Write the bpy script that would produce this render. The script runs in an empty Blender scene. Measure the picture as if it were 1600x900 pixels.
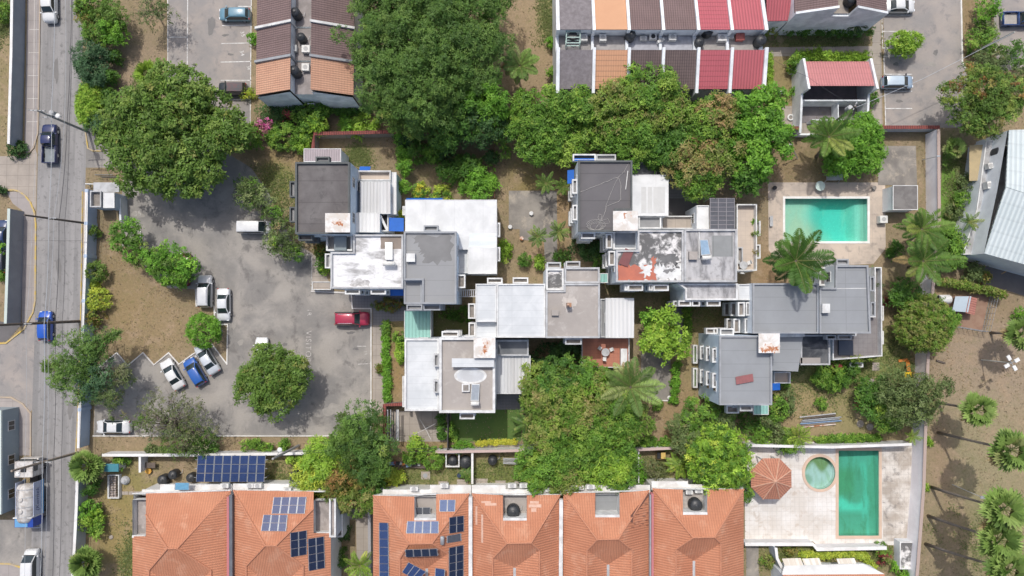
import bpy, bmesh, math, random
import numpy as np
from mathutils import Vector, Matrix
from mathutils.geometry import tessellate_polygon
R = math.radians
random.seed(7)
rng = np.random.default_rng(11)
S = bpy.context.scene
COL = S.collection
# ---------------------------------------------------------------- camera, sky, sun, exposure
H, SC = 92.0, 0.085
F = H / SC
TILT = math.atan(35 / F)
cam = bpy.data.objects.new("camera", bpy.data.cameras.new("camera"))
COL.objects.link(cam)
cam.location = (0, 0, H)
cam.rotation_euler = (TILT, 0, 0)
cam.data.sensor_width = 36
cam.data.lens = 36 * F / 1600
cam.data.clip_end = 3000
S.camera = cam
SUN_EL, SUN_AZ = R(62), R(-17)          # azimuth measured from +Y towards +X
w = bpy.data.worlds.new("World"); S.world = w; w.use_nodes = True
nt = w.node_tree
sky = nt.nodes.new("ShaderNodeTexSky"); sky.sky_type = 'NISHITA'; sky.sun_disc = False
sky.dust_density = 4.0; sky.air_density = 0.9; sky.sun_elevation = SUN_EL; sky.sun_rotation = SUN_AZ
nt.links.new(sky.outputs[0], nt.nodes["Background"].inputs[0])
nt.nodes["Background"].inputs[1].default_value = 0.15
sl = bpy.data.lights.new("sun", 'SUN'); sl.energy = 2.55; sl.angle = R(0.53); sl.color = (1, 0.965, 0.91)
so = bpy.data.objects.new("sun", sl); COL.objects.link(so)
sdir = Vector((math.sin(SUN_AZ) * math.cos(SUN_EL), math.cos(SUN_AZ) * math.cos(SUN_EL), math.sin(SUN_EL)))
so.rotation_euler = sdir.to_track_quat('Z', 'Y').to_euler()
S.view_settings.view_transform = 'Standard'; S.view_settings.look = 'None'
S.view_settings.exposure = -0.04; S.view_settings.gamma = 1
S.render.engine = 'CYCLES'
S.cycles.max_bounces = 6; S.cycles.transparent_max_bounces = 12
# ---------------------------------------------------------------- photograph pixel + height -> place in the world
CT, ST = math.cos(TILT), math.sin(TILT)
def ray(px, py):
    x, y = px - 800, 450 - py
    return Vector((x, y * CT + F * ST, y * ST - F * CT))
def P(px, py, z=0.0):
    d = ray(px, py); k = (z - H) / d.z
    return Vector((d.x * k, d.y * k, z))
def PP(px, py, pl):                      # on a plane (point, normal)
    d = ray(px, py); o = Vector((0, 0, H))
    return o + d * ((pl[0] - o).dot(pl[1]) / d.dot(pl[1]))
def plane(a, b, c, up=0.0):
    a, b, c = P(*a), P(*b), P(*c); n = (b - a).cross(c - a).normalized()
    if n.z < 0: n = -n
    return (a + n * up, n)
def px_m(z=0.0): return SC * (H - z) / H  # metres per photo pixel at height z
# ---------------------------------------------------------------- materials
def nodes(name):
    m = bpy.data.materials.new(name); m.use_nodes = True
    t = m.node_tree; return m, t, t.nodes["Principled BSDF"]
def N(t, kind, **kw):
    n = t.nodes.new(kind)
    for k, v in kw.items():
        if k in n.inputs.keys() if isinstance(k, str) else False: n.inputs[k].default_value = v
        else: setattr(n, k, v)
    return n
def L(t, a, b): t.links.new(a, b)
def c4(c): return (c[0], c[1], c[2], 1)
def mixc(t, fac, a, b, mode='MIX'):
    n = t.nodes.new("ShaderNodeMix"); n.data_type = 'RGBA'; n.blend_type = mode
    for s, v in ((n.inputs[0], fac), (n.inputs[6], a), (n.inputs[7], b)):
        if hasattr(v, 'is_linked') or isinstance(v, bpy.types.NodeSocket): L(t, v, s)
        elif isinstance(v, (int, float)): s.default_value = v
        else: s.default_value = c4(v)
    return n.outputs[2]
def ramp(t, v, a, b):
    n = t.nodes.new("ShaderNodeMapRange"); n.interpolation_type = 'SMOOTHSTEP'
    L(t, v, n.inputs[0]); n.inputs[1].default_value = a; n.inputs[2].default_value = b
    return n.outputs[0]
def noise(t, co, scale, detail=4, rough=0.6, dist=0.0):
    n = t.nodes.new("ShaderNodeTexNoise"); L(t, co, n.inputs['Vector'])
    n.inputs['Scale'].default_value = scale; n.inputs['Detail'].default_value = detail
    n.inputs['Roughness'].default_value = rough; n.inputs['Distortion'].default_value = dist
    return n.outputs['Fac']
def mul(t, a, b, op='MULTIPLY'):
    n = t.nodes.new("ShaderNodeMath"); n.operation = op
    for s, v in ((n.inputs[0], a), (n.inputs[1], b)):
        if isinstance(v, (int, float)): s.default_value = v
        else: L(t, v, s)
    return n.outputs[0]
def mapping(t, co, scale=(1, 1, 1), rot=0.0):
    n = t.nodes.new("ShaderNodeMapping"); L(t, co, n.inputs[0])
    n.inputs['Scale'].default_value = scale; n.inputs['Rotation'].default_value = (0, 0, rot)
    return n.outputs[0]
def bump(t, b, h, st=0.5, d=0.05):
    n = t.nodes.new("ShaderNodeBump"); n.inputs['Strength'].default_value = st; n.inputs['Distance'].default_value = d
    L(t, h, n.inputs['Height']); L(t, n.outputs[0], b.inputs['Normal'])
MC = {}
def flat(name, c, rough=0.7, metal=0.0, var=0.12, coat=0.0, scale=3.0):
    if name in MC: return MC[name]
    m, t, b = nodes(name)
    co = N(t, "ShaderNodeTexCoord").outputs['Object']
    f = noise(t, co, scale, 5)
    d = tuple(x * (1 - var) for x in c); e = tuple(min(1, x * (1 + var)) for x in c)
    L(t, mixc(t, ramp(t, f, .25, .75), d, e), b.inputs['Base Color'])
    b.inputs['Roughness'].default_value = rough; b.inputs['Metallic'].default_value = metal
    b.inputs['Coat Weight'].default_value = coat
    MC[name] = m; return m
def worn(name, c, stain=None, amt=0.5, scale=0.5, sharp=0.12, fine=0.18, rough=0.85, lines=None, stain2=None, streak=None, at=0.5, seams=None):
    """weathered surface: base colour, blotched stains of a second (and third) colour, fine grain, optional ribs and seams in uv metres"""
    if name in MC: return MC[name]
    m, t, b = nodes(name)
    tc = N(t, "ShaderNodeTexCoord"); co = tc.outputs['Object']; uv = tc.outputs['UV']
    col = c
    if stain is not None:
        sc = co if streak is None else mapping(t, uv, streak)
        f = noise(t, sc, scale, 7, 0.62, 0.3)
        col = mixc(t, mul(t, ramp(t, f, at - sharp, at + sharp), amt), col, stain)
    if stain2 is not None:
        f = noise(t, mapping(t, co, (1, 1, 1), 1.1), scale * 2.3, 8, 0.7, 0.4)
        col = mixc(t, mul(t, ramp(t, f, .52, .66), amt * 0.8), col, stain2)
    g = noise(t, co, 4.5, 6, 0.75)
    g2 = noise(t, co, 0.35, 3, 0.5)
    gg = mul(t, mul(t, g, fine, 'MULTIPLY'), mul(t, g2, fine, 'MULTIPLY'), 'ADD')
    v = t.nodes.new("ShaderNodeHueSaturation"); v.inputs['Fac'].default_value = 1
    L(t, mul(t, gg, 1 - fine, 'ADD'), v.inputs['Value'])
    if isinstance(col, tuple): v.inputs['Color'].default_value = c4(col)
    else: L(t, col, v.inputs['Color'])
    out = v.outputs[0]
    if seams is not None:
        br = t.nodes.new("ShaderNodeTexBrick"); L(t, uv, br.inputs['Vector'])
        br.offset = seams[4] if len(seams) > 4 else 0.0
        br.inputs['Scale'].default_value = 1; br.inputs['Brick Width'].default_value = seams[0]; br.inputs['Row Height'].default_value = seams[1]
        br.inputs['Mortar Size'].default_value = seams[2]; br.inputs['Mortar Smooth'].default_value = 0.3
        out = mixc(t, mul(t, br.outputs['Fac'], seams[3]), out, tuple(x * 0.35 for x in c))
    if lines is not None:
        pitch, depth, course, cdepth = lines
        sx = t.nodes.new("ShaderNodeSeparateXYZ"); L(t, uv, sx.inputs[0])
        s1 = mul(t, mul(t, mul(t, sx.outputs[0], 2 * math.pi / pitch), 0, 'SINE'), 0.5)
        h = mul(t, s1, 0.5, 'ADD')
        k = mul(t, mul(t, ramp(t, h, 0.0, 0.5), depth), 1 - depth, 'ADD')
        if cdepth:
            fr = mul(t, mul(t, sx.outputs[1], 1 / course), 0, 'FRACT')
            k = mul(t, k, mul(t, mul(t, ramp(t, fr, 0.0, 0.22), cdepth), 1 - cdepth, 'ADD'))
        v2 = t.nodes.new("ShaderNodeHueSaturation"); L(t, k, v2.inputs['Value']); L(t, out, v2.inputs['Color']); out = v2.outputs[0]
        bump(t, b, h, 0.6, pitch * 0.18)
    L(t, out, b.inputs['Base Color'])
    b.inputs['Roughness'].default_value = rough
    MC[name] = m; return m
def glass(name, c=(0.02, 0.03, 0.035), rough=0.06):
    if name in MC: return MC[name]
    m, t, b = nodes(name)
    b.inputs['Base Color'].default_value = c4(c); b.inputs['Roughness'].default_value = rough
    b.inputs['Specular IOR Level'].default_value = 0.8
    MC[name] = m; return m
def paint(name, c, metal=0.0):
    if name in MC: return MC[name]
    m, t, b = nodes(name)
    co = N(t, "ShaderNodeTexCoord").outputs['Object']
    f = noise(t, co, 2.0, 6)
    L(t, mixc(t, ramp(t, f, .3, .75), c, tuple(x * 0.86 + 0.012 for x in c)), b.inputs['Base Color'])
    b.inputs['Roughness'].default_value = 0.32; b.inputs['Metallic'].default_value = metal
    b.inputs['Coat Weight'].default_value = 0.6; b.inputs['Coat Roughness'].default_value = 0.08
    MC[name] = m; return m
def leafmat(name, transl=0.28, rough=0.55):
    if name in MC: return MC[name]
    m, t, b = nodes(name)
    a = t.nodes.new("ShaderNodeVertexColor"); a.layer_name = "Col"
    L(t, a.outputs[0], b.inputs['Base Color']); b.inputs['Roughness'].default_value = rough
    b.inputs['Specular IOR Level'].default_value = 0.35
    tr = t.nodes.new("ShaderNodeBsdfTranslucent"); L(t, a.outputs[0], tr.inputs[0])
    mx = t.nodes.new("ShaderNodeMixShader"); mx.inputs[0].default_value = transl
    L(t, b.outputs[0], mx.inputs[1]); L(t, tr.outputs[0], mx.inputs[2])
    L(t, mx.outputs[0], t.nodes["Material Output"].inputs[0])
    MC[name] = m; return m
# ---------------------------------------------------------------- objects
ORG = {}
def tag(o, label=None, cat=None, group=None, kind=None):
    if label: o['label'] = label
    if cat: o['category'] = cat
    if group: o['group'] = group
    if kind: o['kind'] = kind
    return o
def thing(name, label, cat, loc, group=None):
    o = bpy.data.objects.new(name, None); COL.objects.link(o)
    o.empty_display_size = 0.3
    o.location = loc; ORG[o.name] = Vector(loc)
    return tag(o, label, cat, group)
def link(name, me, parent=None, loc=None):
    o = bpy.data.objects.new(name, me); COL.objects.link(o)
    if parent is not None:
        o.parent = parent; ORG[o.name] = ORG[parent.name]
    else:
        o.location = loc if loc is not None else (0, 0, 0); ORG[o.name] = Vector(o.location)
    return o
def copy_tree(o, parent=None):
    c = o.copy(); COL.objects.link(c)
    if parent is not None: c.parent = parent
    ORG[c.name] = ORG[o.name]
    for ch in list(o.children): copy_tree(ch, c)
    return c
class MB:
    def __init__(s): s.v = []; s.f = []; s.m = []
    def poly(s, pts, mi=0):
        i = len(s.v); s.v += [Vector(p) for p in pts]; s.f.append(list(range(i, i + len(pts)))); s.m.append(mi); return s
    def prism(s, pts, z0, z1, mi=0, top=None, bottom=False):
        """pts: world points (xy used), sides + top"""
        ar = sum(pts[i].x * pts[(i + 1) % len(pts)].y - pts[(i + 1) % len(pts)].x * pts[i].y for i in range(len(pts)))
        if ar < 0: pts = pts[::-1]
        n = len(pts)
        for i in range(n):
            a, b = pts[i], pts[(i + 1) % n]
            s.poly([(a.x, a.y, z0), (b.x, b.y, z0), (b.x, b.y, z1), (a.x, a.y, z1)], mi)
        if top is not None: s.poly([(p.x, p.y, z1) for p in pts], top)
        if bottom: s.poly([(p.x, p.y, z0) for p in pts[::-1]], mi)
        return s
    def box(s, c, size, rz=0.0, mi=0, M=None):
        x, y, z = size[0] / 2, size[1] / 2, size[2] / 2
        Mx = M if M is not None else Matrix.Translation(Vector(c)) @ Matrix.Rotation(rz, 4, 'Z')
        q = [Mx @ Vector(p) for p in ((-x, -y, -z), (x, -y, -z), (x, y, -z), (-x, y, -z), (-x, -y, z), (x, -y, z), (x, y, z), (-x, y, z))]
        for f in ((0, 3, 2, 1), (4, 5, 6, 7), (0, 1, 5, 4), (1, 2, 6, 5), (2, 3, 7, 6), (3, 0, 4, 7)): s.poly([q[k] for k in f], mi)
        return s
    def bar(s, a, b, wd, ht, mi=0):      # box from a to b (centre line)
        a, b = Vector(a), Vector(b); d = b - a
        q = d.to_track_quat('X', 'Z')
        return s.box(None, (d.length, wd, ht), mi=mi, M=Matrix.Translation((a + b) / 2) @ q.to_matrix().to_4x4())
    def tube(s, pts, r, n=6, mi=0, cap=True):
        pts = [Vector(p) for p in pts]; k = len(pts)
        rs = r if isinstance(r, (list, tuple)) else [r] * k
        rings = []
        for i, p in enumerate(pts):
            d = (pts[min(i + 1, k - 1)] - pts[max(i - 1, 0)]).normalized()
            q = d.to_track_quat('Z', 'Y')
            i0 = len(s.v)
            for j in range(n):
                a = 2 * math.pi * j / n
                s.v.append(p + q @ Vector((math.cos(a) * rs[i], math.sin(a) * rs[i], 0)))
            rings.append(i0)
        for i in range(k - 1):
            for j in range(n):
                s.f.append([rings[i] + j, rings[i] + (j + 1) % n, rings[i + 1] + (j + 1) % n, rings[i + 1] + j]); s.m.append(mi)
        if cap:
            s.f.append([rings[0] + j for j in range(n)][::-1]); s.m.append(mi)
            s.f.append([rings[-1] + j for j in range(n)]); s.m.append(mi)
        return s
    def lathe(s, c, prof, n=20, mi=0, M=None):
        c = Vector(c); i0 = len(s.v)
        for r, z in prof:
            for j in range(n):
                a = 2 * math.pi * j / n
                p = Vector((r * math.cos(a), r * math.sin(a), z))
                s.v.append((M @ p if M is not None else p) + c)
        for i in range(len(prof) - 1):
            for j in range(n):
                s.f.append([i0 + i * n + j, i0 + i * n + (j + 1) % n, i0 + (i + 1) * n + (j + 1) % n, i0 + (i + 1) * n + j]); s.m.append(mi)
        s.f.append([i0 + (len(prof) - 1) * n + j for j in range(n)]); s.m.append(mi)
        return s
    def sheet(s, pts, hole=None, mi=0):
        """flat polygon, any outline, with optional holes"""
        rings = [[Vector(p) for p in pts]] + [[Vector(p) for p in h] for h in (hole or [])]
        allp = [p for r in rings for p in r]
        i0 = len(s.v); s.v += allp
        for tri in tessellate_polygon(rings):
            a, b, c = [allp[k] for k in tri]
            if (b - a).cross(c - a).z < 0: tri = tri[::-1]
            s.f.append([i0 + k for k in tri]); s.m.append(mi)
        return s
    def build(s, name, mats, parent=None, loc=None, smooth=False, merge=False):
        if not isinstance(mats, (list, tuple)): mats = [mats]
        org = ORG[parent.name] if parent is not None else (Vector(loc) if loc is not None else Vector((0, 0, 0)))
        me = bpy.data.meshes.new(name)
        me.from_pydata([tuple(p - org) for p in s.v], [], s.f)
        for m in mats: me.materials.append(m)
        me.polygons.foreach_set("material_index", s.m)
        uvl = me.uv_layers.new(name="UVMap")
        for p in me.polygons:              # metres: u level, v up the slope
            n = p.normal
            if abs(n.z) > 0.995: u, v = Vector((1, 0, 0)), Vector((0, 1, 0))
            else:
                u = Vector((0, 0, 1)).cross(n).normalized(); v = n.cross(u)
            for li in p.loop_indices:
                q = me.vertices[me.loops[li].vertex_index].co + org
                uvl.data[li].uv = (q.dot(u), q.dot(v))
        if merge:
            bm = bmesh.new(); bm.from_mesh(me); bmesh.ops.remove_doubles(bm, verts=bm.verts, dist=0.002)
            bmesh.ops.recalc_face_normals(bm, faces=bm.faces); bm.to_mesh(me); bm.free()
        if smooth: me.polygons.foreach_set("use_smooth", [True] * len(me.polygons))
        return link(name, me, parent, loc)
def structure(name, mb, mat, z=None, smooth=False):
    o = mb.build(name, mat, smooth=smooth); o['kind'] = 'structure'; return o
def offset(pts, d):
    """inset a ccw/cw polygon by d (world points, xy)"""
    n = len(pts)
    ar = sum(pts[i].x * pts[(i + 1) % n].y - pts[(i + 1) % n].x * pts[i].y for i in range(n))
    if ar < 0: pts = pts[::-1]
    out = []
    for i in range(n):
        a, b, c = pts[i - 1], pts[i], pts[(i + 1) % n]
        d1 = (b - a).xy.normalized(); d2 = (c - b).xy.normalized()
        n1 = Vector((-d1.y, d1.x)); n2 = Vector((-d2.y, d2.x))
        k = 1 + n1.dot(n2)
        o = (n1 + n2) * (d / max(k, 0.2))
        out.append(Vector((b.x + o.x, b.y + o.y, b.z)))
    return pts, out
def rect(x0, y0, x1, y1, z): return [P(x0, y0, z), P(x1, y0, z), P(x1, y1, z), P(x0, y1, z)]
def rim(mb, pts, wd, z0, z1, mi=0):
    """ring of upstand along a polygon, outer edge on pts"""
    o, i = offset(pts, wd); n = len(o)
    for k in range(n):
        a, b, c, d = o[k], o[(k + 1) % n], i[(k + 1) % n], i[k]
        mb.poly([(a.x, a.y, z1), (b.x, b.y, z1), (c.x, c.y, z1), (d.x, d.y, z1)], mi)
        mb.poly([(a.x, a.y, z0), (b.x, b.y, z0), (b.x, b.y, z1), (a.x, a.y, z1)], mi)
        mb.poly([(c.x, c.y, z0), (d.x, d.y, z0), (d.x, d.y, z1), (c.x, c.y, z1)], mi)
    return i
# ================================================================ THE GROUND AND WHAT IS LAID ON IT
DRY = (0.27, 0.215, 0.135)
BLOBS = [  # px, py, rx, ry, colour, strength : patches where the grass really is greener, barer or paler
 (430,290,34,38,(.17,.20,.05),.85),(560,245,20,15,(.17,.21,.05),.6),(460,240,70,20,(.30,.20,.09),.5),(230,510,70,60,(.30,.215,.11),.5),(190,450,40,60,(.27,.20,.10),.5),
 (215,150,60,90,(.315,.24,.175),.8),(235,125,20,20,(.20,.22,.08),.5),(820,60,60,110,(.34,.255,.16),.8),(855,25,14,40,(.17,.22,.06),.6),(715,240,90,30,(.25,.185,.12),.8),(690,255,60,50,(.20,.17,.09),.6),
 (1000,430,60,30,(.15,.14,.055),.8),(1080,490,60,30,(.17,.17,.06),.8),(1090,560,30,60,(.27,.225,.11),.7),(1060,655,40,60,(.34,.24,.13),.6),
 (1290,600,70,40,(.245,.25,.10),.85),(1320,575,60,26,(.17,.225,.065),.9),(1230,570,20,30,(.2,.22,.08),.6),(1260,640,60,40,(.34,.26,.14),.8),(1350,640,60,50,(.27,.245,.11),.8),(1400,560,30,50,(.19,.235,.075),.85),(1400,480,22,60,(.22,.19,.09),.6),
 (1200,460,30,70,(.30,.19,.10),.6),(1300,250,90,30,(.22,.18,.09),.6),(1450,250,20,60,(.24,.20,.12),.7),(1550,560,90,110,(.335,.262,.19),.9),(1530,740,90,110,(.30,.262,.155),.85),(1470,720,20,60,(.33,.225,.15),.6),(1540,840,70,60,(.22,.215,.10),.7),
 (1490,830,26,60,(.33,.225,.145),.5),(640,745,90,14,(.16,.20,.055),.75),(780,740,60,24,(.16,.205,.05),.8),(1010,740,60,22,(.14,.19,.05),.8),(460,740,60,22,(.23,.215,.08),.8),
 (210,760,40,40,(.24,.215,.08),.8),(185,830,40,70,(.28,.22,.09),.8),(205,880,16,40,(.19,.20,.055),.7),(585,800,30,70,(.26,.215,.12),.7),(660,700,60,20,(.27,.20,.10),.7),
 (360,692,200,12,(.30,.225,.14),.6),(860,300,50,110,(.32,.215,.115),.7),(820,290,30,50,(.23,.19,.075),.7),(620,560,12,70,(.31,.205,.095),.8),(620,520,20,26,(.21,.19,.075),.7),
 (1235,130,50,60,(.26,.215,.10),.8),(1290,66,80,12,(.11,.14,.04),.9),(1515,40,10,70,(.28,.20,.11),.8),(1490,290,16,70,(.11,.21,.03),.95),(1500,350,40,80,(.28,.24,.19),.6),(1510,470,90,40,(.27,.20,.12),.6),
 (10,100,20,140,(.28,.235,.12),.7),(4,20,8,40,(.12,.19,.04),.8),(560,180,70,20,(.22,.18,.12),.8),(1240,870,60,25,(.18,.20,.06),.8),(1370,860,30,30,(.20,.20,.07),.8),(1225,255,30,50,(.27,.195,.11),.6),
]
def ground_material():
    m, t, b = nodes("ground_soil_and_dry_grass")
    a = t.nodes.new("ShaderNodeVertexColor"); a.layer_name = "Col"
    pos = N(t, "ShaderNodeNewGeometry").outputs['Position']
    f1 = noise(t, pos, 0.45, 6, 0.65, 0.4); f2 = noise(t, pos, 3.2, 7, 0.85); f3 = noise(t, pos, 1.1, 7, 0.75)
    bare = mixc(t, mul(t, ramp(t, f1, .48, .68), .65), a.outputs[0], (0.37, 0.275, 0.185))
    grn = mixc(t, mul(t, ramp(t, f3, .5, .7), .42), bare, (0.15, 0.165, 0.055))
    v = t.nodes.new("ShaderNodeHueSaturation"); L(t, grn, v.inputs['Color'])
    L(t, mul(t, mul(t, f2, 1.15), .42, 'ADD'), v.inputs['Value'])
    L(t, v.outputs[0], b.inputs['Base Color']); b.inputs['Roughness'].default_value = 0.95
    b.inputs['Specular IOR Level'].default_value = 0.1
    bump(t, b, f2, 0.7, 0.12)
    return m
POOL_A = (1226.5, 310.5, 1355, 377); POOL_B = (1310, 704, 1373, 837); POOL_C = (1281, 739, 23.5)
def span(box):
    a, b = P(box[0], box[3]), P(box[2], box[1]); return a.x, a.y, b.x, b.y
HOLES = [span(POOL_A), span(POOL_B), span((1255, 712, 1307, 766))]
def ground():
    xs = list(np.arange(-84, 84.01, 1.0)); ys = list(np.arange(-56, 56.01, 1.0))
    for h in HOLES: xs += [h[0], h[2]]; ys += [h[1], h[3]]
    xs = sorted(xs + [-900, -400, -200, -120, 120, 200, 400, 900]); ys = sorted(ys + [-900, -400, -200, -100, 100, 200, 400, 900])
    xs, ys = np.array(xs), np.array(ys)
    X, Y = np.meshgrid(xs, ys); nx, ny = len(xs), len(ys)
    V = np.stack([X.ravel(), Y.ravel(), np.zeros(X.size)], 1)
    C = np.tile(np.array(DRY), (len(V), 1))
    for px, py, rx, ry, c, s in BLOBS:
        p = P(px, py); k = px_m()
        d = ((V[:, 0] - p.x) / (rx * k)) ** 2 + ((V[:, 1] - p.y) / (ry * k)) ** 2
        wt = (s * np.exp(-d ** 2 * 0.7))[:, None]
        C = C * (1 - wt) + np.array(c) * wt
    fs = []
    for j in range(ny - 1):
        for i in range(nx - 1):
            cx, cy = (xs[i] + xs[i + 1]) / 2, (ys[j] + ys[j + 1]) / 2
            if any(h[0] < cx < h[2] and h[1] < cy < h[3] for h in HOLES): continue
            k = j * nx + i; fs.append((k, k + 1, k + nx + 1, k + nx))
    me = bpy.data.meshes.new("ground"); me.from_pydata(V.tolist(), [], fs)
    at = me.color_attributes.new("Col", 'FLOAT_COLOR', 'POINT')
    at.data.foreach_set("color", np.concatenate([C, np.ones((len(C), 1))], 1).astype(np.float32).ravel())
    me.materials.append(ground_material())
    o = link("ground", me); o['kind'] = 'structure'
ground()
asph_road = worn("asphalt_road", (.222,.217,.214), (.305,.296,.29), .9, .7, .12, .24, .9, streak=(1.5,.05,1), stain2=(.15,.146,.144))
asph_lot = worn("asphalt_lot", (.222,.212,.20), (.34,.316,.285), .9, .2, .12, .34, .92, stain2=(.14,.132,.125))
asph_old = worn("asphalt_court", (.27,.255,.245), (.37,.325,.29), .8, .3, .16, .2, .92, stain2=(.21,.20,.20))
asph_dark = worn("asphalt_dark", (.12,.115,.115), (.17,.16,.16), .6, .4, .2, .2, .9)
conc = worn("concrete_path", (.40,.35,.30), (.28,.25,.22), .7, .5, .2, .16, .9, seams=(1.5, 1.5, .03, .5))
conc_pave = worn("concrete_pavement", (.36,.325,.31), (.27,.25,.24), .6, .6, .2, .15, .9, seams=(2.2, 3.0, .04, .35))
conc_pad = worn("concrete_pad", (.31,.285,.25), (.15,.14,.13), .85, .28, .16, .2, .92, stain2=(.42,.37,.30))
paving = worn("paving_grey", (.20,.20,.21), (.26,.25,.25), .6, .5, .2, .15, .9, seams=(.4, .4, .02, .4))
deck_a = worn("pool_deck_pink", (.56,.47,.385), (.36,.31,.27), .7, .35, .14, .13, .9, seams=(3.2, 3.2, .03, .25), stain2=(.27,.24,.215))
deck_b = worn("pool_deck_white", (.72,.70,.67), (.52,.47,.41), .65, .3, .14, .14, .88, seams=(.6, .6, .03, .22), stain2=(.45,.36,.28))
lawn = worn("green_lawn", (.085,.155,.035), (.12,.18,.045), .6, 1.2, .2, .3, .95)
lawn_sh = worn("rough_grass", (.10,.125,.04), (.17,.145,.07), .7, .9, .2, .3, .95, stain2=(.07,.11,.03))
white_line = worn("road_paint_white", (.72,.72,.70), (.38,.36,.34), .7, 1.5, .1, .12, .8)
white_faded = worn("road_paint_faded", (.52,.50,.47), (.29,.27,.255), .95, 2.4, .12, .2, .9)
yellow_kerb = worn("kerb_yellow_worn", (.56,.40,.10), (.42,.36,.29), .85, 1.2, .12, .15, .9)
kerb_white = worn("kerb_white", (.74,.73,.70), (.50,.46,.42), .6, .9, .15, .1, .85)
kerb_conc = worn("kerb_concrete", (.45,.36,.26), (.34,.30,.26), .7, .8, .15, .15, .9)
orange_line = worn("road_paint_orange", (.50,.30,.10), (.25,.2,.15), .6, 1.5)
PAVED = []
def sheet(name, pts, mat, z, holes=None):
    if 'lawn' not in name: PAVED.append(np.array([P(x, y, 0).xy for x, y in pts]))
    return structure(name, MB().sheet([P(x, y, z) for x, y in pts], holes), mat)
def strip(mb, pts, wd, z, closed=False):      # flat painted line along pixels
    q = [P(x, y, z) for x, y in pts]
    for a, b in zip(q, q[1:]):
        d = (b - a).normalized(); n = Vector((-d.y, d.x, 0)) * wd / 2; e = d * wd * 0.2
        mb.poly([a - n - e, b - n + e, b + n + e, a + n - e]); z += 0.0
def blot(name, px, py, rx, ry, mat, z, n=26, jag=.35):
    """an uneven spill or repair on the tarmac"""
    ph = [random.uniform(0, 6.28) for _ in range(3)]
    f = lambda a: 1 + jag * (.5 * math.sin(2 * a + ph[0]) + .3 * math.sin(3 * a + ph[1]) + .3 * math.sin(5 * a + ph[2])) + random.uniform(-.06, .06)
    return structure(name, MB().sheet([P(px + rx * f(a) * math.cos(a), py + ry * f(a) * math.sin(a), z) for a in np.linspace(0, 2 * math.pi, n, endpoint=False)]), mat)
def kerb(name, pts, mat, wd=.16, h=.12):
    q = [P(x, y, 0) for x, y in pts]; mb = MB()
    for i, (a, b) in enumerate(zip(q, q[1:])):
        d = (b - a).normalized(); e = d * wd * .45
        hh = h + .003 * (i % 2)
        mb.box(((a + b) / 2).xy.to_3d() + Vector((0, 0, hh / 2 + .003)), ((b - a).length + wd * .9, wd, hh), math.atan2(d.y, d.x))
    return structure(name, mb, mat)
sheet("road", [(64,-60),(62,100),(60,210),(57,330),(55,450),(52,540),(50,640),(48,900),(46,980),(106,980),(112,900),(116,840),(120,750),(125,650),(129,480),(132,340),(134,262),(134,200),(131,180),(126,140),(130,60),(132,-60)], asph_road, .012)
sheet("pavement", [(44,-60),(64,-60),(60,210),(52,232),(42,246),(38,230)], conc_pave, .02)
sheet("pavement", [(10,300),(30,299),(46,312),(54,330),(56,352),(55,470),(50,490),(36,512),(34,500),(36,330),(20,318)], conc_pave, .02)
sheet("pavement", [(-20,622),(18,622),(36,632),(48,646),(48,712),(30,712),(28,640),(-20,640)], conc_pave, .02)
sheet("pavement", [(-20,880),(16,881),(32,886),(32,960),(-20,960)], conc_pave, .02)
sheet("pavement", [(130,300),(136,300),(131,480),(126,640),(124,705),(119,705),(125,640),(129,480)], kerb_conc, .02)
sheet("driveway", [(-30,244),(44,244),(54,232),(58,240),(56,330),(46,312),(30,298),(-30,298)], conc, .016)
sheet("driveway", [(-30,538),(10,536),(38,516),(55,484),(53,560),(50,640),(46,645),(20,622),(-30,620)], asph_old, .016)
sheet("driveway", [(-30,812),(50,812),(48,900),(46,960),(32,960),(32,886),(16,881),(-30,880)], asph_lot, .016)
LOT = [(131,180),(140,200),(196,180),(300,205),(392,262),(420,300),(442,345),(466,398),(487,398),(487,453),(549,456),(551,482),(580,482),(580,681),(146,681),(150,578),(183,551),(200,571),(224,551),(241,570),(264,551),(280,569),(302,553),(331,537),(355,569),(356,507),(336,507),(335,478),(307,478),(306,452),(262,450),(240,425),(222,412),(220,385),(190,385),(189,335),(193,262),(134,262)]
sheet("parking_lot", LOT, asph_lot, .008)
sheet("path", [(466,399),(470,385),(492,398),(522,455),(488,453),(487,399)], conc, .014)
sheet("path", [(551,455),(634,464),(634,501),(600,503),(600,640),(582,640),(582,482),(551,482)], paving, .014)
sheet("path", [(582,508),(600,508),(600,645),(582,645)], conc, .018)
sheet("parking_court", [(262,-60),(392,-60),(391,194),(330,194),(262,150)], asph_old, .01)
sheet("parking_court", [(1378,-60),(1500,-60),(1504,100),(1508,108),(1524,112),(1530,150),(1500,200),(1384,198)], asph_old, .01)
sheet("road", [(1556,-60),(1640,-60),(1640,112),(1588,108),(1560,112),(1552,60)], asph_old, .012)
sheet("path", [(1363,30),(1376,20),(1379,196),(1362,196)], conc, .012)
sheet("path", [(1198,74),(1365,72),(1365,88),(1198,88)], conc, .014)
sheet("path", [(1198,168),(1245,165),(1245,200),(1198,190)], conc, .012)
sheet("driveway", [(1545,402),(1640,420),(1640,475),(1530,440)], asph_dark, .012)
sheet("pool_deck", [(1200,285),(1383,285),(1384,388),(1365,412),(1290,416),(1212,404),(1201,391)], deck_a, .02, [[P(POOL_A[0],POOL_A[1],.02),P(POOL_A[2],POOL_A[1],.02),P(POOL_A[2],POOL_A[3],.02),P(POOL_A[0],POOL_A[3],.02)]])
cc = P(POOL_C[0], POOL_C[1], .02); cr = POOL_C[2] * SC
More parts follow.
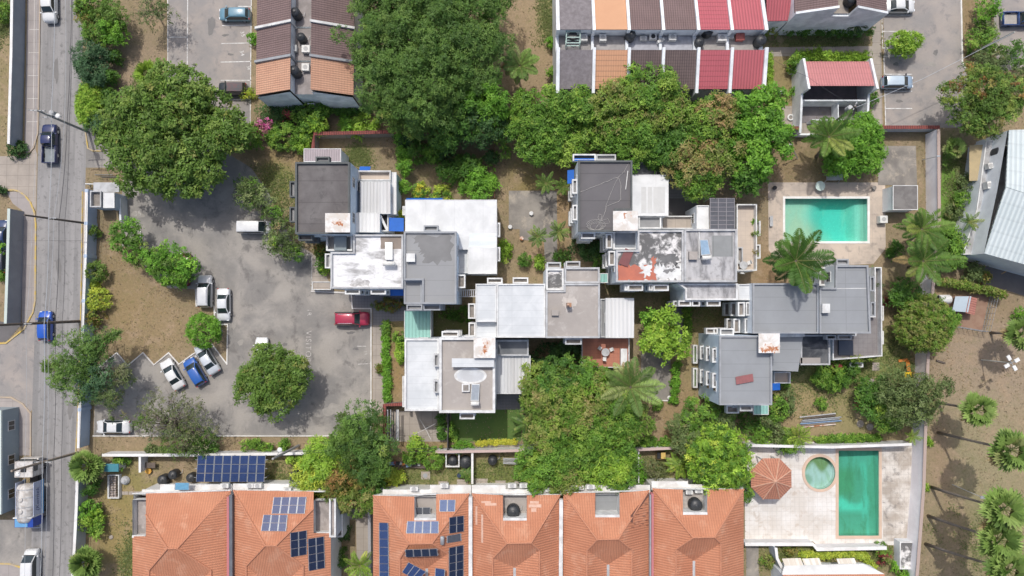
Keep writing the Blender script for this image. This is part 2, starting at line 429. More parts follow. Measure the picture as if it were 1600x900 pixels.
circ = lambda r, z, n=40: [Vector((cc.x + r * math.cos(2 * math.pi * i / n), cc.y + r * 1.06 * math.sin(2 * math.pi * i / n), z)) for i in range(n)]
sheet("pool_deck", [(1164,688),(1428,694),(1424,848),(1396,852),(1322,850),(1275,850),(1270,846),(1164,848)], deck_b, .02,
      [[P(1310,704,.02),P(1373,704,.02),P(1373,837,.02),P(1310,837,.02)], circ(cr, .02)])
sheet("pool_deck", [(1377,700),(1427,700),(1423,845),(1380,846)], worn("pool_deck_stained", (.62,.585,.54), (.36,.31,.26), .85, .45, .12, .2, .9, seams=(.6, .6, .03, .25), stain2=(.19,.175,.165)), .026)
sheet("path", [(1166,846),(1185,846),(1186,900),(1166,900)], conc_pad, .016)
sheet("pad", [(1372,228),(1431,228),(1433,290),(1372,289)], conc_pad, .05)
sheet("pad", [(795,298),(870,298),(871,412),(851,412),(850,376),(812,375),(812,358),(795,358)], conc_pad, .03)
sheet("pad", [(1002,545),(1048,545),(1048,626),(1001,624)], conc_pad, .03)
sheet("path", [(1050,470),(1070,470),(1068,545),(1048,545)], paving, .016)
sheet("lawn", [(705,636),(812,636),(815,690),(705,690)], lawn, .01)
sheet("lawn", [(672,484),(738,484),(738,530),(672,530)], lawn_sh, .01)
sheet("lawn", [(1474,225),(1488,235),(1496,300),(1500,345),(1490,395),(1472,398),(1470,300)], worn("lush_lawn", (.12,.235,.035), (.15,.24,.05), .6, 1.2, .2, .3, .95), .01)
sheet("driveway", [(-30,498),(34,507),(10,534),(-30,536)], asph_dark, .014)
sheet("yard", [(1488,462),(1546,460),(1534,518),(1488,510)], worn("red_earth", (.25,.15,.105), (.31,.21,.15), .7, .8), .008)
sheet("patio", [(612,642),(700,642),(700,690),(612,690)], conc, .012)
sheet("patio", [(773,612),(815,612),(815,640),(773,640)], paving, .012)
sheet("patio", [(975,745),(1010,745),(1010,764),(975,764)], conc, .012)
sheet("patio", [(1345,525),(1376,525),(1376,554),(1345,554)], conc, .012)
sheet("patio", [(1004,310),(1090,310),(1090,337),(1004,337)], asph_dark, .012)
sheet("path", [(500,795),(575,795),(575,900),(558,900),(556,812),(500,812)], conc, .01)
sheet("rear_yard", [(1005,250),(1105,250),(1105,312),(1005,312)], paving, .008)
# painted lines, kerbs
mb = MB()
for pts in ([(262,-40),(262,132)], [(293.5,-40),(292.5,112)], [(262,58),(293,58)], [(263,107),(292,108)], [(393,-40),(391,192)], [(372,10),(393,10)],
            [(347,40),(393,39)], [(346,68),(393,67)], [(345,97),(392,96)], [(345,125.5),(392,125.5)], [(345,156),(392,155.5)],
            [(1378,27),(1379,76)], [(1379,23.5),(1424,23.5)], [(1379,49),(1423,49)], [(1379,75),(1406,75)], [(1381,88),(1384,198)], [(1380,88),(1407,87)], [(1381,116),(1425,116)], [(1383,142.5),(1425,142.5)], [(1384,169.5),(1425,169.5)]):
    strip(mb, pts, .11, .022)
structure("bay_markings", mb, white_line)
mb = MB()
for pts in ([(560,569),(579,568)], [(558,541),(572,541)], [(400,533),(396,560)], [(478,398),(487,398)], [(487,398),(487,453)]):
    strip(mb, pts, .12, .022)
structure("bay_markings", mb, white_faded)
mb = MB()
strip(mb, [(1533,420),(1570,398)], .12, .026); strip(mb, [(1565,428),(1600,408)], .12, .026)
structure("bay_markings", mb, orange_line)
mb = MB()
for x0, y0, x1, y1 in ((46,46,61,46), (45,82,61,82), (44,118,60,118), (43,154,60,154), (42,190,60,190)):
    strip(mb, [(x0,y0),(x1,y1)], .05, .03)
strip(mb, [(54,-40),(53,100),(51,228)], .05, .032)
structure("pavement_joints", mb, kerb_white)
kerb("kerb", [(64,-60),(62,100),(60,208),(53,231),(40,246)], kerb_conc, .14)
kerb("kerb", [(10,297),(22,297),(30,299),(40,306),(48,316),(54,331),(56.5,350),(55.5,470),(52,488),(38,514),(10,536),(-30,538)], yellow_kerb, .2)
kerb("kerb", [(48.5,712),(48.5,646),(36,631),(18,621),(-30,620)], kerb_conc, .2)
kerb("kerb", [(-30,880),(16,881),(32,886)], yellow_kerb, .2)
kerb("kerb", [(129.5,300),(127,480),(122.5,640),(119,708)], yellow_kerb, .12)
kerb("kerb", [(130,170),(133,200),(138,232),(146,236),(158,236)], yellow_kerb, .16)
kerb("kerb", [(150,578),(183,551),(200,571),(224,551),(241,570),(264,551),(280,569),(302,553),(331,537),(355,569),(356,507),(336,507),(335,478),(307,478),(306,452)], kerb_white, .14)
kerb("kerb", [(200,361),(220,361),(221,402)], kerb_white, .14)
kerb("kerb", [(146,681),(300,681),(580,681)], kerb_white, .13)
kerb("kerb", [(580,681),(580,482),(551,482),(549,458),(487,455)], kerb_white, .16)
kerb("kerb", [(1500,-60),(1503,98),(1505,104),(1510,108),(1523,111)], kerb_white, .2)
kerb("kerb", [(1001,625),(1048,626)], kerb_white, .14)
oil = worn("oil_stain", (.135,.13,.125), (.20,.19,.18), .8, 2.0, .2, .2, .7); pale_p = worn("pale_wear", (.34,.32,.29), (.26,.245,.225), .8, 1.2, .2, .2, .9); repair = worn("tar_repair", (.175,.17,.165), (.22,.21,.20), .7, .8, .2, .2, .9)
for k, (x, y, a, b, m_) in enumerate(((445,538,3.4,3,oil),(345,520,3,7,oil),(285,600,5,3,oil),(318,590,4,2.4,oil),(556,545,4,2.4,oil),(548,520,6,2.4,oil),(360,85,4,2,oil),(352,55,5,2,oil),(1400,100,5,2.4,oil),(1462,82,4,4,oil),(1405,158,6,2,oil),(1455,100,7,4,pale_p),(235,615,9,6,pale_p),(250,605,12,8,pale_p),(365,505,3,9,pale_p),(376,535,4,5,pale_p),(300,350,14,5,pale_p),(215,335,9,6,pale_p),(520,640,16,9,pale_p),(92,420,4,18,repair),(110,640,5,12,repair),(88,110,3,22,repair),(470,610,10,6,repair),(330,40,5,16,repair))):
    blot("tarmac_stain", x, y, a, b, m_, .0145 + .0004 * k)
# painted writing on the tarmac
def writing(name, txt, px, py, size, rot, mat, z=.024, par=None):
    cu = bpy.data.curves.new(name, 'FONT'); cu.body = txt; cu.size = size; cu.align_x = 'CENTER'; cu.align_y = 'CENTER'; cu.extrude = 0
    cu.space_character = 1.15
    o = bpy.data.objects.new(name, cu); COL.objects.link(o)
    dg = bpy.context.evaluated_depsgraph_get()
    me = bpy.data.meshes.new_from_object(o.evaluated_get(dg)); bpy.data.objects.remove(o)
    me.materials.clear(); me.materials.append(mat)
    ob = link(name, me); ob.location = P(px, py, z); ob.rotation_euler = (0, 0, rot); ob['kind'] = 'structure'
    return ob
writing("bay_number", "35", 379, 53, .72, R(-75), white_line)
writing("bay_number", "34", 378, 83, .72, R(-75), white_line)
writing("bay_number", "38", 388, 106, .5, R(-75), white_line)
writing("lot_lettering", "VISITORS", 481.5, 545, 1.05, R(-90), white_faded)
writing("lot_lettering", "1R", 483, 488, .8, R(-90), white_faded)
writing("lot_lettering", "35", 215, 334, .95, R(8), white_faded)
writing("lot_lettering", "33", 571, 551, .55, R(-80), white_faded)
# ---------------------------------------------------------------- pools
def pool_mat(name, cols, scale, seed):
    m, t, b = nodes(name)
    a = t.nodes.new("ShaderNodeVertexColor"); a.layer_name = "Col"
    pos = N(t, "ShaderNodeNewGeometry").outputs['Position']
    f = noise(t, mapping(t, pos, (1.6, .45, 1)), scale, 7, .65, .6)
    f2 = noise(t, pos, 3.0, 5, .7)
    c = mixc(t, mul(t, ramp(t, f, .46, .66), .55), a.outputs[0], cols)
    v = t.nodes.new("ShaderNodeHueSaturation"); L(t, c, v.inputs['Color']); L(t, mul(t, mul(t, f2, .3), .85, 'ADD'), v.inputs['Value'])
    L(t, v.outputs[0], b.inputs['Base Color']); b.inputs['Roughness'].default_value = .7
    return m
def water_mat(name, absorb, dens):
    m, t, b = nodes(name)
    t.nodes.remove(b)
    pos = N(t, "ShaderNodeNewGeometry").outputs['Position']
    w1 = noise(t, pos, 1.9, 5, .6, .6)
    bp = t.nodes.new("ShaderNodeBump"); bp.inputs['Strength'].default_value = .7; bp.inputs['Distance'].default_value = .1; L(t, w1, bp.inputs['Height'])
    tr = t.nodes.new("ShaderNodeBsdfTransparent"); gl = t.nodes.new("ShaderNodeBsdfGlossy"); gl.inputs['Roughness'].default_value = .03
    L(t, bp.outputs[0], gl.inputs['Normal'])
    fr = t.nodes.new("ShaderNodeFresnel"); fr.inputs[0].default_value = 1.33; L(t, bp.outputs[0], fr.inputs['Normal'])
    mx = t.nodes.new("ShaderNodeMixShader"); L(t, fr.outputs[0], mx.inputs[0]); L(t, tr.outputs[0], mx.inputs[1]); L(t, gl.outputs[0], mx.inputs[2])
    out = t.nodes["Material Output"]; L(t, mx.outputs[0], out.inputs[0])
    va = t.nodes.new("ShaderNodeVolumeAbsorption"); va.inputs[0].default_value = c4(absorb); va.inputs[1].default_value = dens
    L(t, va.outputs[0], out.inputs[1])
    return m
def basin(name, x0, y0, x1, y1, depth_fn, col_fn, mat, water, wall_mat, wl=-.12):
    """pool shell with a modelled floor, water body and coping"""
    a = span((x0, y0, x1, y1)); nx, ny = 40, 24
    V, C, Fc = [], [], []
    for j in range(ny + 1):
        for i in range(nx + 1):
            u, v = i / nx, j / ny
            V.append((a[0] + (a[2] - a[0]) * u, a[3] + (a[1] - a[3]) * v, -depth_fn(u, v))); C.append((*col_fn(u, v), 1))
    for j in range(ny):
        for i in range(nx):
            k = j * (nx + 1) + i; Fc.append((k, k + nx + 1, k + nx + 2, k + 1))
    me = bpy.data.meshes.new(name + "_floor"); me.from_pydata(V, [], Fc)
    at = me.color_attributes.new("Col", 'FLOAT_COLOR', 'POINT'); at.data.foreach_set("color", np.array(C, np.float32).ravel())
    me.materials.append(mat); o = link("pool_floor", me); o['kind'] = 'structure'
    mb = MB(); pts = [Vector((a[0], a[1], 0)), Vector((a[2], a[1], 0)), Vector((a[2], a[3], 0)), Vector((a[0], a[3], 0))]
    mb.prism(pts, -3.2, .018, 0); structure("pool_wall", mb, wall_mat)
    e = .004
    wp = [Vector((a[0] + e, a[1] + e, 0)), Vector((a[2] - e, a[1] + e, 0)), Vector((a[2] - e, a[3] - e, 0)), Vector((a[0] + e, a[3] - e, 0))]
    structure("pool_water", MB().prism(wp, -3.1, wl, 0, top=0, bottom=True), water)
def sm(e0, e1, x):
    k = min(1, max(0, (x - e0) / (e1 - e0))); return k * k * (3 - 2 * k)
def lerp3(a, b, k): return tuple(x + (y - x) * k for x, y in zip(a, b))
def depthA(u, v):
    return 1.15 + 1.1 * sm(.3, .58, u) * (1 - sm(.80, .93, u)) * (1 - .7 * sm(.25, 0, v)) * (1 - .5 * sm(.85, 1, v))
def colA(u, v):
    c = lerp3((.50,.56,.42), (.16,.66,.58), sm(.22, .62, u + .12 * math.sin(5 * v)))
    c = lerp3(c, (.36,.60,.48), .6 * sm(.72, .95, u)); c = lerp3(c, (.14,.40,.33), .6 * sm(.22, .04, v))
    return lerp3(c, (.25,.45,.36), .7 * sm(.94, .97, u))
basin("pool_a", *POOL_A, depthA, colA, pool_mat("pool_a_floor", (.36,.60,.50), .35, 1), water_mat("water_turquoise", (.16,.84,.76), .26), worn("pool_tile_white", (.55,.62,.58)))
def colB(u, v):
    c = (.085,.35,.24)
    c = lerp3(c, (.10,.62,.48), .95 * sm(.58, .66, v + .04 * math.sin(9 * u)) * (1 - sm(.70, .78, v)) * (1 - sm(.75, .9, u)))
    c = lerp3(c, (.10,.52,.40), .85 * sm(.66, .76, u + .05 * math.sin(11 * v)) * (1 - sm(.80, .86, u)) * sm(.1, .25, v))
    c = lerp3(c, (.12,.50,.40), .6 * (1 - sm(.05, .32, v)) * sm(.15, .3, u))
    c = lerp3(c, (.10,.42,.30), .55 * sm(.76, .86, v) * (1 - sm(.95, 1, v)))
    c = lerp3(c, (.07,.30,.13), .6 * sm(.2, .3, v) * (1 - sm(.5, .6, v)) * sm(.6, .4, u))
    return c
basin("pool_b", *POOL_B, lambda u, v: 1.5 - .5 * v, colB, pool_mat("pool_b_floor", (.06,.23,.12), .7, 2), water_mat("water_green", (.22,.80,.66), .2), worn("pool_tile_green", (.12,.33,.24)))
def round_pool():
    n = 40; me = bpy.data.meshes.new("pool_floor"); V, C, Fc = [], [], []
    for k in range(9):
        for i in range(n):
            q = circ(cr * k / 8 + .001, 0)[i]; V.append((q.x, q.y, -.75))
            dx, dy = (q.x - cc.x) / cr, (q.y - cc.y) / cr
            c = lerp3((.44,.56,.55), (.17,.26,.10), sm(.0, .45, dy + .3 * math.sin(5 * dx) - .05))
            c = lerp3(c, (.24,.36,.28), .8 * sm(.5, .3, math.hypot(dx + .72, dy + .55)))
            C.append((*c, 1))
    for k in range(8):
        for i in range(n): Fc.append((k * n + i, k * n + (i + 1) % n, (k + 1) * n + (i + 1) % n, (k + 1) * n + i))
    me.from_pydata(V, [], Fc); at = me.color_attributes.new("Col", 'FLOAT_COLOR', 'POINT'); at.data.foreach_set("color", np.array(C, np.float32).ravel())
    me.materials.append(pool_mat("wading_floor", (.22,.36,.20), .6, 3)); link("pool_floor", me)['kind'] = 'structure'
    structure("pool_wall", MB().prism(circ(cr, 0), -.78, .018, 0), worn("pool_tile_green", (.12,.33,.24)))
    structure("pool_water", MB().prism(circ(cr - .005, 0), -.9, -.12, 0, top=0, bottom=True), water_mat("water_wading", (.3,.85,.75), .3))
round_pool()
def coping(pts, wd, mat, h=.09):
    mb = MB(); o, i = offset(pts, -wd); rim(mb, i, wd - .004, .0, h); structure("pool_coping", mb, mat)
coping([P(POOL_A[0],POOL_A[1]),P(POOL_A[2],POOL_A[1]),P(POOL_A[2],POOL_A[3]),P(POOL_A[0],POOL_A[3])], .3, worn("coping_white", (.80,.80,.77), (.6,.56,.5), .4, .8))
coping([P(1310,704),P(1373,704),P(1373,837),P(1310,837)], .36, worn("coping_pink", (.62,.45,.34), (.5,.40,.32), .5, .6))
coping(circ(cr, 0), .36, worn("coping_pink", (.62,.45,.34)), .115)
# ---------------------------------------------------------------- boundary walls: each one a thing
def wall(name, label, tops, z, wd, mat, capmat=None, group=None, pil=None, cap_w=None, zb=-.05):
    q = [P(x, y, z) for x, y in tops]; mb = MB(); cap = MB()
    def side(pts, off):
        out = []
        for i, p in enumerate(pts):
            a = pts[max(i - 1, 0)]; b = pts[min(i + 1, len(pts) - 1)]; d = (b - a).xy.normalized(); out.append(Vector((p.x - d.y * off, p.y + d.x * off, 0)))
        return out
    l, r = side(q, wd / 2), side(q, -wd / 2)
    mb.prism(r + l[::-1], zb, z, 0, top=None)
    mb.sheet([Vector((p.x, p.y, z)) for p in r + l[::-1]])
    t = thing(name, label, "wall", Vector((q[0].x, q[0].y, 0)), group)
    if pil:
        for k in range(len(q) - 1):
            n = max(1, round((q[k + 1] - q[k]).length / pil))
            for i in range(n):
                p = q[k].lerp(q[k + 1], i / n); d = (q[k + 1] - q[k])
                MB().box((p.x, p.y, (z + .12) / 2), (.42, wd + .22, z + .12), math.atan2(d.y, d.x)).build("pilaster", mat, t)
    mb.build("wall_panel", mat, t)
    if capmat:
        cw = cap_w or wd + .14
        l, r = side(q, cw / 2), side(q, -cw / 2)
        cap.prism(r + l[::-1], z + .003, z + .1, 0); cap.sheet([Vector((p.x, p.y, z + .1)) for p in r + l[::-1]]); cap.build("coping", capmat, t)
    return t
w_blue = worn("wall_blue_grey", (.46,.56,.70), (.37,.45,.57), .6, .5, .2, .12, .9)
w_white = worn("wall_white", (.70,.71,.72), (.52,.51,.50), .6, .5, .18, .1, .85)
w_pale = worn("wall_pale_blue", (.50,.545,.60), (.38,.40,.43), .6, .4, .18, .12, .88)
w_grey = worn("wall_grey", (.30,.31,.33), (.23,.235,.25), .6, .5, .2, .12, .9)
w_block = worn("wall_block", (.25,.225,.205), (.19,.17,.155), .7, .6, .2, .15, .92, seams=(.45, .2, .02, .5, .5))
w_dirty = worn("wall_dirty_white", (.90,.89,.91), (.70,.68,.70), .5, .45, .16, .14, .9)
cap_red = worn("cap_tile_red", (.28,.075,.06), (.17,.05,.05), .7, 1.2, .2, .2, .8, lines=(.3, .5, .4, .3))
cap_white = worn("cap_white", (.78,.78,.77), (.58,.56,.53), .6, .6, .15, .08, .85)
wall("boundary_wall", "blue grey boundary wall with pilasters between the road and the car park", [(136,298),(134,400),(131,470),(128,560),(125,640),(123,700)], 2.1, .22, w_blue, pil=4.6, capmat=cap_white)
wall("boundary_wall", "white street wall beside the two bushy fan palms bottom left", [(122,716),(120,790),(117,850),(112,930)], 2.1, .22, w_pale, cap_white)
wall("boundary_wall", "long dark slate wall along the top left pavement", [(20,-60),(18,80),(14,225)], 2.3, .2, worn("wall_slate", (.30,.335,.38), (.24,.27,.31), .5, .5), cap_white)
wall("boundary_wall", "grey wall with pale green top left of the curved yellow kerb", [(14.5,326),(12,420),(9,506)], 2.6, .22, w_grey, worn("cap_green", (.50,.57,.53)))
wall("boundary_wall", "long white boundary wall between the pools and the palm lot", [(1466,202),(1467,340),(1458,440),(1450,550),(1446,665),(1443,760),(1437,840),(1430,930)], 2.6, .25, w_dirty, worn("cap_brown", (.42,.33,.29)))
wall("boundary_wall", "white wall running behind the backyards of the orange roofed houses", [(160,711),(300,711),(440,709),(600,706)], 2.0, .2, w_white, cap_white)
wall("boundary_wall", "white wall north of the yards between the big mango and the dark post fence", [(680,706),(720,705.5),(860,703)], 2.0, .2, w_white, worn("cap_pinkish", (.52,.40,.37)))
wall("boundary_wall", "pinkish white wall behind the banana plant", [(960,704),(1010,702),(1072,699)], 2.0, .2, w_white, worn("cap_pinkish", (.52,.40,.37)))
wall("boundary_wall", "white wall along the north edge of the green pool deck", [(1168,696),(1300,698.5),(1424,694)], 2.2, .2, w_white, cap_white)
wall("boundary_wall", "white stepped wall south of the green pool deck", [(1164,850),(1270,850),(1276,858),(1385,856)], 1.6, .3, w_white, cap_white)
wall("boundary_wall", "block wall with red tile cap above the mauve canopy", [(489,233),(491,209),(621,206)], 2.3, .2, w_block, cap_red, cap_w=.45)
wall("boundary_wall", "block wall with red tile cap in the shade under the giant tree", [(622,207),(700,207),(772,206)], 2.2, .2, w_block, cap_red, cap_w=.4)
wall("boundary_wall", "white walled edge with red tile cap behind the parked blue saloon", [(1367,199),(1420,199),(1468,199)], 2.0, .2, w_pale, cap_red, cap_w=.45)
wall("boundary_wall", "low wall with red tile cap under the pink roofed pavilion", [(1222,198),(1252,201)], 2.0, .2, w_pale, cap_red, cap_w=.45)
wall("boundary_wall", "block wall hidden behind the row of mango trees", [(930,206),(1080,206),(1200,205)], 2.0, .2, w_block)
wall("garden_wall", "plain grey wall dividing the paved side passage and the roof with solar strips", [(577,728),(577,800),(578,930)], 2.2, .22, w_grey, worn("cap_grey", (.30,.30,.31)))
wall("garden_wall", "white wall dividing two backyards next to a black water tank", [(738,708),(738,756)], 1.8, .14, w_white, cap_white)
wall("garden_wall", "short white wall beside the teal shed", [(219,713),(219,738)], 1.8, .14, w_white, cap_white)
wall("garden_wall", "thin white wall dividing the blue barrel yard", [(998,705),(998,758)], 1.7, .14, w_dirty)
wall("garden_wall", "tiny red tiled wall wrapping the carport corner", [(601,690),(601,633),(634,631)], 2.0, .2, w_block, cap_red, cap_w=.5)
wall("garden_wall", "dark slim post fence between the patio and the green lawn", [(700,646),(699,704)], 2.0, .12, worn("fence_dark", (.07,.065,.065)))
wall("garden_wall", "pale wall left of the cream awnings at the bottom", [(1212,856),(1214,872),(1228,900)], 2.4, .2, w_pale, cap_white)
wall("garden_wall", "rough stone edging above the white backyard wall", [(745,698),(800,697),(845,698)], .35, .5, worn("stone_edge", (.33,.30,.26), (.10,.09,.08), .9, 1.6))
# ================================================================ BUILDINGS
wall_w = worn("render_white", (.76,.80,.83), (.50,.53,.57), .5, .5, .18, .08, .85)
wall_b = worn("render_pale_blue", (.60,.70,.80), (.40,.48,.58), .5, .5, .18, .08, .85)
rim_w = worn("rim_white", (.72,.73,.72), (.42,.41,.40), .6, .9, .14, .1, .85)
rim_g = worn("rim_grey", (.33,.345,.365), (.24,.25,.26), .6, .9, .14, .1, .85)
rim_d = worn("rim_dark", (.115,.125,.125), (.08,.085,.085), .6, .9, .14, .1, .85)
rim_p = worn("rim_pale", (.50,.51,.52), (.30,.30,.30), .7, .9, .14, .1, .85)
felt_dark = worn("roof_felt_dark", (.115,.105,.105), (.185,.175,.17), .75, .35, .2, .16, .92, seams=(40, 2.6, .05, .35), stain2=(.085,.08,.08))
felt_dark2 = worn("roof_felt_charcoal", (.12,.115,.12), (.16,.152,.155), .6, .25, .2, .1, .92, seams=(40, 3.3, .05, .4))
felt_grey = worn("roof_felt_grey", (.285,.30,.315), (.235,.245,.255), .6, .25, .2, .08, .9, seams=(40, 1.6, .05, .22))
felt_grey2 = worn("roof_felt_grey_wet", (.30,.305,.31), (.26,.265,.27), .6, .25, .2, .08, .9, seams=(40, 1.8, .05, .2))
wet = worn("damp_stain", (.185,.185,.185), (.235,.235,.235), .7, .5, .2, .1, .8)
white_mould = worn("roof_white_mould", (.74,.74,.74), (.30,.295,.29), .9, .62, .09, .1, .88, streak=(.55, 1.5, 1), at=.565, stain2=(.56,.56,.56))
black_mould = worn("roof_black_mould", (.70,.685,.67), (.10,.10,.10), .95, .75, .07, .14, .9, stain2=(.17,.165,.165), at=.48)
grey_mould = worn("roof_grey_mould", (.47,.465,.47), (.13,.13,.135), .9, .55, .14, .14, .9, stain2=(.24,.235,.235), streak=(1.6, .5, 1), at=.55)
roof_white = worn("roof_white_paint", (.72,.73,.73), (.54,.55,.55), .8, .35, .16, .05, .8, seams=(3.6, 60, .04, .12))
roof_bluewhite = worn("roof_blue_white", (.64,.66,.67), (.50,.525,.54), .8, .4, .16, .06, .82, seams=(60, .9, .03, .2))
roof_beige = worn("roof_beige_screed", (.40,.365,.335), (.30,.275,.255), .8, .22, .2, .12, .92, stain2=(.50,.47,.44))
zinc = worn("zinc_white", (.66,.67,.67), (.42,.41,.40), .7, .5, .2, .1, .7, streak=(2.4, .12, 1), lines=(.42, .17, 1, 0))
zinc_clean = worn("zinc_clean", (.72,.73,.73), (.58,.58,.57), .6, .5, .2, .06, .6, streak=(2.2, .12, 1), lines=(.5, .12, 1, 0))
teal_deck = worn("teal_sheet", (.30,.56,.49), (.24,.45,.40), .6, .5, .2, .08, .75, lines=(.45, .22, 1, 0))
mauve_zinc = worn("mauve_sheet", (.40,.345,.365), (.30,.26,.27), .5, .5, .2, .08, .75, lines=(.3, .25, 1, 0))
blue_awn = worn("awning_blue", (.015,.13,.52), (.012,.09,.36), .5, 1.2, .2, .06, .6)
soil = worn("planter_floor", (.30,.275,.25), (.14,.125,.11), .7, 1.3, .2, .2, .95)
soil_grey = worn("planter_grey", (.29,.295,.30), (.22,.22,.225), .6, 1.3, .2, .12, .95)
rust_white = worn("roof_white_rust", (.74,.73,.71), (.55,.50,.44), .75, .9, .1, .1, .85, stain2=(.60,.50,.41))
rust = worn("rust_stain", (.40,.15,.06), (.70,.64,.58), .95, 1.5, .07, .3, .9, stain2=(.56,.36,.24))
red_floor = worn("terracotta_floor", (.46,.19,.125), (.34,.15,.11), .6, .8, .2, .12, .85, seams=(.5, .5, .02, .3))
red_paint = worn("red_primer", (.50,.165,.105), (.36,.13,.10), .6, .9, .2, .18, .9)
beige_floor = worn("terrace_beige", (.54,.46,.385), (.44,.38,.33), .6, .6, .2, .08, .85, seams=(.6, .6, .02, .2))
maroon = worn("maroon_sheet", (.215,.075,.075), (.15,.06,.06), .5, .8, .2, .12, .7)
pane = glass("window_glass")
frame_m = flat("window_frame", (.55,.56,.56), .6)
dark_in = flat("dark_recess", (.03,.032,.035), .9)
tile_o = worn("clay_tile", (.535,.235,.135), (.445,.18,.10), .8, .22, .2, .2, .85, lines=(.30, .16, .36, .1), stain2=(.59,.31,.20))
tile_ridge = worn("clay_ridge", (.52,.235,.14), (.43,.185,.11), .6, 1.0, .2, .15, .85)
def windows(t, pts, zb, z, mat, every=3.4, w=1.2, h=1.15, storey=2.85):
    """windows on the walls that look towards the middle of the scene"""
    ar = sum(pts[i].x * pts[(i + 1) % len(pts)].y - pts[(i + 1) % len(pts)].x * pts[i].y for i in range(len(pts)))
    if ar < 0: pts = pts[::-1]
    ns = max(1, int((z - zb) / storey + .15))
    for i in range(len(pts)):
        a, b = pts[i].xy, pts[(i + 1) % len(pts)].xy
        d = b - a; ln = d.length
        if ln < 2.6: continue
        d /= ln; n = Vector((d.y, -d.x)); m = (a + b) / 2
        if n.dot(-m) / max(m.length, 1) < .25: continue
        k = max(1, int(ln / every)); an = math.atan2(d.y, d.x)
        for j in range(k):
            for s in range(ns):
                zc = z - .95 - h / 2 - s * storey
                if zc - h / 2 < zb + .5: continue
                p = a + d * ln * (j + .5) / k
                q = p + n * .03
                f = MB()
                for dx, dz, wx, wz in ((0, h / 2, w + .12, .08), (0, -h / 2, w + .12, .08), (-w / 2, 0, .08, h - .08), (w / 2, 0, .08, h - .08), (0, 0, .05, h - .08)):
                    f.box((q.x + d.x * dx, q.y + d.y * dx, zc + dz), (wx, .1, wz), an)
                fo = f.build("window", frame_m, t)
                q = p + n * .012
                MB().box((q.x, q.y, zc), (w - .06, .05, h - .06), an).build("pane", pane, fo)
def block(t, pts, z, roof, wallm, zb=0.0, par=.28, parw=.22, rimm=None, win=True, rname="roof", slab=False):
    """walls to the ground, a flat roof sheet and an upstand round it; pts are photograph pixels at roof height"""
    if len(pts) == 4 and not isinstance(pts[0], (tuple, list)): q = rect(*pts, z)
    else: q = [P(x, y, z) for x, y in pts]
    MB().prism(q, zb, z, 0).build("wall", wallm, t)
    if par > 0:
        mb = MB(); inn = rim(mb, q, parw, z, z + par); mb.build("parapet", rimm or rim_w, t)
        r = MB().sheet([Vector((p.x, p.y, z + .01)) for p in inn]).build(rname, roof, t)
    else:
        r = MB().sheet([Vector((p.x, p.y, z + .004)) for p in q]).build(rname, roof, t)
        mb = MB(); rim(mb, offset(q, -.08)[1], .078, z - .14, z + .03); mb.build("eaves_trim", rimm or rim_w, t)
    if win: windows(t, q, zb, z, wallm)
    return r
def wbox(t, x0, y0, x1, y1, z, rimm=None, inm=None, dep=.9, wd=.17, storeys=1, step=2.75, name="window_box"):
    """open-topped planter boxes hung on the wall, one per storey"""
    for s in range(storeys):
        q = rect(x0, y0, x1, y1, z); zz = z - s * step
        mb = MB(); inn = rim(mb, q, wd, zz - dep, zz, 0); mb.sheet([Vector((p.x, p.y, zz - dep + .02)) for p in inn])
        o = mb.build(name, rimm or rim_w, t)
        MB().sheet([Vector((p.x, p.y, zz - .42)) for p in inn]).build("planting_bed", inm or soil, o)
def slabbox(t, x0, y0, x1, y1, z, h, mat, name, rz=0.0):
    q = rect(x0, y0, x1, y1, z); mb = MB().prism(q, z - h, z, 0, top=0); return mb.build(name, mat, t)
def tower(t, x0, y0, x1, y1, z, zb, roofm=None, over=.35):
    q = rect(x0, y0, x1, y1, z); _, i = offset(q, over)
    MB().prism(i, zb, z - .18, 0).build("stair_tower", wall_w, t)
    return MB().prism(q, z - .18, z, 0, top=0, bottom=True).build("tower_slab", roofm or rust_white, t)
def patch(t, pts, z, mat, name, jag=0.0, n=5):
    """a thin painted or stained area with an uneven edge"""
    q = [P(x, y, z) for x, y in pts]
    if jag:
        out = []
        for i, a in enumerate(q):
            b = q[(i + 1) % len(q)]; d = b - a; nn = Vector((-d.y, d.x, 0)).normalized()
            for k in range(n): out.append(a.lerp(b, k / n) + nn * random.uniform(-jag, jag))
        q = out
    return MB().sheet(q).build(name, mat, t)
def awning(t, x0, y0, x1, y1, z, mat=None, drop=.45, side='s'):
    q = rect(x0, y0, x1, y1, z); dz = {'n': (0, 1), 's': (2, 3), 'w': (0, 3), 'e': (1, 2)}[side]
    for k in dz: q[k].z -= drop
    mb = MB(); mb.poly([p.copy() for p in q[::-1]]); low = [Vector((p.x, p.y, p.z - .05)) for p in q]; mb.poly(low)
    for i in range(4): mb.poly([q[i], q[(i + 1) % 4], low[(i + 1) % 4], low[i]])
    return mb.build("awning", mat or blue_awn, t)
def railing(t, pts, z, h, mat, name="railing", post=1.2):
    q = [P(x, y, z) for x, y in pts]; mb = MB()
    for a, b in zip(q, q[1:]):
        d = b - a; n = max(1, int(d.length / post)); up = Vector((0, 0, 1))
        mb.bar(a + up * h, b + up * h, .07, .06); mb.bar(a + up * h * .5, b + up * h * .5, .04, .04)
        for k in range(n + 1): mb.bar(a.lerp(b, k / n), a.lerp(b, k / n) + up * (h - .035), .05, .05)
    return mb.build(name, mat, t)
def house(name, label, px, py, group=None, cat="apartment"):
    return thing(name, label, cat, P(px, py, 0), group)
G1 = "flat roofed apartments of the white complex"
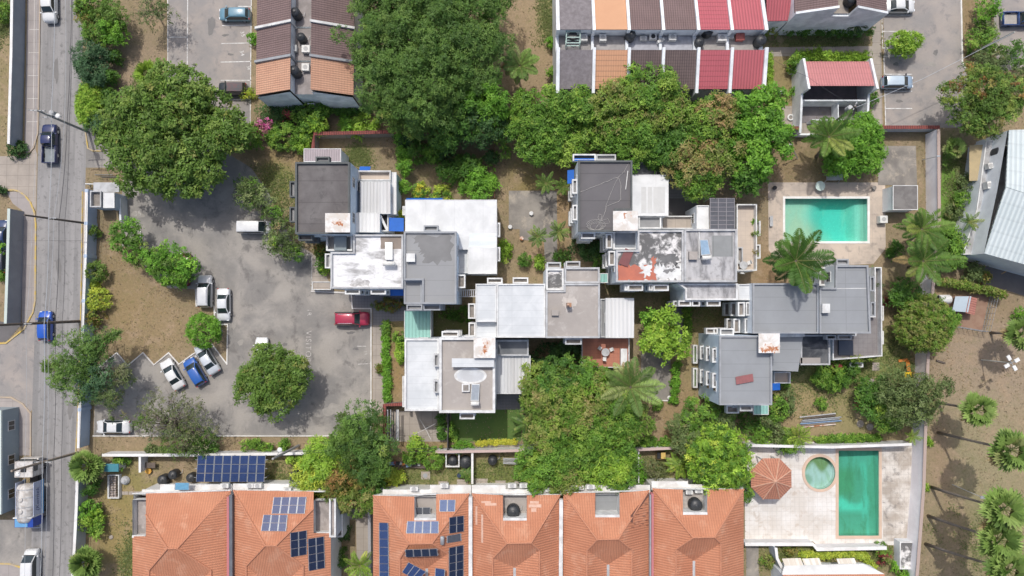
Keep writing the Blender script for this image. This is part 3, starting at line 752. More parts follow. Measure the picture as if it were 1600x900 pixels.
# --- A : dark felt roof, north west corner
A = house("apartment_block", "large dark felt roofed apartment with rust marked white tower at the complex west end", 505, 310, G1)
block(A, (462.5,254,547.5,366), 9.0, felt_dark, wall_b, rimm=rim_d, par=.35)
block(A, (475.5,233,532,252), 4.6, mauve_zinc, wall_w, par=0, rname="canopy_roof", win=False)
wbox(A, 493,244.5,514.6,253.5, 7.6, rim_d, soil_grey)
wbox(A, 452.3,283,462,308, 7.8, rim_d, soil_grey, storeys=3); wbox(A, 452.3,323,462,347, 7.8, rim_d, soil_grey, storeys=3)
wbox(A, 466,366.5,488,376, 8.3, rim_d, soil, storeys=2)
tw = tower(A, 508,333,547,363, 10.3, 8.9); patch(tw, [(518,345),(526,343),(537,346),(536,352),(528,352),(520,348)], 10.306, rust, "rust_stain", .18)
block(A, (563.5,284,609,333), 5.6, zinc, wall_b, par=0, rname="zinc_roof")
block(A, (551,333.3,592.5,362), 6.2, zinc_clean, wall_b, par=0, rname="zinc_roof", win=False)
block(A, (561,268,612,283.6), 4.2, beige_floor, wall_b, par=.7, parw=.16, rname="terrace_floor", win=False)
block(A, (592.8,334,608,362), 4.4, dark_in, wall_w, par=.5, parw=.14, rname="terrace_floor", win=False)
MB().bar(P(594,337,5.2), P(606,361,5.2), .3, .12).build("beam", rim_w, A)
block(A, (609.3,270,618.5,334), 4.4, zinc_clean, wall_b, par=0, rname="side_roof", win=False)
awning(A, 561,259,578,267.2, 4.3, side='n'); awning(A, 608,340,630,361, 4.9, side='e')
# --- B : white mouldy roof
B = house("apartment_block", "apartment with brilliant white roof blotched by grey mould and a brown corner patch", 575, 410, G1)
block(B, [(552.5,366.8),(630.6,366.8),(630.6,451),(517.5,451),(517.5,394),(552.5,394)], 8.4, white_mould, wall_w, rimm=rim_p, par=.32)
patch(B, [(595,369),(630,369),(630,389),(595,389)], 8.418, worn("brown_screed", (.27,.225,.19), (.20,.17,.15), .6, .8), "bare_patch", .05)
patch(B, [(547,438),(565,436),(577,439),(577,446),(548,447)], 8.418, worn("grime", (.34,.33,.32), (.62,.61,.60), .8, 1.6), "grime_patch", .2)
block(B, (511.5,368,552,392.5), 6.4, soil_grey, wall_b, par=.6, parw=.2, rname="light_well_floor", win=False)
slabbox(B, 522,369,541,391, 7.3, .4, worn("slate_cover", (.22,.26,.28)), "well_cover")
wbox(B, 507.5,396,517,419, 7.9, rim_w, soil_grey, storeys=3)
wbox(B, 538.7,451.3,562.5,460, 8.2, rim_w, soil_grey, storeys=3); wbox(B, 579,451.3,603,460, 8.2, rim_w, soil_grey, storeys=3)
awning(B, 608.7,452,630,462, 5.4)
block(B, (488,440,517.3,453), 1.0, conc, wall_w, par=.12, parw=.1, rname="ramp_top", win=False)
# --- C : grey wet roof
C = house("apartment_block", "apartment with grey roof darkened by a big damp stain beside the white mouldy one", 672, 420, G1)
block(C, [(631.4,362),(713.5,362),(713.5,475),(660,475),(660,438),(631.4,438)], 9.0, felt_grey2, wall_b, rimm=rim_g, par=.3)
block(C, (631.4,438.4,659.7,475), 8.1, felt_grey2, wall_b, rimm=rim_g, par=.2, win=False, rname="lower_roof")
patch(C, [(641,367),(668,366),(706,370),(707,402),(696,409),(664,410),(660,398),(655,390),(648,380)], 9.018, wet, "damp_stain", .45)
slabbox(C, 634.7,396,648.3,409, 9.6, .55, rim_w, "roof_hatch")
wbox(C, 635,475.4,660,485, 8.2, rim_g, soil_grey, storeys=3); wbox(C, 661.5,475.4,688,485, 8.2, rim_g, soil_grey, storeys=3)
wbox(C, 662,352,684.5,361.5, 7.4, rim_g, soil_grey)
wbox(C, 714,429,727,450, 7.6, rim_w, soil)
st = MB()
for k in range(9): st.bar(P(718 + k * 3.1, 453.5, 4.9), P(718 + k * 3.1, 463, 4.9), .12, .07)
st.bar(P(716,453,4.9), P(745,453,4.9), .1, .2); st.bar(P(716,463.5,4.9), P(745,463.5,4.9), .1, .2); st.build("footbridge", rim_p, C)
# --- D : big white low roof
D = house("apartment_block", "broad plain white low roof behind the damp grey apartment", 720, 340, G1)
block(D, [(634,313),(775.5,313),(775.5,427),(732,427),(732,389),(716.5,389),(716.5,364.4),(634,364.4)], 5.8, roof_white, wall_w, par=0)
block(D, (717,390,731.6,427), 4.9, roof_bluewhite, wall_w, par=.3, parw=.12, win=False, rname="gutter_roof")
patch(D, [(732.3,364.6),(775,365),(775,387),(733,387)], 5.812, worn("limewash", (.74,.78,.78), (.60,.65,.66), .7, .8, streak=(.3, 2, 1)), "limewash_band", .1)
wbox(D, 776.2,348,781.5,370, 5.2, rim_w, soil_grey); wbox(D, 776.2,386,781.5,408, 5.2, rim_w, soil_grey); wbox(D, 628.8,322,633.6,336, 5.0, rim_w, soil_grey)
awning(D, 634,308.6,691,313, 5.3, side='n')
# --- teal lean-to
T = house("lean_to", "teal corrugated lean-to roof below the grey damp apartment", 652, 507, None, "lean-to")
block(T, (632.5,486,672.5,527.5), 3.3, teal_deck, wall_w, par=0, win=False)
# --- E : blue white roof
E = house("apartment_block", "apartment with clean bluish white roof in the centre split by one dark seam", 800, 485, G1)
block(E, (776.5,443.5,852,527.5), 8.5, roof_bluewhite, wall_w, rimm=rim_w, par=.2, parw=.16)
block(E, (743.3,443.5,776,503), 8.5, roof_bluewhite, wall_w, rimm=rim_w, par=.2, parw=.12, win=False)
block(E, (743.3,503.4,776,527.5), 7.5, roof_bluewhite, wall_w, rimm=rim_w, par=.2, parw=.12, win=False, rname="lower_roof")
wbox(E, 731.5,474,742.8,498, 7.4, rim_w, soil, storeys=3); wbox(E, 732,504,742.8,526, 7.4, rim_w, soil, storeys=3)
wbox(E, 761,434,785,443, 7.8, rim_w, soil, storeys=2); wbox(E, 801,433.4,825.5,443, 7.8, rim_w, soil, storeys=2)
# --- F : beige screed roof
Fh = house("apartment_block", "apartment with beige screed roof and small rusty chimney at the centre of the complex", 895, 485, G1)
block(Fh, [(852.6,454),(881,454),(881,443),(937,443),(937,528),(852.6,528)], 8.6, roof_beige, wall_w, rimm=rim_p, par=.22)
block(Fh, (881.6,418,936.5,442.5), 8.1, roof_beige, wall_w, rimm=rim_p, par=.35, rname="lower_roof")
block(Fh, (853,420,880.6,453.4), 7.9, black_mould, wall_w, rimm=rim_w, par=.35, rname="lower_roof", win=False)
wbox(Fh, 854.4,409.6,876.7,419.6, 7.6, rim_p, soil, storeys=2); wbox(Fh, 884,408,906.7,417.6, 7.6, rim_p, soil, storeys=2)
wbox(Fh, 883,528.4,909,538.4, 8.0, rim_p, soil, storeys=2)
slabbox(Fh, 862,484,873,493, 9.1, .5, roof_beige, "roof_vent")
ch = slabbox(Fh, 886,473,893,480, 9.8, 1.2, worn("chimney_rust", (.26,.21,.18), (.42,.20,.09), .8, 2.5), "chimney")
MB().tube([P(887.5,476,9.8), P(887.5,476,10.3)], .12, 8).build("flue", rust, ch)
patch(Fh, [(878,466),(893,462),(900,470),(896,482),(884,486),(877,476)], 8.614, worn("pale_screed", (.52,.485,.45), (.42,.39,.36), .7, 1.0), "pale_patch", .3)
block(Fh, (938,428,949,441), 5.2, teal_deck, wall_w, par=0, rname="side_roof", win=False)
block(Fh, (937.5,467,946.5,527), 4.6, soil_grey, wall_w, par=.3, parw=.12, rname="gutter_roof", win=False)
block(Fh, (947,466.7,989.6,527), 5.9, zinc_clean, wall_w, par=0, rname="zinc_roof")
block(Fh, (910,528.6,982,573), 3.1, red_floor, wall_w, par=.0, rname="terrace_floor", win=False)
railing(Fh, [(911,573),(981,573),(981,529)], 3.1, 1.0, rim_w)
slabbox(Fh, 970,545,980,572, 3.95, .8, rim_w, "balustrade")
# --- H : white and beige roofs, south west
Hh = house("apartment_block", "southwest apartment half white roof, half beige roof with white puddle shaped patch", 705, 585, G1)
block(Hh, (632.7,529,686.2,641.5), 6.5, roof_bluewhite, wall_w, rimm=rim_w, par=.3)
block(Hh, (686.7,527,773.8,644.4), 8.7, roof_beige, wall_w, rimm=rim_w, par=.42, parw=.3)
wbox(Hh, 677.5,553,685.8,573, 7.6, rim_p, soil_grey); wbox(Hh, 677.5,594,685.8,614, 7.6, rim_p, soil_grey)
wbox(Hh, 690,517.5,716.7,526.6, 8.0, rim_w, soil, storeys=3); wbox(Hh, 718,645,741.5,655, 8.0, rim_w, soil, storeys=3)
wbox(Hh, 628.6,588,632.3,636, 3.6, rim_w, soil_grey)
tw = tower(Hh, 740,528.6,774,559.4, 10.2, 8.6); patch(tw, [(757,534),(763,532),(768,536),(764,542),(760,550),(752,553),(748,549),(755,546),(756,540)], 10.206, rust, "rust_stain", .2)
slabbox(Hh, 706,560,772,573.6, 9.6, .25, roof_bluewhite, "canopy_slab")
ell = lambda rx, ry, z: [P(735 + rx * math.cos(a), 587 + ry * math.sin(a), z) for a in np.linspace(0, 2 * math.pi, 28, endpoint=False)]
MB().sheet(ell(25.5, 13, 8.722)).build("patch_border", rim_w, Hh); MB().sheet(ell(21.5, 10, 8.73)).build("sealed_patch", worn("sealant", (.56,.58,.60), (.44,.45,.46), .6, 1.0), Hh)
slabbox(Hh, 721.6,599.5,734,612.4, 9.1, .4, rim_w, "roof_hatch"); slabbox(Hh, 723.6,601.5,732,610.4, 9.12, .02, soil, "hatch_lid")
block(Hh, (774.6,531,826,556), 5.8, worn("slate_felt", (.13,.14,.15), (.24,.245,.25), .6, .6), wall_w, rimm=rim_p, par=.2, rname="lower_roof", win=False)
block(Hh, (774.6,556.6,828,614.4), 5.4, zinc, wall_w, par=0, rname="zinc_roof")
# --- J : charcoal roof with ropes
J = house("apartment_block", "apartment with charcoal roof carrying a tangle of loose pale cable", 945, 305, G1)
block(J, [(903,251.4),(987.5,251.4),(987.5,329),(962,329),(962,362.5),(903,362.5)], 9.0, felt_dark2, wall_w, rimm=rim_d, par=.32)
tower(J, 958,329.6,997,360.5, 10.2, 8.0)
patch(J, [(975,333),(986,331),(987,341),(976,342)], 10.206, rust, "rust_stain", .12)
patch(J, [(977,334.5),(984.6,333),(985,339.4),(977.6,340.4)], 10.212, rust_white, "repainted_spot", .05)
block(J, (988.3,274,1043.5,336.5), 5.8, roof_white, wall_w, par=0, rname="zinc_roof", win=False)
for k, (a, b) in enumerate(((1002,1010),(1012,1019),(1021,1039))):
    patch(J, [(a,292),(b,292),(b,333),(a,333)], 5.815, worn("roof_sheet_grey", (.58,.585,.575), (.50,.50,.49), .5, .6), "roof_light")
block(J, (988.5,255,1025,273.6), 4.4, worn("slate_sheet", (.10,.105,.12), (.16,.165,.18), .7, 1.0), wall_w, par=0, rname="shed_roof", win=False)
block(J, (996.5,338,1032,358), 5.0, soil_grey, wall_w, par=.5, parw=.18, rname="terrace_floor", win=False)
wbox(J, 894,280,902.6,302.5, 8.1, rim_w, soil_grey, storeys=3); wbox(J, 894.5,320,902.6,344, 8.1, rim_w, soil_grey, storeys=3)
wbox(J, 908,363,930,373, 8.2, rim_w, soil_grey, storeys=3)
wbox(J, 895,240.5,931,251, 7.0, rim_w, dark_in); wbox(J, 931.5,241,962.5,251, 7.0, rim_p, soil_grey)
awning(J, 897.5,246,929,251.2, 7.2, side='n'); awning(J, 887,265,897,286, 5.8, side='w')
cb = MB()
def rope(mb, pts, z, r=.022, wob=0.0):
    q = [P(x, y, z) for x, y in pts]; out = []
    for a, b in zip(q, q[1:]):
        for k in range(6): out.append(a.lerp(b, k / 6) + Vector((random.uniform(-wob, wob), random.uniform(-wob, wob), random.uniform(0, .03))))
    mb.tube(out + [q[-1]], r, 5)
rope(cb, [(904,301),(930,291),(959,279),(966,277),(970,288),(969.5,312),(965,316),(948,322),(944,335),(939,345)], 9.04, .022, .03)
rope(cb, [(984,252),(975,268),(966,277),(955,300),(946,324)], 9.05, .016, .03)
for k in range(4):
    a0 = random.uniform(0, 6); rope(cb, [(931 + (9 + 2 * k) * math.cos(a0 + a), 354 - k * .8 + (4.2 + k) * math.sin(a0 + a) * 1.2) for a in np.linspace(0, 5.9, 12)], 9.04 + .02 * k, .02, .04)
rope(cb, [(938,346),(934,340),(936,334),(941,337),(938,346),(930,358)], 9.05, .02, .03); rope(cb, [(938,345),(950,342),(953,348),(944,350),(936,347)], 9.06, .02, .03)
tag(cb.build("cable", flat("cable_pale", (.44,.425,.40)), loc=P(931, 350, 9.05)), "pale cable lying in loops on the charcoal roof", "cable")
tag(MB().bar(P(981,267,9.12), P(977.5,296,9.12), .09, .09).build("plank", flat("plank_white", (.6,.59,.57)), loc=P(979, 280, 9.1)), "slim pale batten lying on the charcoal roof", "plank")
# --- K : black and white mould, red primer
K = house("apartment_block", "apartment with black mould streaked white roof and red primer corner", 1020, 400, G1)
block(K, [(995.5,360),(1067.4,360),(1067.4,441),(962,441),(962,391),(995.5,391)], 8.7, black_mould, wall_w, rimm=rim_p, par=.3)
block(K, (957.5,361.5,995,390), 7.4, worn("slate_wet", (.20,.22,.245), (.30,.32,.34), .6, .5), wall_w, rimm=rim_w, par=.3, rname="lower_roof", win=False)
patch(K, [(964,415),(976,412),(992,416),(1016,416),(1020,402),(1025,404),(1024,418),(1026,438),(996,439),(964,439.5)], 8.716, red_paint, "primer_patch", .25)
patch(K, [(1000,417),(1018,414),(1017,427),(1010,432),(1002,426)], 8.722, rim_w, "white_patch", .35)
patch(K, [(1026,416),(1044,413),(1058,418),(1064,404),(1066,438),(1028,439)], 8.722, rim_w, "white_patch", .45, 7)
patch(K, [(1036,420),(1054,419),(1052,425),(1038,426)], 8.728, wet, "bare_patch", .2)
patch(K, [(1030,402),(1052,396),(1060,402),(1056,413),(1034,412)], 8.722, worn("black_felt", (.13,.13,.13), (.20,.20,.20), .6, .8), "bare_patch", .3)
wbox(K, 947,365,957,388, 8.0, rim_w, soil, storeys=3); wbox(K, 951,392,961.5,415, 8.0, rim_w, soil, storeys=3)
wbox(K, 981,444.5,1005,454.5, 8.2, rim_w, soil, storeys=3); wbox(K, 1021,444.5,1045,454.5, 8.2, rim_w, soil, storeys=3)
wbox(K, 976,443.5,981,454, 8.0, rim_w, soil_grey, storeys=2); wbox(K, 1014,443.5,1020,454, 8.0, rim_w, soil_grey, storeys=2)
def lying_sheet(label, pts, z, mat):
    q = [P(x, y, z) for x, y in pts]; c = sum(q, Vector()) / len(q)
    mb = MB().prism(q, z - .05, z, 0, top=0)
    a, b, c2, d = q
    for k in (.2, .4, .6, .8): mb.bar(a.lerp(b, k) + Vector((0, 0, .012)), d.lerp(c2, k) + Vector((0, 0, .012)), .05, .02)
    return tag(mb.build("roofing_sheet", mat, loc=c), label, "roofing sheet")
lying_sheet("maroon roofing sheet lying askew by the red primer corner", [(977.5,387.6),(990,393),(981,417),(966,412)], 8.86, maroon)
# --- L : grey mould, solar heater
Lh = house("apartment_block", "apartment with grey streaky roof, grey rectangle patch and beige side terrace", 1110, 400, G1)
block(Lh, (1068.4,358.5,1150.5,441), 8.9, grey_mould, wall_w, rimm=rim_p, par=.3)
patch(Lh, [(1112,368),(1145.5,368),(1146,401),(1112.5,401)], 8.92, worn("grey_felt_patch", (.27,.28,.28), (.22,.23,.23), .6, .5, seams=(2.2, 40, .05, .4)), "felt_patch")
slabbox(Lh, 1077,393,1089.8,405.6, 9.5, .55, roof_beige, "roof_hatch")
MB().tube([P(1092.5,362,9.02), P(1092.5,404,9.02)], .06, 6).build("roof_pipe", rim_w, Lh)
block(Lh, [(1058,443),(1152,443),(1152,469),(1070,469),(1070,452)], 8.0, grey_mould, wall_w, rimm=rim_w, par=.25, rname="lower_roof")
wbox(Lh, 1060,469.4,1080,478.6, 7.8, rim_w, soil, storeys=3); wbox(Lh, 1081,469.4,1094,478.6, 7.8, rim_w, dark_in, storeys=3); wbox(Lh, 1104,469.4,1126,478.6, 7.8, rim_w, soil, storeys=3)
block(Lh, (1147.6,320.5,1179,423.5), 3.3, beige_floor, wall_w, rimm=rim_w, par=.9, parw=.14, rname="terrace_floor", win=False)
block(Lh, (1088,321,1108,358), 5.6, roof_white, wall_w, par=.15, parw=.12, rname="lower_roof")
block(Lh, (1032.6,338,1087.5,358), 3.2, conc, wall_w, par=.5, parw=.12, rname="terrace_floor", win=False)
wbox(Lh, 1152,386,1161,412, 3.9, rim_p, soil); wbox(Lh, 1180,345,1188.5,368, 2.4, rim_w, soil); wbox(Lh, 1180,382,1188.5,404, 2.4, rim_w, soil)
pg = MB(); q = rect(1109.4,310,1147.2,358, 6.4)
pg.prism(q, 6.36, 6.4, 0, top=0, bottom=True); pgo = pg.build("pergola_cover", worn("pergola_tint", (.085,.09,.105), (.13,.13,.15), .5, 1), Lh)
bt = MB()
for k in range(8): bt.bar(q[0].lerp(q[3], k / 7) + Vector((0, 0, .03)), q[1].lerp(q[2], k / 7) + Vector((0, 0, .03)), .06, .05)
for k in range(4): bt.bar(q[0].lerp(q[1], k / 3) + Vector((0, 0, .08)), q[3].lerp(q[2], k / 3) + Vector((0, 0, .08)), .07, .05)
for p in q: bt.bar(Vector((p.x, p.y, 3.3)), Vector((p.x, p.y, 6.35)), .1, .1)
bt.build("batten", flat("batten_grey", (.26,.25,.27)), pgo)
# --- N : grey roofs, east
Nn = house("apartment_block", "apartment with plain grey roof shaded by the tall coconut palm", 1225, 480, G1)
block(Nn, (1174.8,442.5,1278,521), 8.5, felt_grey, wall_w, rimm=rim_g, par=.26)
block(Nn, (1152.6,444,1174.4,469), 7.6, roof_bluewhite, wall_w, rimm=rim_w, par=.2, parw=.12, rname="lower_roof")
wbox(Nn, 1153,472,1164,494, 7.6, rim_w, soil, storeys=3); wbox(Nn, 1165.4,472,1174.4,493, 7.6, rim_w, soil_grey, storeys=3)
block(Nn, (1161.5,497.5,1174.4,520.5), 6.4, worn("stained_terrace", (.16,.15,.145), (.26,.25,.24), .6, 1.0), wall_w, rimm=rim_w, par=.5, parw=.16, rname="terrace_floor", win=False)
wbox(Nn, 1146,498,1156.5,520, 6.6, rim_w, soil, storeys=2)
Q = house("apartment_block", "easternmost apartment with grey roof, white box vent and planted dark terrace", 1320, 480, G1)
block(Q, [(1279,449.5),(1303.5,449.5),(1304,414.5),(1355,414.5),(1359,521),(1279,521)], 9.0, felt_grey, wall_w, rimm=rim_g, par=.3)
block(Q, (1278.5,417.5,1303,446.5), 6.2, felt_dark, wall_w, rimm=rim_w, par=.3, rname="lower_roof", win=False)
wbox(Q, 1307,404.5,1326.5,414, 8.0, rim_g, soil_grey, storeys=2); wbox(Q, 1359,432,1367,455, 7.6, rim_g, soil_grey, storeys=3); wbox(Q, 1360,471.6,1368,494, 7.6, rim_g, soil_grey, storeys=3)
slabbox(Q, 1285,474.5,1297,489, 9.75, .7, rim_w, "roof_vent")
patch(Q, [(1281,450.6),(1354,450.0),(1354,450.9),(1281,451.5)], 9.018, rim_w, "white_seam")
block(Q, [(1296,523),(1331,523),(1331,494),(1361,494),(1361,418),(1372,418),(1373,556),(1296,562)], 3.0, worn("dark_tile_terrace", (.19,.175,.175), (.25,.235,.23), .6, .6, seams=(.6,.6,.02,.3)), wall_w, rimm=rim_w, par=.9, parw=.14, rname="terrace_floor", win=False)
slabbox(Q, 1311,532,1333,555, 3.4, .4, worn("slate_blue", (.075,.09,.12)), "awning_roof")
block(Q, (1249,523,1295,570), 5.2, worn("black_stained_roof", (.04,.045,.055), (.22,.225,.23), .6, .5, .15), wall_b, rimm=rim_p, par=.4, parw=.2, rname="lower_roof", win=False)
slabbox(Q, 1250,559,1282,568, 5.6, .35, roof_beige, "planter_bench")
wbox(Q, 1291,523,1307,531, 7.4, rim_g, dark_in); wbox(Q, 1309,523,1331,531, 7.6, rim_g, soil_grey)
wbox(Q, 1374,478,1381,501, 2.0, rim_w, soil); wbox(Q, 1374,517,1381,538, 2.0, rim_w, soil); wbox(Q, 1328,566,1349,574, 2.0, rim_w, soil)
O = house("apartment_block", "south east apartment with grey roof, red sheet and stepped white planters on its west wall", 1165, 580, G1)
block(O, (1123,524.4,1205.4,632.5), 9.0, felt_grey, wall_b, rimm=rim_g, par=.26)
tw = tower(O, 1185.5,521,1218.5,551.5, 10.2, 8.8); patch(tw, [(1188,541),(1198,539),(1217.5,540),(1217,551),(1206,549),(1197,551),(1188,549)], 10.206, rust, "rust_stain", .25)
q = [P(x, y, 6.6) for x, y in ((1206,525.6),(1255,524),(1247,580.5),(1206,579))]
MB().prism(q, 0, 6.6, 0).build("wall", wall_b, O); MB().sheet([Vector((p.x, p.y, 6.6)) for p in q]).build("slab_roof", felt_grey, O)
MB().bar(P(1206,524,6.9), P(1256,522.6,6.9), .5, .5).build("parapet", rim_w, O)
wbox(O, 1113,544,1122.6,566.5, 8.0, rim_w, soil_grey, storeys=3); wbox(O, 1113,583,1122.6,606, 8.0, rim_w, soil_grey, storeys=3)
wbox(O, 1156,633,1176,642.6, 8.2, rim_p, soil_grey, storeys=2); wbox(O, 1135,633,1155,646, 5.4, rim_w, soil)
wbox(O, 1125,513,1147,524, 7.6, rim_w, soil_grey, storeys=2); wbox(O, 1103,512.5,1122,522, 5.0, rim_w, soil)
awning(O, 1207,599,1221,610, 4.0, side='e')
block(O, (1206,580.5,1232,598), 2.4, beige_floor, wall_w, rimm=rim_w, par=.7, parw=.12, rname="terrace_floor", win=False)
block(O, (1178,633.5,1200,647), 2.6, teal_deck, wall_b, par=0, rname="lower_roof", win=False)
wbox(O, 1083,539,1090,568, .9, rim_w, lawn); wbox(O, 1083,575,1090,606, .9, rim_w, lawn)
lying_sheet("faded red roofing sheet on the south east grey roof", [(1149.4,589),(1176,584),(1177.7,596),(1150.5,601)], 9.2, worn("red_sheet", (.30,.115,.115), (.22,.10,.10), .6, 1.0))
# ---------------------------------------------------------------- row of six town houses at the top (mono-pitch roofs either side of a service roof)
shingle_g = worn("shingle_grey", (.235,.215,.225), (.15,.135,.14), .8, 2.2, .2, .3, .95)
tile_dk = worn("tile_dark_brown", (.155,.115,.11), (.115,.085,.085), .6, .6, .2, .15, .9, lines=(.28, .35, .36, .45))
tile_dk2 = worn("tile_brown", (.215,.15,.145), (.165,.115,.11), .6, .6, .2, .15, .9, lines=(.28, .35, .36, .3))
sheet_or = worn("sheet_peach", (.58,.315,.185), (.52,.27,.155), .5, .4, .2, .08, .75, lines=(.3, .1, .62, .45))
sheet_or2 = worn("sheet_peach_plain", (.58,.325,.19), (.52,.28,.16), .5, .4, .2, .08, .75)
sheet_pk = worn("sheet_red_pink", (.45,.105,.13), (.39,.09,.11), .5, .4, .2, .08, .7, lines=(.3, .1, .62, .45))
sheet_pk2 = worn("sheet_red_ribbed", (.46,.115,.135), (.40,.095,.115), .5, .5, .2, .1, .7, lines=(.36, .3, 1, 0))
sheet_rose = worn("sheet_rose", (.52,.215,.215), (.46,.18,.18), .5, .5, .2, .08, .7, lines=(.34, .22, .9, .12))
party = worn("party_wall", (.84,.87,.89), (.40,.43,.45), .6, .6, .2, .1, .85)
def slope_wall(mb, a, b, wd, zb):
    a, b = Vector(a), Vector(b); d = (b - a).xy.normalized(); n = Vector((-d.y, d.x, 0)) * wd / 2
    pts = [a + n, a - n, b - n, b + n]; lo = [Vector((p.x, p.y, zb)) for p in pts]
    mb.poly([pts[0], pts[1], pts[2], pts[3]][::-1])
    for i in range(4): mb.poly([lo[i], lo[(i + 1) % 4], pts[(i + 1) % 4], pts[i]])
def slope_roof(t, name, quad, mat, th=.16, trim=None):
    """quad of world points (ccw from above)"""
    n = (quad[1] - quad[0]).cross(quad[2] - quad[0]); quad = quad if n.z > 0 else quad[::-1]
    lo = [p - Vector((0, 0, th)) for p in quad]; mb = MB(); mb.poly(quad); mb.poly(lo[::-1])
    for i in range(4): mb.poly([lo[i], lo[(i + 1) % 4], quad[(i + 1) % 4], quad[i]])
    return mb.build(name, mat, t)
ZH, ZS, ZN = 8.2, 7.0, 5.9
rows = [((875,876.4,876,876), (924,925.6,926.3,925.6), shingle_g, shingle_g, "grey shingle", (.33,.31,.30)),
        ((927,929.6,930.6,929.6), (976,981,980,980), sheet_or2, sheet_or, "peach orange", (.38,.36,.35)),
        ((980.5,987,986,985), (1026,1030,1034,1034), tile_dk2, tile_dk, "left dark brown tiled", (.40,.405,.44)),
        ((1032.5,1038,1039,1039.6), (1080,1087,1090,1088.6), tile_dk2, tile_dk, "right dark brown tiled", (.42,.43,.47)),
        ((1085,1091,1092.5,1090), (1134,1140.7,1141.5,1140), sheet_pk, sheet_pk, "red pink lined", (.36,.34,.32)),
        ((1137.5,1144,1146,1142.5), (1185,1196,1195,1191.5), sheet_pk2, sheet_pk2, "plain red ribbed end of terrace", (.36,.34,.32))]
YN, YV1, YV2, YS = -34, 46, 78, 139
bounds = [P(872, 78, ZH).x, P(928.3, 78, ZH).x, P(983, 78, ZH).x, P(1036.6, 78, ZH).x, P(1091.3, 78, ZH).x, P(1143.6, 78, ZH).x, P(1197, 78, ZH).x]
yn, yv1, yv2, ys = P(900, -10, ZN).y + 2.2, P(900, YV1, ZH).y, P(900, YV2, ZH).y, P(900, YS, ZS).y
for i in range(6):
    x0, x1 = bounds[i] + .2, bounds[i + 1] - .2
    nm = rows[i][4]; xm = (x0 + x1) / 2
    t = thing("terraced_house", f"terraced house with {nm} roof slopes facing a shared service gap", "house", Vector((xm, (yv1 + yv2) / 2, 0)), "terraced houses of the coloured roof row")
    slope_roof(t, "north_roof", [Vector((x0, yn, ZN)), Vector((x1, yn, ZN)), Vector((x1, yv1, ZH)), Vector((x0, yv1, ZH))], rows[i][2])
    slope_roof(t, "south_roof", [Vector((x0, yv2, ZH)), Vector((x1, yv2, ZH)), Vector((x1, ys, ZS)), Vector((x0, ys, ZS))], rows[i][3])
    mb = MB(); q = [Vector((x0, yn - .5, 0)), Vector((x1, yn - .5, 0)), Vector((x1, yv1 + .12, 0)), Vector((x0, yv1 + .12, 0))]; mb.prism(q, 0, ZN - .2, 0)
    mb.poly([Vector((x1, yv1 + .1, ZN - .3)), Vector((x0, yv1 + .1, ZN - .3)), Vector((x0, yv1 + .1, ZH - .2)), Vector((x1, yv1 + .1, ZH - .2))][::-1])
    q = [Vector((x0, yv2 - .12, 0)), Vector((x1, yv2 - .12, 0)), Vector((x1, ys + .5, 0)), Vector((x0, ys + .5, 0))]; mb.prism(q, 0, ZS - .25, 0)
    mb.poly([Vector((x0, yv2 - .1, ZS - .4)), Vector((x1, yv2 - .1, ZS - .4)), Vector((x1, yv2 - .1, ZH - .2)), Vector((x0, yv2 - .1, ZH - .2))])
    mb.build("wall", wall_w, t)
    MB().prism([Vector((x0, yv2, 0)), Vector((x1, yv2, 0)), Vector((x1, yv1, 0)), Vector((x0, yv1, 0))], 5.0, 6.1, 0, top=0).build("service_roof", worn(f"service_roof_{nm[:4]}{i}", rows[i][5], tuple(c * .6 for c in rows[i][5]), .7, .5), t)
    for k, xx in ((0, bounds[i]),) + (((1, bounds[6]),) if i == 5 else ()):
        mb = MB(); wd = .42 if xx in (bounds[0], bounds[6]) else .36
        slope_wall(mb, (xx, yn - .3, ZN + .35), (xx, yv1 - .2, ZH + .35), wd, 0); slope_wall(mb, (xx, yv1 - .22, 6.55), (xx, yv2 + .22, 6.55), wd - .02, 0); slope_wall(mb, (xx, yv2 + .2, ZH + .35), (xx, ys - .6, ZS + .3), wd, 0)
        mb.build("party_wall", party, t)
    windows(t, [Vector((x0, ys + .5, 0)), Vector((x1, ys + .5, 0)), Vector((x1, ys + .52, 0)), Vector((x0, ys + .52, 0))], 0, ZS - .3, wall_w, every=2.2) if False else None
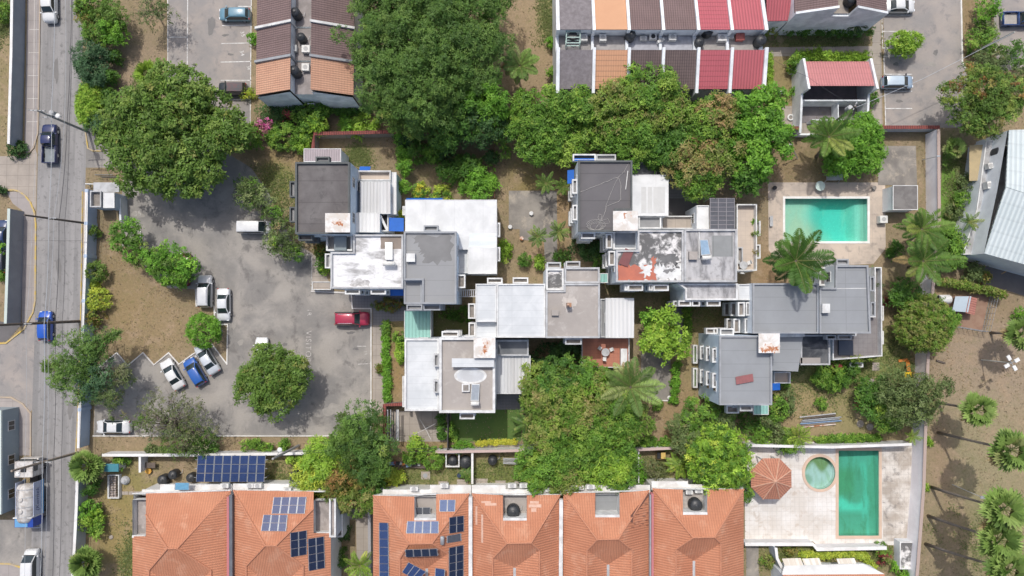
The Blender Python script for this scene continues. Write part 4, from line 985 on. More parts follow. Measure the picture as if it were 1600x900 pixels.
# ---------------------------------------------------------------- top left block: three houses each with two slopes
inx0, inx1 = P(454, 60, ZH).x, P(486, 60, ZH).x; outx0, outx1 = P(402.5, 60, 6.0).x, P(551, 60, 6.0).x
yr = [P(454, -60, ZH).y, P(454, 33, ZH).y, P(454, 87, ZH).y, P(454, 141, ZH).y]
peach = worn("tile_peach", (.58,.335,.225), (.50,.27,.18), .6, .7, .2, .12, .85, lines=(.28, .3, .36, .3))
for i, (mt, lab) in enumerate(((tile_dk2, "brown tiled house cut by the top edge, above the bays"), (tile_dk2, "brown tiled middle house between a brown and a peach roof"), (peach, "peach tiled end house with tall white gable"))):
    ya, yb = yr[i] - .12, yr[i + 1] + .12
    t = thing("gabled_house", lab, "house", Vector(((inx0 + inx1) / 2, (ya + yb) / 2, 0)), "houses beside the numbered parking bays")
    slope_roof(t, "west_roof", [Vector((outx0 - .15, yb, 5.95)), Vector((inx0, yb, ZH)), Vector((inx0, ya, ZH)), Vector((outx0 - .15, ya, 5.95))], mt)
    slope_roof(t, "east_roof", [Vector((inx1, yb, ZH)), Vector((outx1 + .15, yb, 5.95)), Vector((outx1 + .15, ya, 5.95)), Vector((inx1, ya, ZH))], mt)
    mb = MB()
    for (xa, za, xb, zb_) in ((outx0, 5.8, inx0 - .06, ZH - .18), (inx1 + .06, ZH - .18, outx1, 5.8)):
        for yy, rv in ((ya + .02, False), (yb - .02 if i < 2 else yb - .25, True)):
            f = [Vector((xa, yy, 0)), Vector((xb, yy, 0)), Vector((xb, yy, zb_)), Vector((xa, yy, za))]; mb.poly(f if rv else f[::-1])
        mb.poly([Vector((xa, ya, 0)), Vector((xa, yb, 0)), Vector((xa, yb, za)), Vector((xa, ya, za))]); mb.poly([Vector((xb, yb, 0)), Vector((xb, ya, 0)), Vector((xb, ya, zb_)), Vector((xb, yb, zb_))])
    mb.build("wall", party, t)
    MB().prism([Vector((inx0, yb + .02, 0)), Vector((inx1, yb + .02, 0)), Vector((inx1, ya, 0)), Vector((inx0, ya, 0))], .0, 6.2, 0, top=1).build("service_roof", [party, worn("service_roof_mixed", (.30,.27,.26), (.20,.18,.17), .7, .8)], t)
    if i < 2:
        mb = MB()
        slope_wall(mb, (outx0 - .3, yr[i + 1], 6.25), (inx0 + .1, yr[i + 1], ZH + .3), .3, 5); slope_wall(mb, (inx1 - .1, yr[i + 1], ZH + .3), (outx1 + .3, yr[i + 1], 6.25), .3, 5)
        mb.build("parapet", rim_w if i == 0 else rim_g, t)
    if i == 2:
        windows(t, [Vector((outx1, yb - .25, 0)), Vector((outx1 - .1, yb, 0)), Vector((outx0, yb - .1, 0)), Vector((outx0, yb - .25, 0))][::-1], 0, 4.2, wall_w, every=6, w=.8, h=.7)
# ---------------------------------------------------------------- top right gabled house and pink annex
t = thing("gabled_house", "brown tiled house with white stepped gable at the top right car park", "house", P(1325, -10, 0))
ix0, ix1 = P(1310, 10, ZH).x, P(1339, 10, ZH).x; ox0, ox1 = P(1242, 20, 6.4).x, P(1386, 19, 6.5).x; yb = P(1310, 10, ZH).y; ya = yb + 9
slope_roof(t, "west_roof", [Vector((ox0, yb, 6.4)), Vector((ix0, yb, ZH)), Vector((ix0, ya, ZH)), Vector((ox0, ya, 6.4))], tile_dk2)
slope_roof(t, "east_roof", [Vector((ix1, yb, ZH)), Vector((ox1, yb, 6.5)), Vector((ox1, ya, 6.5)), Vector((ix1, ya, ZH))], tile_dk2)
mb = MB(); slope_wall(mb, (ox0, yb - .15, 6.7), (ix0, yb - .15, ZH + .3), .28, 0); slope_wall(mb, (ix1, yb - .15, ZH + .3), (ox1, yb - .15, 6.8), .28, 0); slope_wall(mb, (ix0 - .02, yb - .16, 6.0), (ix1 + .02, yb - .16, 6.0), .26, 0)
mb.prism([Vector((ox0, yb, 0)), Vector((ox1, yb, 0)), Vector((ox1, ya, 0)), Vector((ox0, ya, 0))], 0, 6.2, 0); mb.build("wall", party, t)
MB().prism([Vector((ix0, yb, 0)), Vector((ix1, yb, 0)), Vector((ix1, ya, 0)), Vector((ix0, ya, 0))], 5, 6.1, 0, top=0).build("service_roof", worn("service_roof_tan", (.33,.29,.25), (.22,.2,.18), .7, .8), t)
t = thing("annex", "low red pink roofed annex against the stepped white gable", "annex", P(1215, 0, 0))
q = [P(1198, 33, 4.6), P(1231, 32, 4.6), P(1238, -5, 5.4), P(1198, -6, 5.4)]; slope_roof(t, "roof", q, sheet_pk2)
MB().prism([Vector((p.x, p.y, 0)) for p in q], 0, 4.5, 0).build("wall", party, t)
# ---------------------------------------------------------------- pink pavilion
t = thing("pavilion", "rose pink roofed pavilion with roofless walled court and white side walls", "pavilion", P(1310, 130, 0))
xa, xb = P(1257, 96, 3.3).x, P(1357, 96, 3.3).x; y0, y1 = P(1300, 96, 3.3).y, P(1300, 134, 4.7).y
slope_roof(t, "roof", [Vector((xa, y1, 4.7)), Vector((xb, y1, 4.7)), Vector((xb, y0, 3.3)), Vector((xa, y0, 3.3))], sheet_rose)
mb = MB()
for xx in (xa - .2, xb + .2): slope_wall(mb, (xx, y0 + .3, 3.6), (xx, y1 - .5, 5.1), .3, 0); slope_wall(mb, (xx, y1 - .52, 2.9), (xx, y1 - 5.4, 2.2), .28, 0)
slope_wall(mb, (xa, y0 - .05, 3.1), (xb, y0 - .05, 3.1), .2, 0); slope_wall(mb, (xa, y1 - 1.2, 2.5), (xb, y1 - 1.2, 2.5), .2, 0); slope_wall(mb, (xa, y1 - 5.3, 1.1), (xb, y1 - 5.3, 1.1), .24, 0); slope_wall(mb, ((xa + xb) / 2 + .8, y1 - 1.3, 1.9), ((xa + xb) / 2 + .8, y1 - 3.6, 1.9), .12, 0); slope_wall(mb, (xa + 1.5, y1 - 3.6, 1.9), (xb - 2.6, y1 - 3.6, 1.9), .14, 0)
mb.build("wall", party, t)
MB().prism([Vector((xa, y1 - 3.5, 0)), Vector((xb, y1 - 3.5, 0)), Vector((xb, y0, 0)), Vector((xa, y0, 0))], 0, .06, 0, top=0).build("court_floor", worn("court_slate", (.17,.155,.16), (.24,.22,.22), .6, .8), t)
MB().prism([Vector((xa, y1 - 5.2, 0)), Vector((xb, y1 - 5.2, 0)), Vector((xb, y1 - 3.55, 0)), Vector((xa, y1 - 3.55, 0))], 0, .06, 0, top=0).build("court_floor", conc, t)
# ---------------------------------------------------------------- guard house
t = thing("guard_house", "small white roofed guard house at the gate of the car park", "guard house", P(165, 310, 0))
block(t, (162.4,301.6,178,324), 2.9, roof_white, wall_b, par=0)
block(t, (144,299,161.6,324.6), 2.3, soil, wall_b, rimm=rim_p, par=.5, parw=.16, rname="planter_floor", win=False)
MB().prism(rect(146,285,186,300,2.7), 2.5, 2.7, 0, top=0, bottom=True).build("canopy", rim_p, t)
wl = MB(); slope_wall(wl, P(180,302,1.6), P(187,309,1.6), .25, 0); slope_wall(wl, P(187,309.5,1.6), P(188,346,1.6), .25, 0); wl.build("side_wall", wall_w, t)
# ---------------------------------------------------------------- pump house, dog house, right hand buildings, left hand building, south white building
t = thing("pump_house", "small grey roofed pump house with white side wall beside the turquoise pool", "shed", P(1412, 310, 0))
block(t, (1396,290.5,1433,327), 2.7, worn("pump_felt", (.15,.14,.135), (.22,.21,.20), .8, .9), wall_w, par=0, win=False)
t = thing("big_shed", "long pale teal corrugated roof cut by the right edge above dark tarmac", "building", P(1580, 320, 0))
rb = [(1577,203),(1700,200),(1700,332),(1572,292)]; rb2 = [(1572,292),(1700,332),(1700,440),(1538,396)]
pale_teal = worn("sheet_pale_teal", (.60,.665,.67), (.49,.56,.565), .6, .35, .2, .06, .6, lines=(.6, .14, 1.8, .1))
q1 = [P(1577,203,6.2), P(1700,200,6.2), P(1700,333,7.4), P(1572,292,7.4)]; slope_roof(t, "roof", q1, pale_teal); q2 = [P(1572,292.6,7.4), P(1700,333.6,7.4), P(1700,440,6.0), P(1538,396,6.0)]; slope_roof(t, "roof", q2, pale_teal)
MB().prism([Vector((p.x, p.y, 0)) for p in (q1[0], q1[1], q2[2], q2[3], q1[3])], 0, 5.9, 0).build("wall", wall_w, t)
block(t, [(1540,220),(1576,214),(1570,292),(1536,397),(1503,398),(1525,328)], 3.4, worn("shed_flat_roof", (.42,.43,.44), (.24,.23,.22), .7, .4, stain2=(.55,.55,.55)), wall_w, rimm=rim_w, par=.12, parw=.12, rname="flat_roof", win=False)
awning(t, 1517,226,1538,282, 3.0, worn("awning_ochre", (.44,.35,.20), (.30,.25,.16)), .3, 'w')
t = thing("street_building", "pale teal street building with tall slate side wall behind the tanker truck", "building", P(0, 720, 0))
block(t, (-70,641,4,803), 3.0, worn("roof_pale_teal", (.42,.52,.52), (.34,.42,.42), .5, .5), worn("wall_slate_teal", (.30,.36,.39), (.25,.30,.33), .5, .6), rimm=worn("rim_teal", (.55,.62,.58)), par=.25)
t = thing("bungalow", "white fascia bungalow with cream awnings at the bottom edge right", "house", P(1310, 890, 0))
q = [P(1223,898,4.6), P(1382,897,4.6), P(1385,935,5.6), P(1226,935,5.6)]; slope_roof(t, "roof", q, tile_o)
MB().prism([P(1224,898.4,4.4), P(1381,898.4,4.4), P(1384,935,4.4), P(1226,935,4.4)], 0, 4.4, 0).build("wall", wall_w, t)
slope_roof(t, "fascia_roof", [P(1222,898,4.62), P(1382,897,4.62), P(1350,881,3.6), P(1226,884,3.6)], roof_white)
cream = worn("awning_cream_stripe", (.72,.70,.64), (.58,.52,.44), .8, 1.0, .03, .06, .8, streak=(2.2, .01, 1))
for a, b in ((1223,1252),(1254,1281),(1308,1336)): slope_roof(t, "awning", [P(a + 4, 886, 3.7), P(b + 4, 885, 3.7), P(b - 1, 872, 2.9), P(a - 1, 873, 2.9)], cream, .05)
t = thing("flat_hut", "small mouldy white roofed hut at the corner below the green pool", "hut", P(1415, 870, 0))
block(t, (1405,846,1432,889), 1.3, black_mould, wall_w, rimm=rim_w, par=.14, parw=.14, win=False)
# ---------------------------------------------------------------- orange tiled houses: ridge loop round a central valley
ZE, ZR = 6.1, 8.9
def tiled_house(label, nw, ne, r1, r2, s1, s2, v, yend, eave, notch=None, wnotch=None, enotch=None, floor_mat=None, gutter=True, ledges=()):
    """nw/ne eave corners, r1-r2 top ridge, s1/s2 shoulders, v head of the inner valley; eave = pixel polyline of the north eave"""
    cx = (nw[0] + ne[0]) / 2
    t = thing("tiled_house", label, "house", P(cx, 860, 0), "orange tiled houses along the bottom edge")
    xw, xe = nw[0], ne[0]
    zs1 = ZE + (ZR - ZE) * (s1[0] - xw) / max(r1[0] - xw, 1); zs2 = ZE + (ZR - ZE) * (xe - s2[0]) / max(xe - r2[0], 1)
    zv = min(zs1, zs2) - 1.1
    pn = plane((nw[0], nw[1], ZE), (r1[0], r1[1], ZR), (r2[0], r2[1], ZR)); pw = plane((xw, nw[1], ZE), (r1[0], r1[1], ZR), (xw, yend, ZE)); pe = plane((xe, ne[1], ZE), (r2[0], r2[1], ZR), (xe, yend, ZE))
    Rf = MB()
    hipL = (wnotch[0], nw[1] + (wnotch[0] - xw) * (r1[1] - nw[1]) / (r1[0] - xw)) if wnotch else None
    hipR = (enotch[0], ne[1] + (xe - enotch[0]) * (r2[1] - ne[1]) / (xe - r2[0])) if enotch else None
    npoly = [PP(*hipL, pn), PP(hipL[0], nw[1], pn)] if wnotch else [PP(*nw, pn)]
    if notch:
        a, y, b = notch; el, er = eave
        npoly += [PP(a, el, pn), PP(a, y, pn), PP(b, y, pn), PP(b, er, pn)]
    npoly += ([PP(hipR[0], ne[1], pn), PP(*hipR, pn)] if enotch else [PP(*ne, pn)]) + [PP(*r2, pn), PP(*r1, pn)]
    Rf.sheet(npoly)
    wpoly = [PP(*(hipL or nw), pw), PP(*r1, pw), PP(*s1, pw), PP(s1[0], yend, pw), PP(xw, yend, pw)]
    if wnotch: xi, ya, yb = wnotch; wpoly += [PP(xw, yb, pw), PP(xi, yb, pw)]
    Rf.sheet(wpoly)
    epoly = [PP(*(hipR or ne), pe), PP(*r2, pe), PP(*s2, pe), PP(s2[0], yend, pe), PP(xe, yend, pe)]
    if enotch: xi, ya, yb = enotch; epoly += [PP(xe, yb, pe), PP(xi, yb, pe)]
    Rf.sheet(epoly)
    S1, S2, R1, R2 = PP(*s1, pw), PP(*s2, pe), PP(*r1, pn), PP(*r2, pn); E1, E2 = PP(s1[0], yend, pw), PP(s2[0], yend, pe)
    V0, V1 = P(v[0], v[1], zv), P(v[0], yend, zv - .4)
    for f in ([R1, R2, V0], [R1, V0, S1], [R2, S2, V0], [S1, V0, V1, E1], [S2, E2, V1, V0]):
        n = (f[1] - f[0]).cross(f[2] - f[0]); Rf.poly(f if n.z > 0 else f[::-1])
    roof = Rf.build("roof", tile_o, t)
    rd = MB()
    up = Vector((0, 0, .035))
    for a, b in ((R1, R2), (R1, npoly[0]), (R2, PP(*(hipR or ne), pn)), (R1, S1), (R2, S2), (S1, E1), (S2, E2)): rd.tube([a + up, b + up], .11, 6)
    rd.build("ridge_tiles", tile_ridge, roof)
    if gutter: MB().bar(V0 + Vector((0, 0, .06)), V1 + Vector((0, 0, .06)), .32, .1).build("valley_gutter", rim_p, roof)
    # walls, a little inside the eaves
    wq = [P(xw + 2, nw[1] + 2, ZE - .2), P(xe - 2, nw[1] + 2, ZE - .2), P(xe - 2, yend, ZE - .2), P(xw + 2, yend, ZE - .2)]
    MB().prism(wq, 0, ZE - .15, 0).build("wall", worn("render_bright", (.74,.74,.72), (.60,.58,.55), .5, .6), t)
    for x0, y0, x1 in ledges:
        MB().prism(rect(x0, y0, x1, nw[1] + 3, 5.3), 5.1, 5.3, 0, top=0, bottom=True).build("roof_ledge", worn("ledge_white", (.74,.74,.72), (.50,.47,.43), .6, .8, .13, .08), t)
    # eaves fascia
    mb = MB(); mb.bar(P(xw, nw[1], ZE - .1), P(xe, ne[1], ZE - .1), .12, .16); mb.build("fascia", rim_w, t)
    def terrace(corners, fm):
        zf = ZE - 1.0; mb = MB(); low = [Vector((p.x, p.y, zf)) for p in corners]
        for i in range(len(corners)): mb.poly([low[i], low[(i + 1) % 4], corners[(i + 1) % 4], corners[i]]); mb.poly([corners[i], corners[(i + 1) % 4], low[(i + 1) % 4], low[i]][::1])
        o = MB().sheet([p for p in low]).build("terrace_floor", fm, t)
        w = MB()
        for i in range(4):
            a, b = corners[i], corners[(i + 1) % 4]; w.poly([low[i], low[(i + 1) % 4], b, a])
        # curb of rendered wall round the opening
        for i in (1,) if True else (): w.bar(corners[i] + Vector((0, 0, .03)), corners[i + 1] + Vector((0, 0, .03)), .3, .14)
        w.build("terrace_wall", rim_w, t)
    if notch: terrace(npoly[1:5], floor_mat or roof_beige)
    if wnotch: terrace([P(xw, wnotch[1], ZE), P(xw, wnotch[2], ZE), P(wnotch[0], wnotch[2], ZE), P(wnotch[0], wnotch[1], ZE)], floor_mat or roof_beige)
    if enotch: terrace([P(xe, enotch[1], ZE), P(xe, enotch[2], ZE), P(enotch[0], enotch[2], ZE), P(enotch[0], enotch[1], ZE)], floor_mat or roof_beige)
    return t, dict(n=pn, w=pw, e=pe)
slate_f = worn("terrace_grey", (.26,.27,.275), (.22,.23,.235), .5, .6, seams=(40, 1.4, .04, .2)); pinkish_f = worn("terrace_worn", (.36,.32,.30), (.22,.20,.19), .8, .7, stain2=(.48,.45,.42))
T1, PL1 = tiled_house("orange tiled house at far left with pink edged side terrace", (207,771), (360.5,766), (262,857), (277,857), (233,891), (330,891), (290,930), 960, (770,766), wnotch=(228,781,838), floor_mat=pinkish_f, ledges=((250,757,362),(222,765,250)))
T2, PL2 = tiled_house("orange tiled house carrying four blue solar arrays, left of the paved passage", (365,766), (517,768), (414.7,852.6), (431,852.6), (385,884), (474,884), (430,925), 960, (766,768), enotch=(490,782,833), floor_mat=pinkish_f, ledges=((364,756,452),(452,764,500)))
T3, PL3 = tiled_house("orange tiled house crowded with many small solar panels", (583,774), (733,771), (639,849.6), (675,849), (625,872), (700,865), (667,888), 960, (776,772), notch=(647.5,811,681.5), ledges=((598,765,672),(672,758,736)))
T4, PL4 = tiled_house("orange tiled house with pale replaced tiles and a black tank in its terrace", (738,771), (875,773), (792,849), (830,848), (770,872), (843,860), (804,887), 960, (774,774), notch=(786,811,823), ledges=((737,758,790),(790,764,878)))
T5, PL5 = tiled_house("orange tiled house with flat grey terrace and dark missing tiles", (880,770), (1014,766), (933,843), (966,842), (917,860), (987,859), (950,882), 960, (770,770), notch=(930,806,968), floor_mat=slate_f, ledges=((880,758,1016),))
T6, PL6 = tiled_house("orange tiled end house with two white coolers and black tank in its terrace", (1020,763), (1162,764), (1083,840), (1116,839), (1056,858), (1126,849), (1084,876), 960, (765,765), notch=(1067,802,1105), ledges=((1018,752,1075),(1075,757,1162)))
def divider(t, x0, y0, x1, y1, mat, wd=.55):
    mb = MB(); mb.bar(P(x0, y0, ZE + .2), P(x1, y1, ZE + .2), wd, .9); mb.build("party_wall", mat, t)
divider(T2, 362.6,772,363,960, worn("divider_slate", (.11,.12,.14), (.16,.17,.19), .5, 1), .4); divider(T1, 358.6,775,358.6,960, worn("divider_pink", (.46,.17,.18)), .3)
divider(T3, 735.4,776,735.4,960, rim_w, .45); divider(T5, 876.5,780,875.5,960, rim_w, .45); divider(T6, 1018.2,770,1018.2,960, worn("divider_pink", (.46,.17,.18)), .32); divider(T5, 1015.4,772,1015.2,960, rim_g, .22)
for t, box in ((T2, (515.5,778,526,838)), (T2, (526,795,537,838))):
    block(t, box, 6.0 if box[0] < 520 else 3.2, pinkish_f, wall_w, rimm=rim_w, par=.4, parw=.2, rname="side_roof", win=False)
# pale and dark tiles
for (ta, pl, spots, mat_, nm) in ((T4, PL4['n'], [(752,783,767,786),(758,786,776,790),(828,783,842,787),(826,788,846,793),(830,794,838,800)], worn("tile_pale", (.62,.42,.33), (.52,.30,.21), .6, 2), "replaced_tiles"),
                            (T4, PL4['w'], [(743,791,746,820),(752,804,755,848)], worn("tile_pale", (.62,.42,.33)), "replaced_tiles"),
                            (T5, PL5['e'], [(1007,787,1012,788),(1000,794,1004,795),(1010,801,1014,802),(993,804,999,805),(1004,806,1009,807),(1008,813,1013,814),(996,815,1000,816),(990,818,994,819),(1002,818,1006,819),(1009,820,1013,821),(986,823,991,824),(998,821,1002,822)], worn("tile_gap", (.13,.06,.045)), "missing_tiles")):
    for (a, b, c, d) in spots:
        q = [PP(a, b, pl), PP(c, b, pl), PP(c, d, pl), PP(a, d, pl)]; MB().poly([p + pl[1] * .015 for p in q][::-1]).build(nm, mat_, ta)
mb = MB(); g = PL5['e']; mb.bar(PP(1013.5,771,g) + g[1] * .05, PP(987,806,g) + g[1] * .05, .3, .06); mb.bar(PP(987,805,g) + g[1] * .06, PP(986.5,816,g) + g[1] * .06, .28, .06); mb.build("missing_ridge", worn("tile_gap", (.13,.06,.045)), T5)
# octagonal gazebo
def gazebo(px, py, r, z):
    c = P(px, py, 0); t = thing("gazebo", "octagonal orange tiled gazebo on the white pool deck", "gazebo", c)
    ap = P(px, py, z + 1.5); ap.x, ap.y = P(px, py, z).x, P(px, py, z).y
    rr = r * px_m(z); mb, rd = MB(), MB(); ring = [Vector((ap.x + rr * math.cos(R(22.5 + 45 * k)), ap.y + rr * math.sin(R(22.5 + 45 * k)), z)) for k in range(8)]
    for k in range(8): mb.poly([ring[k], ring[(k + 1) % 8], ap]); rd.tube([ring[k] + Vector((0, 0, .03)), ap + Vector((0, 0, .03))], .07, 5)
    ro = mb.build("roof", worn("clay_tile_gazebo", (.52,.235,.155), (.44,.19,.12), .6, .6, lines=(.3, .3, .36, .2)), t); rd.build("ridge_tiles", worn("ridge_pale", (.60,.36,.26)), ro)
    ps = MB()
    for k in range(8): p = ring[k].lerp(Vector((ap.x, ap.y, z)), .1); MB().bar(Vector((p.x, p.y, 0)), Vector((p.x, p.y, z + .05)), .14, .14).build("post", rim_w, t)
gazebo(1205, 748, 34, 2.7)
# ================================================================ TREES, PALMS, SHRUBS
bark = worn("bark", (.13,.10,.075), (.085,.065,.05), .7, 2.5, .2, .3, .95)
bark_p = worn("palm_bark", (.23,.20,.17), (.15,.125,.10), .7, 2.0, .2, .2, .95)
LM = leafmat("foliage"); 
PAL = {  # leaf colours of each kind: (colour, share)
 'olive': [((.075,.132,.026),4), ((.10,.16,.034),3), ((.06,.10,.02),3), ((.155,.195,.05),1.2), ((.20,.17,.06),.25)],
 'rain': [((.062,.118,.028),4), ((.085,.145,.034),4), ((.045,.088,.024),2.4), ((.12,.18,.045),1.6)],
 'mango': [((.075,.15,.022),4), ((.11,.20,.03),3), ((.05,.105,.018),2.5), ((.18,.26,.045),1.6), ((.24,.30,.06),.4)],
 'mangodark': [((.05,.115,.02),4), ((.075,.15,.026),3), ((.036,.08,.016),3), ((.12,.19,.035),1)],
 'pink': [((.25,.165,.085),3.5), ((.20,.17,.075),2.5), ((.12,.15,.035),2.5), ((.30,.19,.11),1.5), ((.085,.13,.028),1.8)],
 'mix': [((.11,.17,.03),4), ((.075,.13,.022),2.5), ((.19,.175,.07),2.0), ((.16,.21,.04),2), ((.23,.16,.09),.9)],
 'lime': [((.17,.27,.035),4), ((.13,.22,.028),3), ((.23,.32,.05),2.2), ((.09,.16,.022),1.5), ((.30,.34,.06),.5)],
 'bright': [((.10,.215,.026),4), ((.075,.165,.02),3), ((.15,.27,.036),2), ((.05,.115,.016),1.5)],
 'yellow': [((.30,.33,.05),4), ((.22,.28,.045),3), ((.15,.21,.035),2), ((.40,.40,.07),1.2)],
 'bluegreen': [((.045,.095,.05),4), ((.065,.125,.06),3), ((.032,.068,.036),2.5), ((.09,.15,.075),1)],
 'gum': [((.085,.115,.045),4), ((.115,.15,.06),3), ((.06,.085,.034),3), ((.16,.185,.085),1), ((.20,.15,.09),.4)],
 'rust': [((.17,.085,.035),2.2), ((.11,.13,.03),3), ((.08,.115,.024),3), ((.22,.13,.05),1.4), ((.14,.175,.035),1.5)],
 'dull': [((.115,.12,.07),3), ((.15,.14,.09),2), ((.085,.11,.045),3), ((.075,.085,.05),2)],
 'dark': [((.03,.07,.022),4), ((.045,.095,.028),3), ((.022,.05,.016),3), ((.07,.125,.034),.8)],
 'flower': [((.42,.06,.25),3), ((.50,.14,.34),2), ((.09,.14,.035),3)],
 'redleaf': [((.20,.03,.045),3), ((.30,.06,.07),2), ((.10,.03,.03),2)],
 'palm': [((.085,.16,.03),4), ((.12,.20,.04),3), ((.055,.11,.022),2), ((.20,.24,.06),.9)],
 'fan': [((.14,.22,.055),4), ((.19,.27,.08),3), ((.085,.145,.036),2), ((.22,.25,.10),.7)],
 'gold': [((.42,.36,.05),3), ((.34,.33,.05),3), ((.22,.25,.04),2)],
}
def pick(pal, n):
    cs = np.array([c for c, _ in PAL[pal]]); ws = np.array([x for _, x in PAL[pal]], float); ws /= ws.sum()
    return cs[rng.choice(len(cs), n, p=ws)]
def leaf_mesh(name, base, dirv, nrm, ln, wd, col, parent, mat=None):
    """n leaves: each a four-cornered blade from base along dirv, lying across nrm"""
    side = np.cross(nrm, dirv); side /= np.linalg.norm(side, axis=1, keepdims=True) + 1e-9
    ln, wd = ln[:, None], wd[:, None]
    mid = base + dirv * ln * .5 + nrm * ln * .06
    tip = base + dirv * ln - nrm * ln * .08
    v = np.stack([base, mid + side * wd * .5, tip, mid - side * wd * .5], 1).reshape(-1, 3)
    n = len(base); org = np.array(ORG[parent.name]) if parent is not None else np.zeros(3)
    me = bpy.data.meshes.new(name); me.vertices.add(4 * n); me.vertices.foreach_set("co", (v - org).astype(np.float32).ravel())
    me.loops.add(4 * n); me.loops.foreach_set("vertex_index", np.arange(4 * n, dtype=np.int32))
    me.polygons.add(n); me.polygons.foreach_set("loop_start", np.arange(0, 4 * n, 4, dtype=np.int32)); me.polygons.foreach_set("loop_total", np.full(n, 4, np.int32))
    me.update(calc_edges=True)
    at = me.color_attributes.new("Col", 'FLOAT_COLOR', 'POINT')
    c = np.repeat(np.concatenate([col, np.ones((n, 1))], 1), 4, 0); at.data.foreach_set("color", c.astype(np.float32).ravel())
    me.materials.append(mat or LM)
    return link(name, me, parent)
def unit(v): return v / (np.linalg.norm(v, axis=1, keepdims=True) + 1e-9)
STY = {  # clump radius m, leaves per clump, leaf length, leaf width, upward bias, clumps per m2, fray
 'mango': (.30, 9, .36, .13, .55, 5.4, .12), 'big': (.36, 8, .38, .19, .5, 4.6, .18), 'fine': (.30, 12, .24, .11, .65, 5.5, .14), 'feather': (.42, 16, .30, .085, .6, 4.2, .22),
 'box': (.20, 8, .20, .10, .5, 11, .03), 'sparse': (.34, 9, .22, .10, .4, 2.0, .35), 'shrub': (.26, 8, .28, .12, .5, 7, .14), 'wisp': (.36, 9, .34, .10, .35, 2.8, .26)}
PUFF = {'mango': (.85, .55), 'big': (.8, .5), 'fine': (.6, .5), 'feather': (.95, .4), 'box': (.3, .8), 'sparse': (.7, .35), 'shrub': (.42, .6), 'wisp': (.7, .4)}
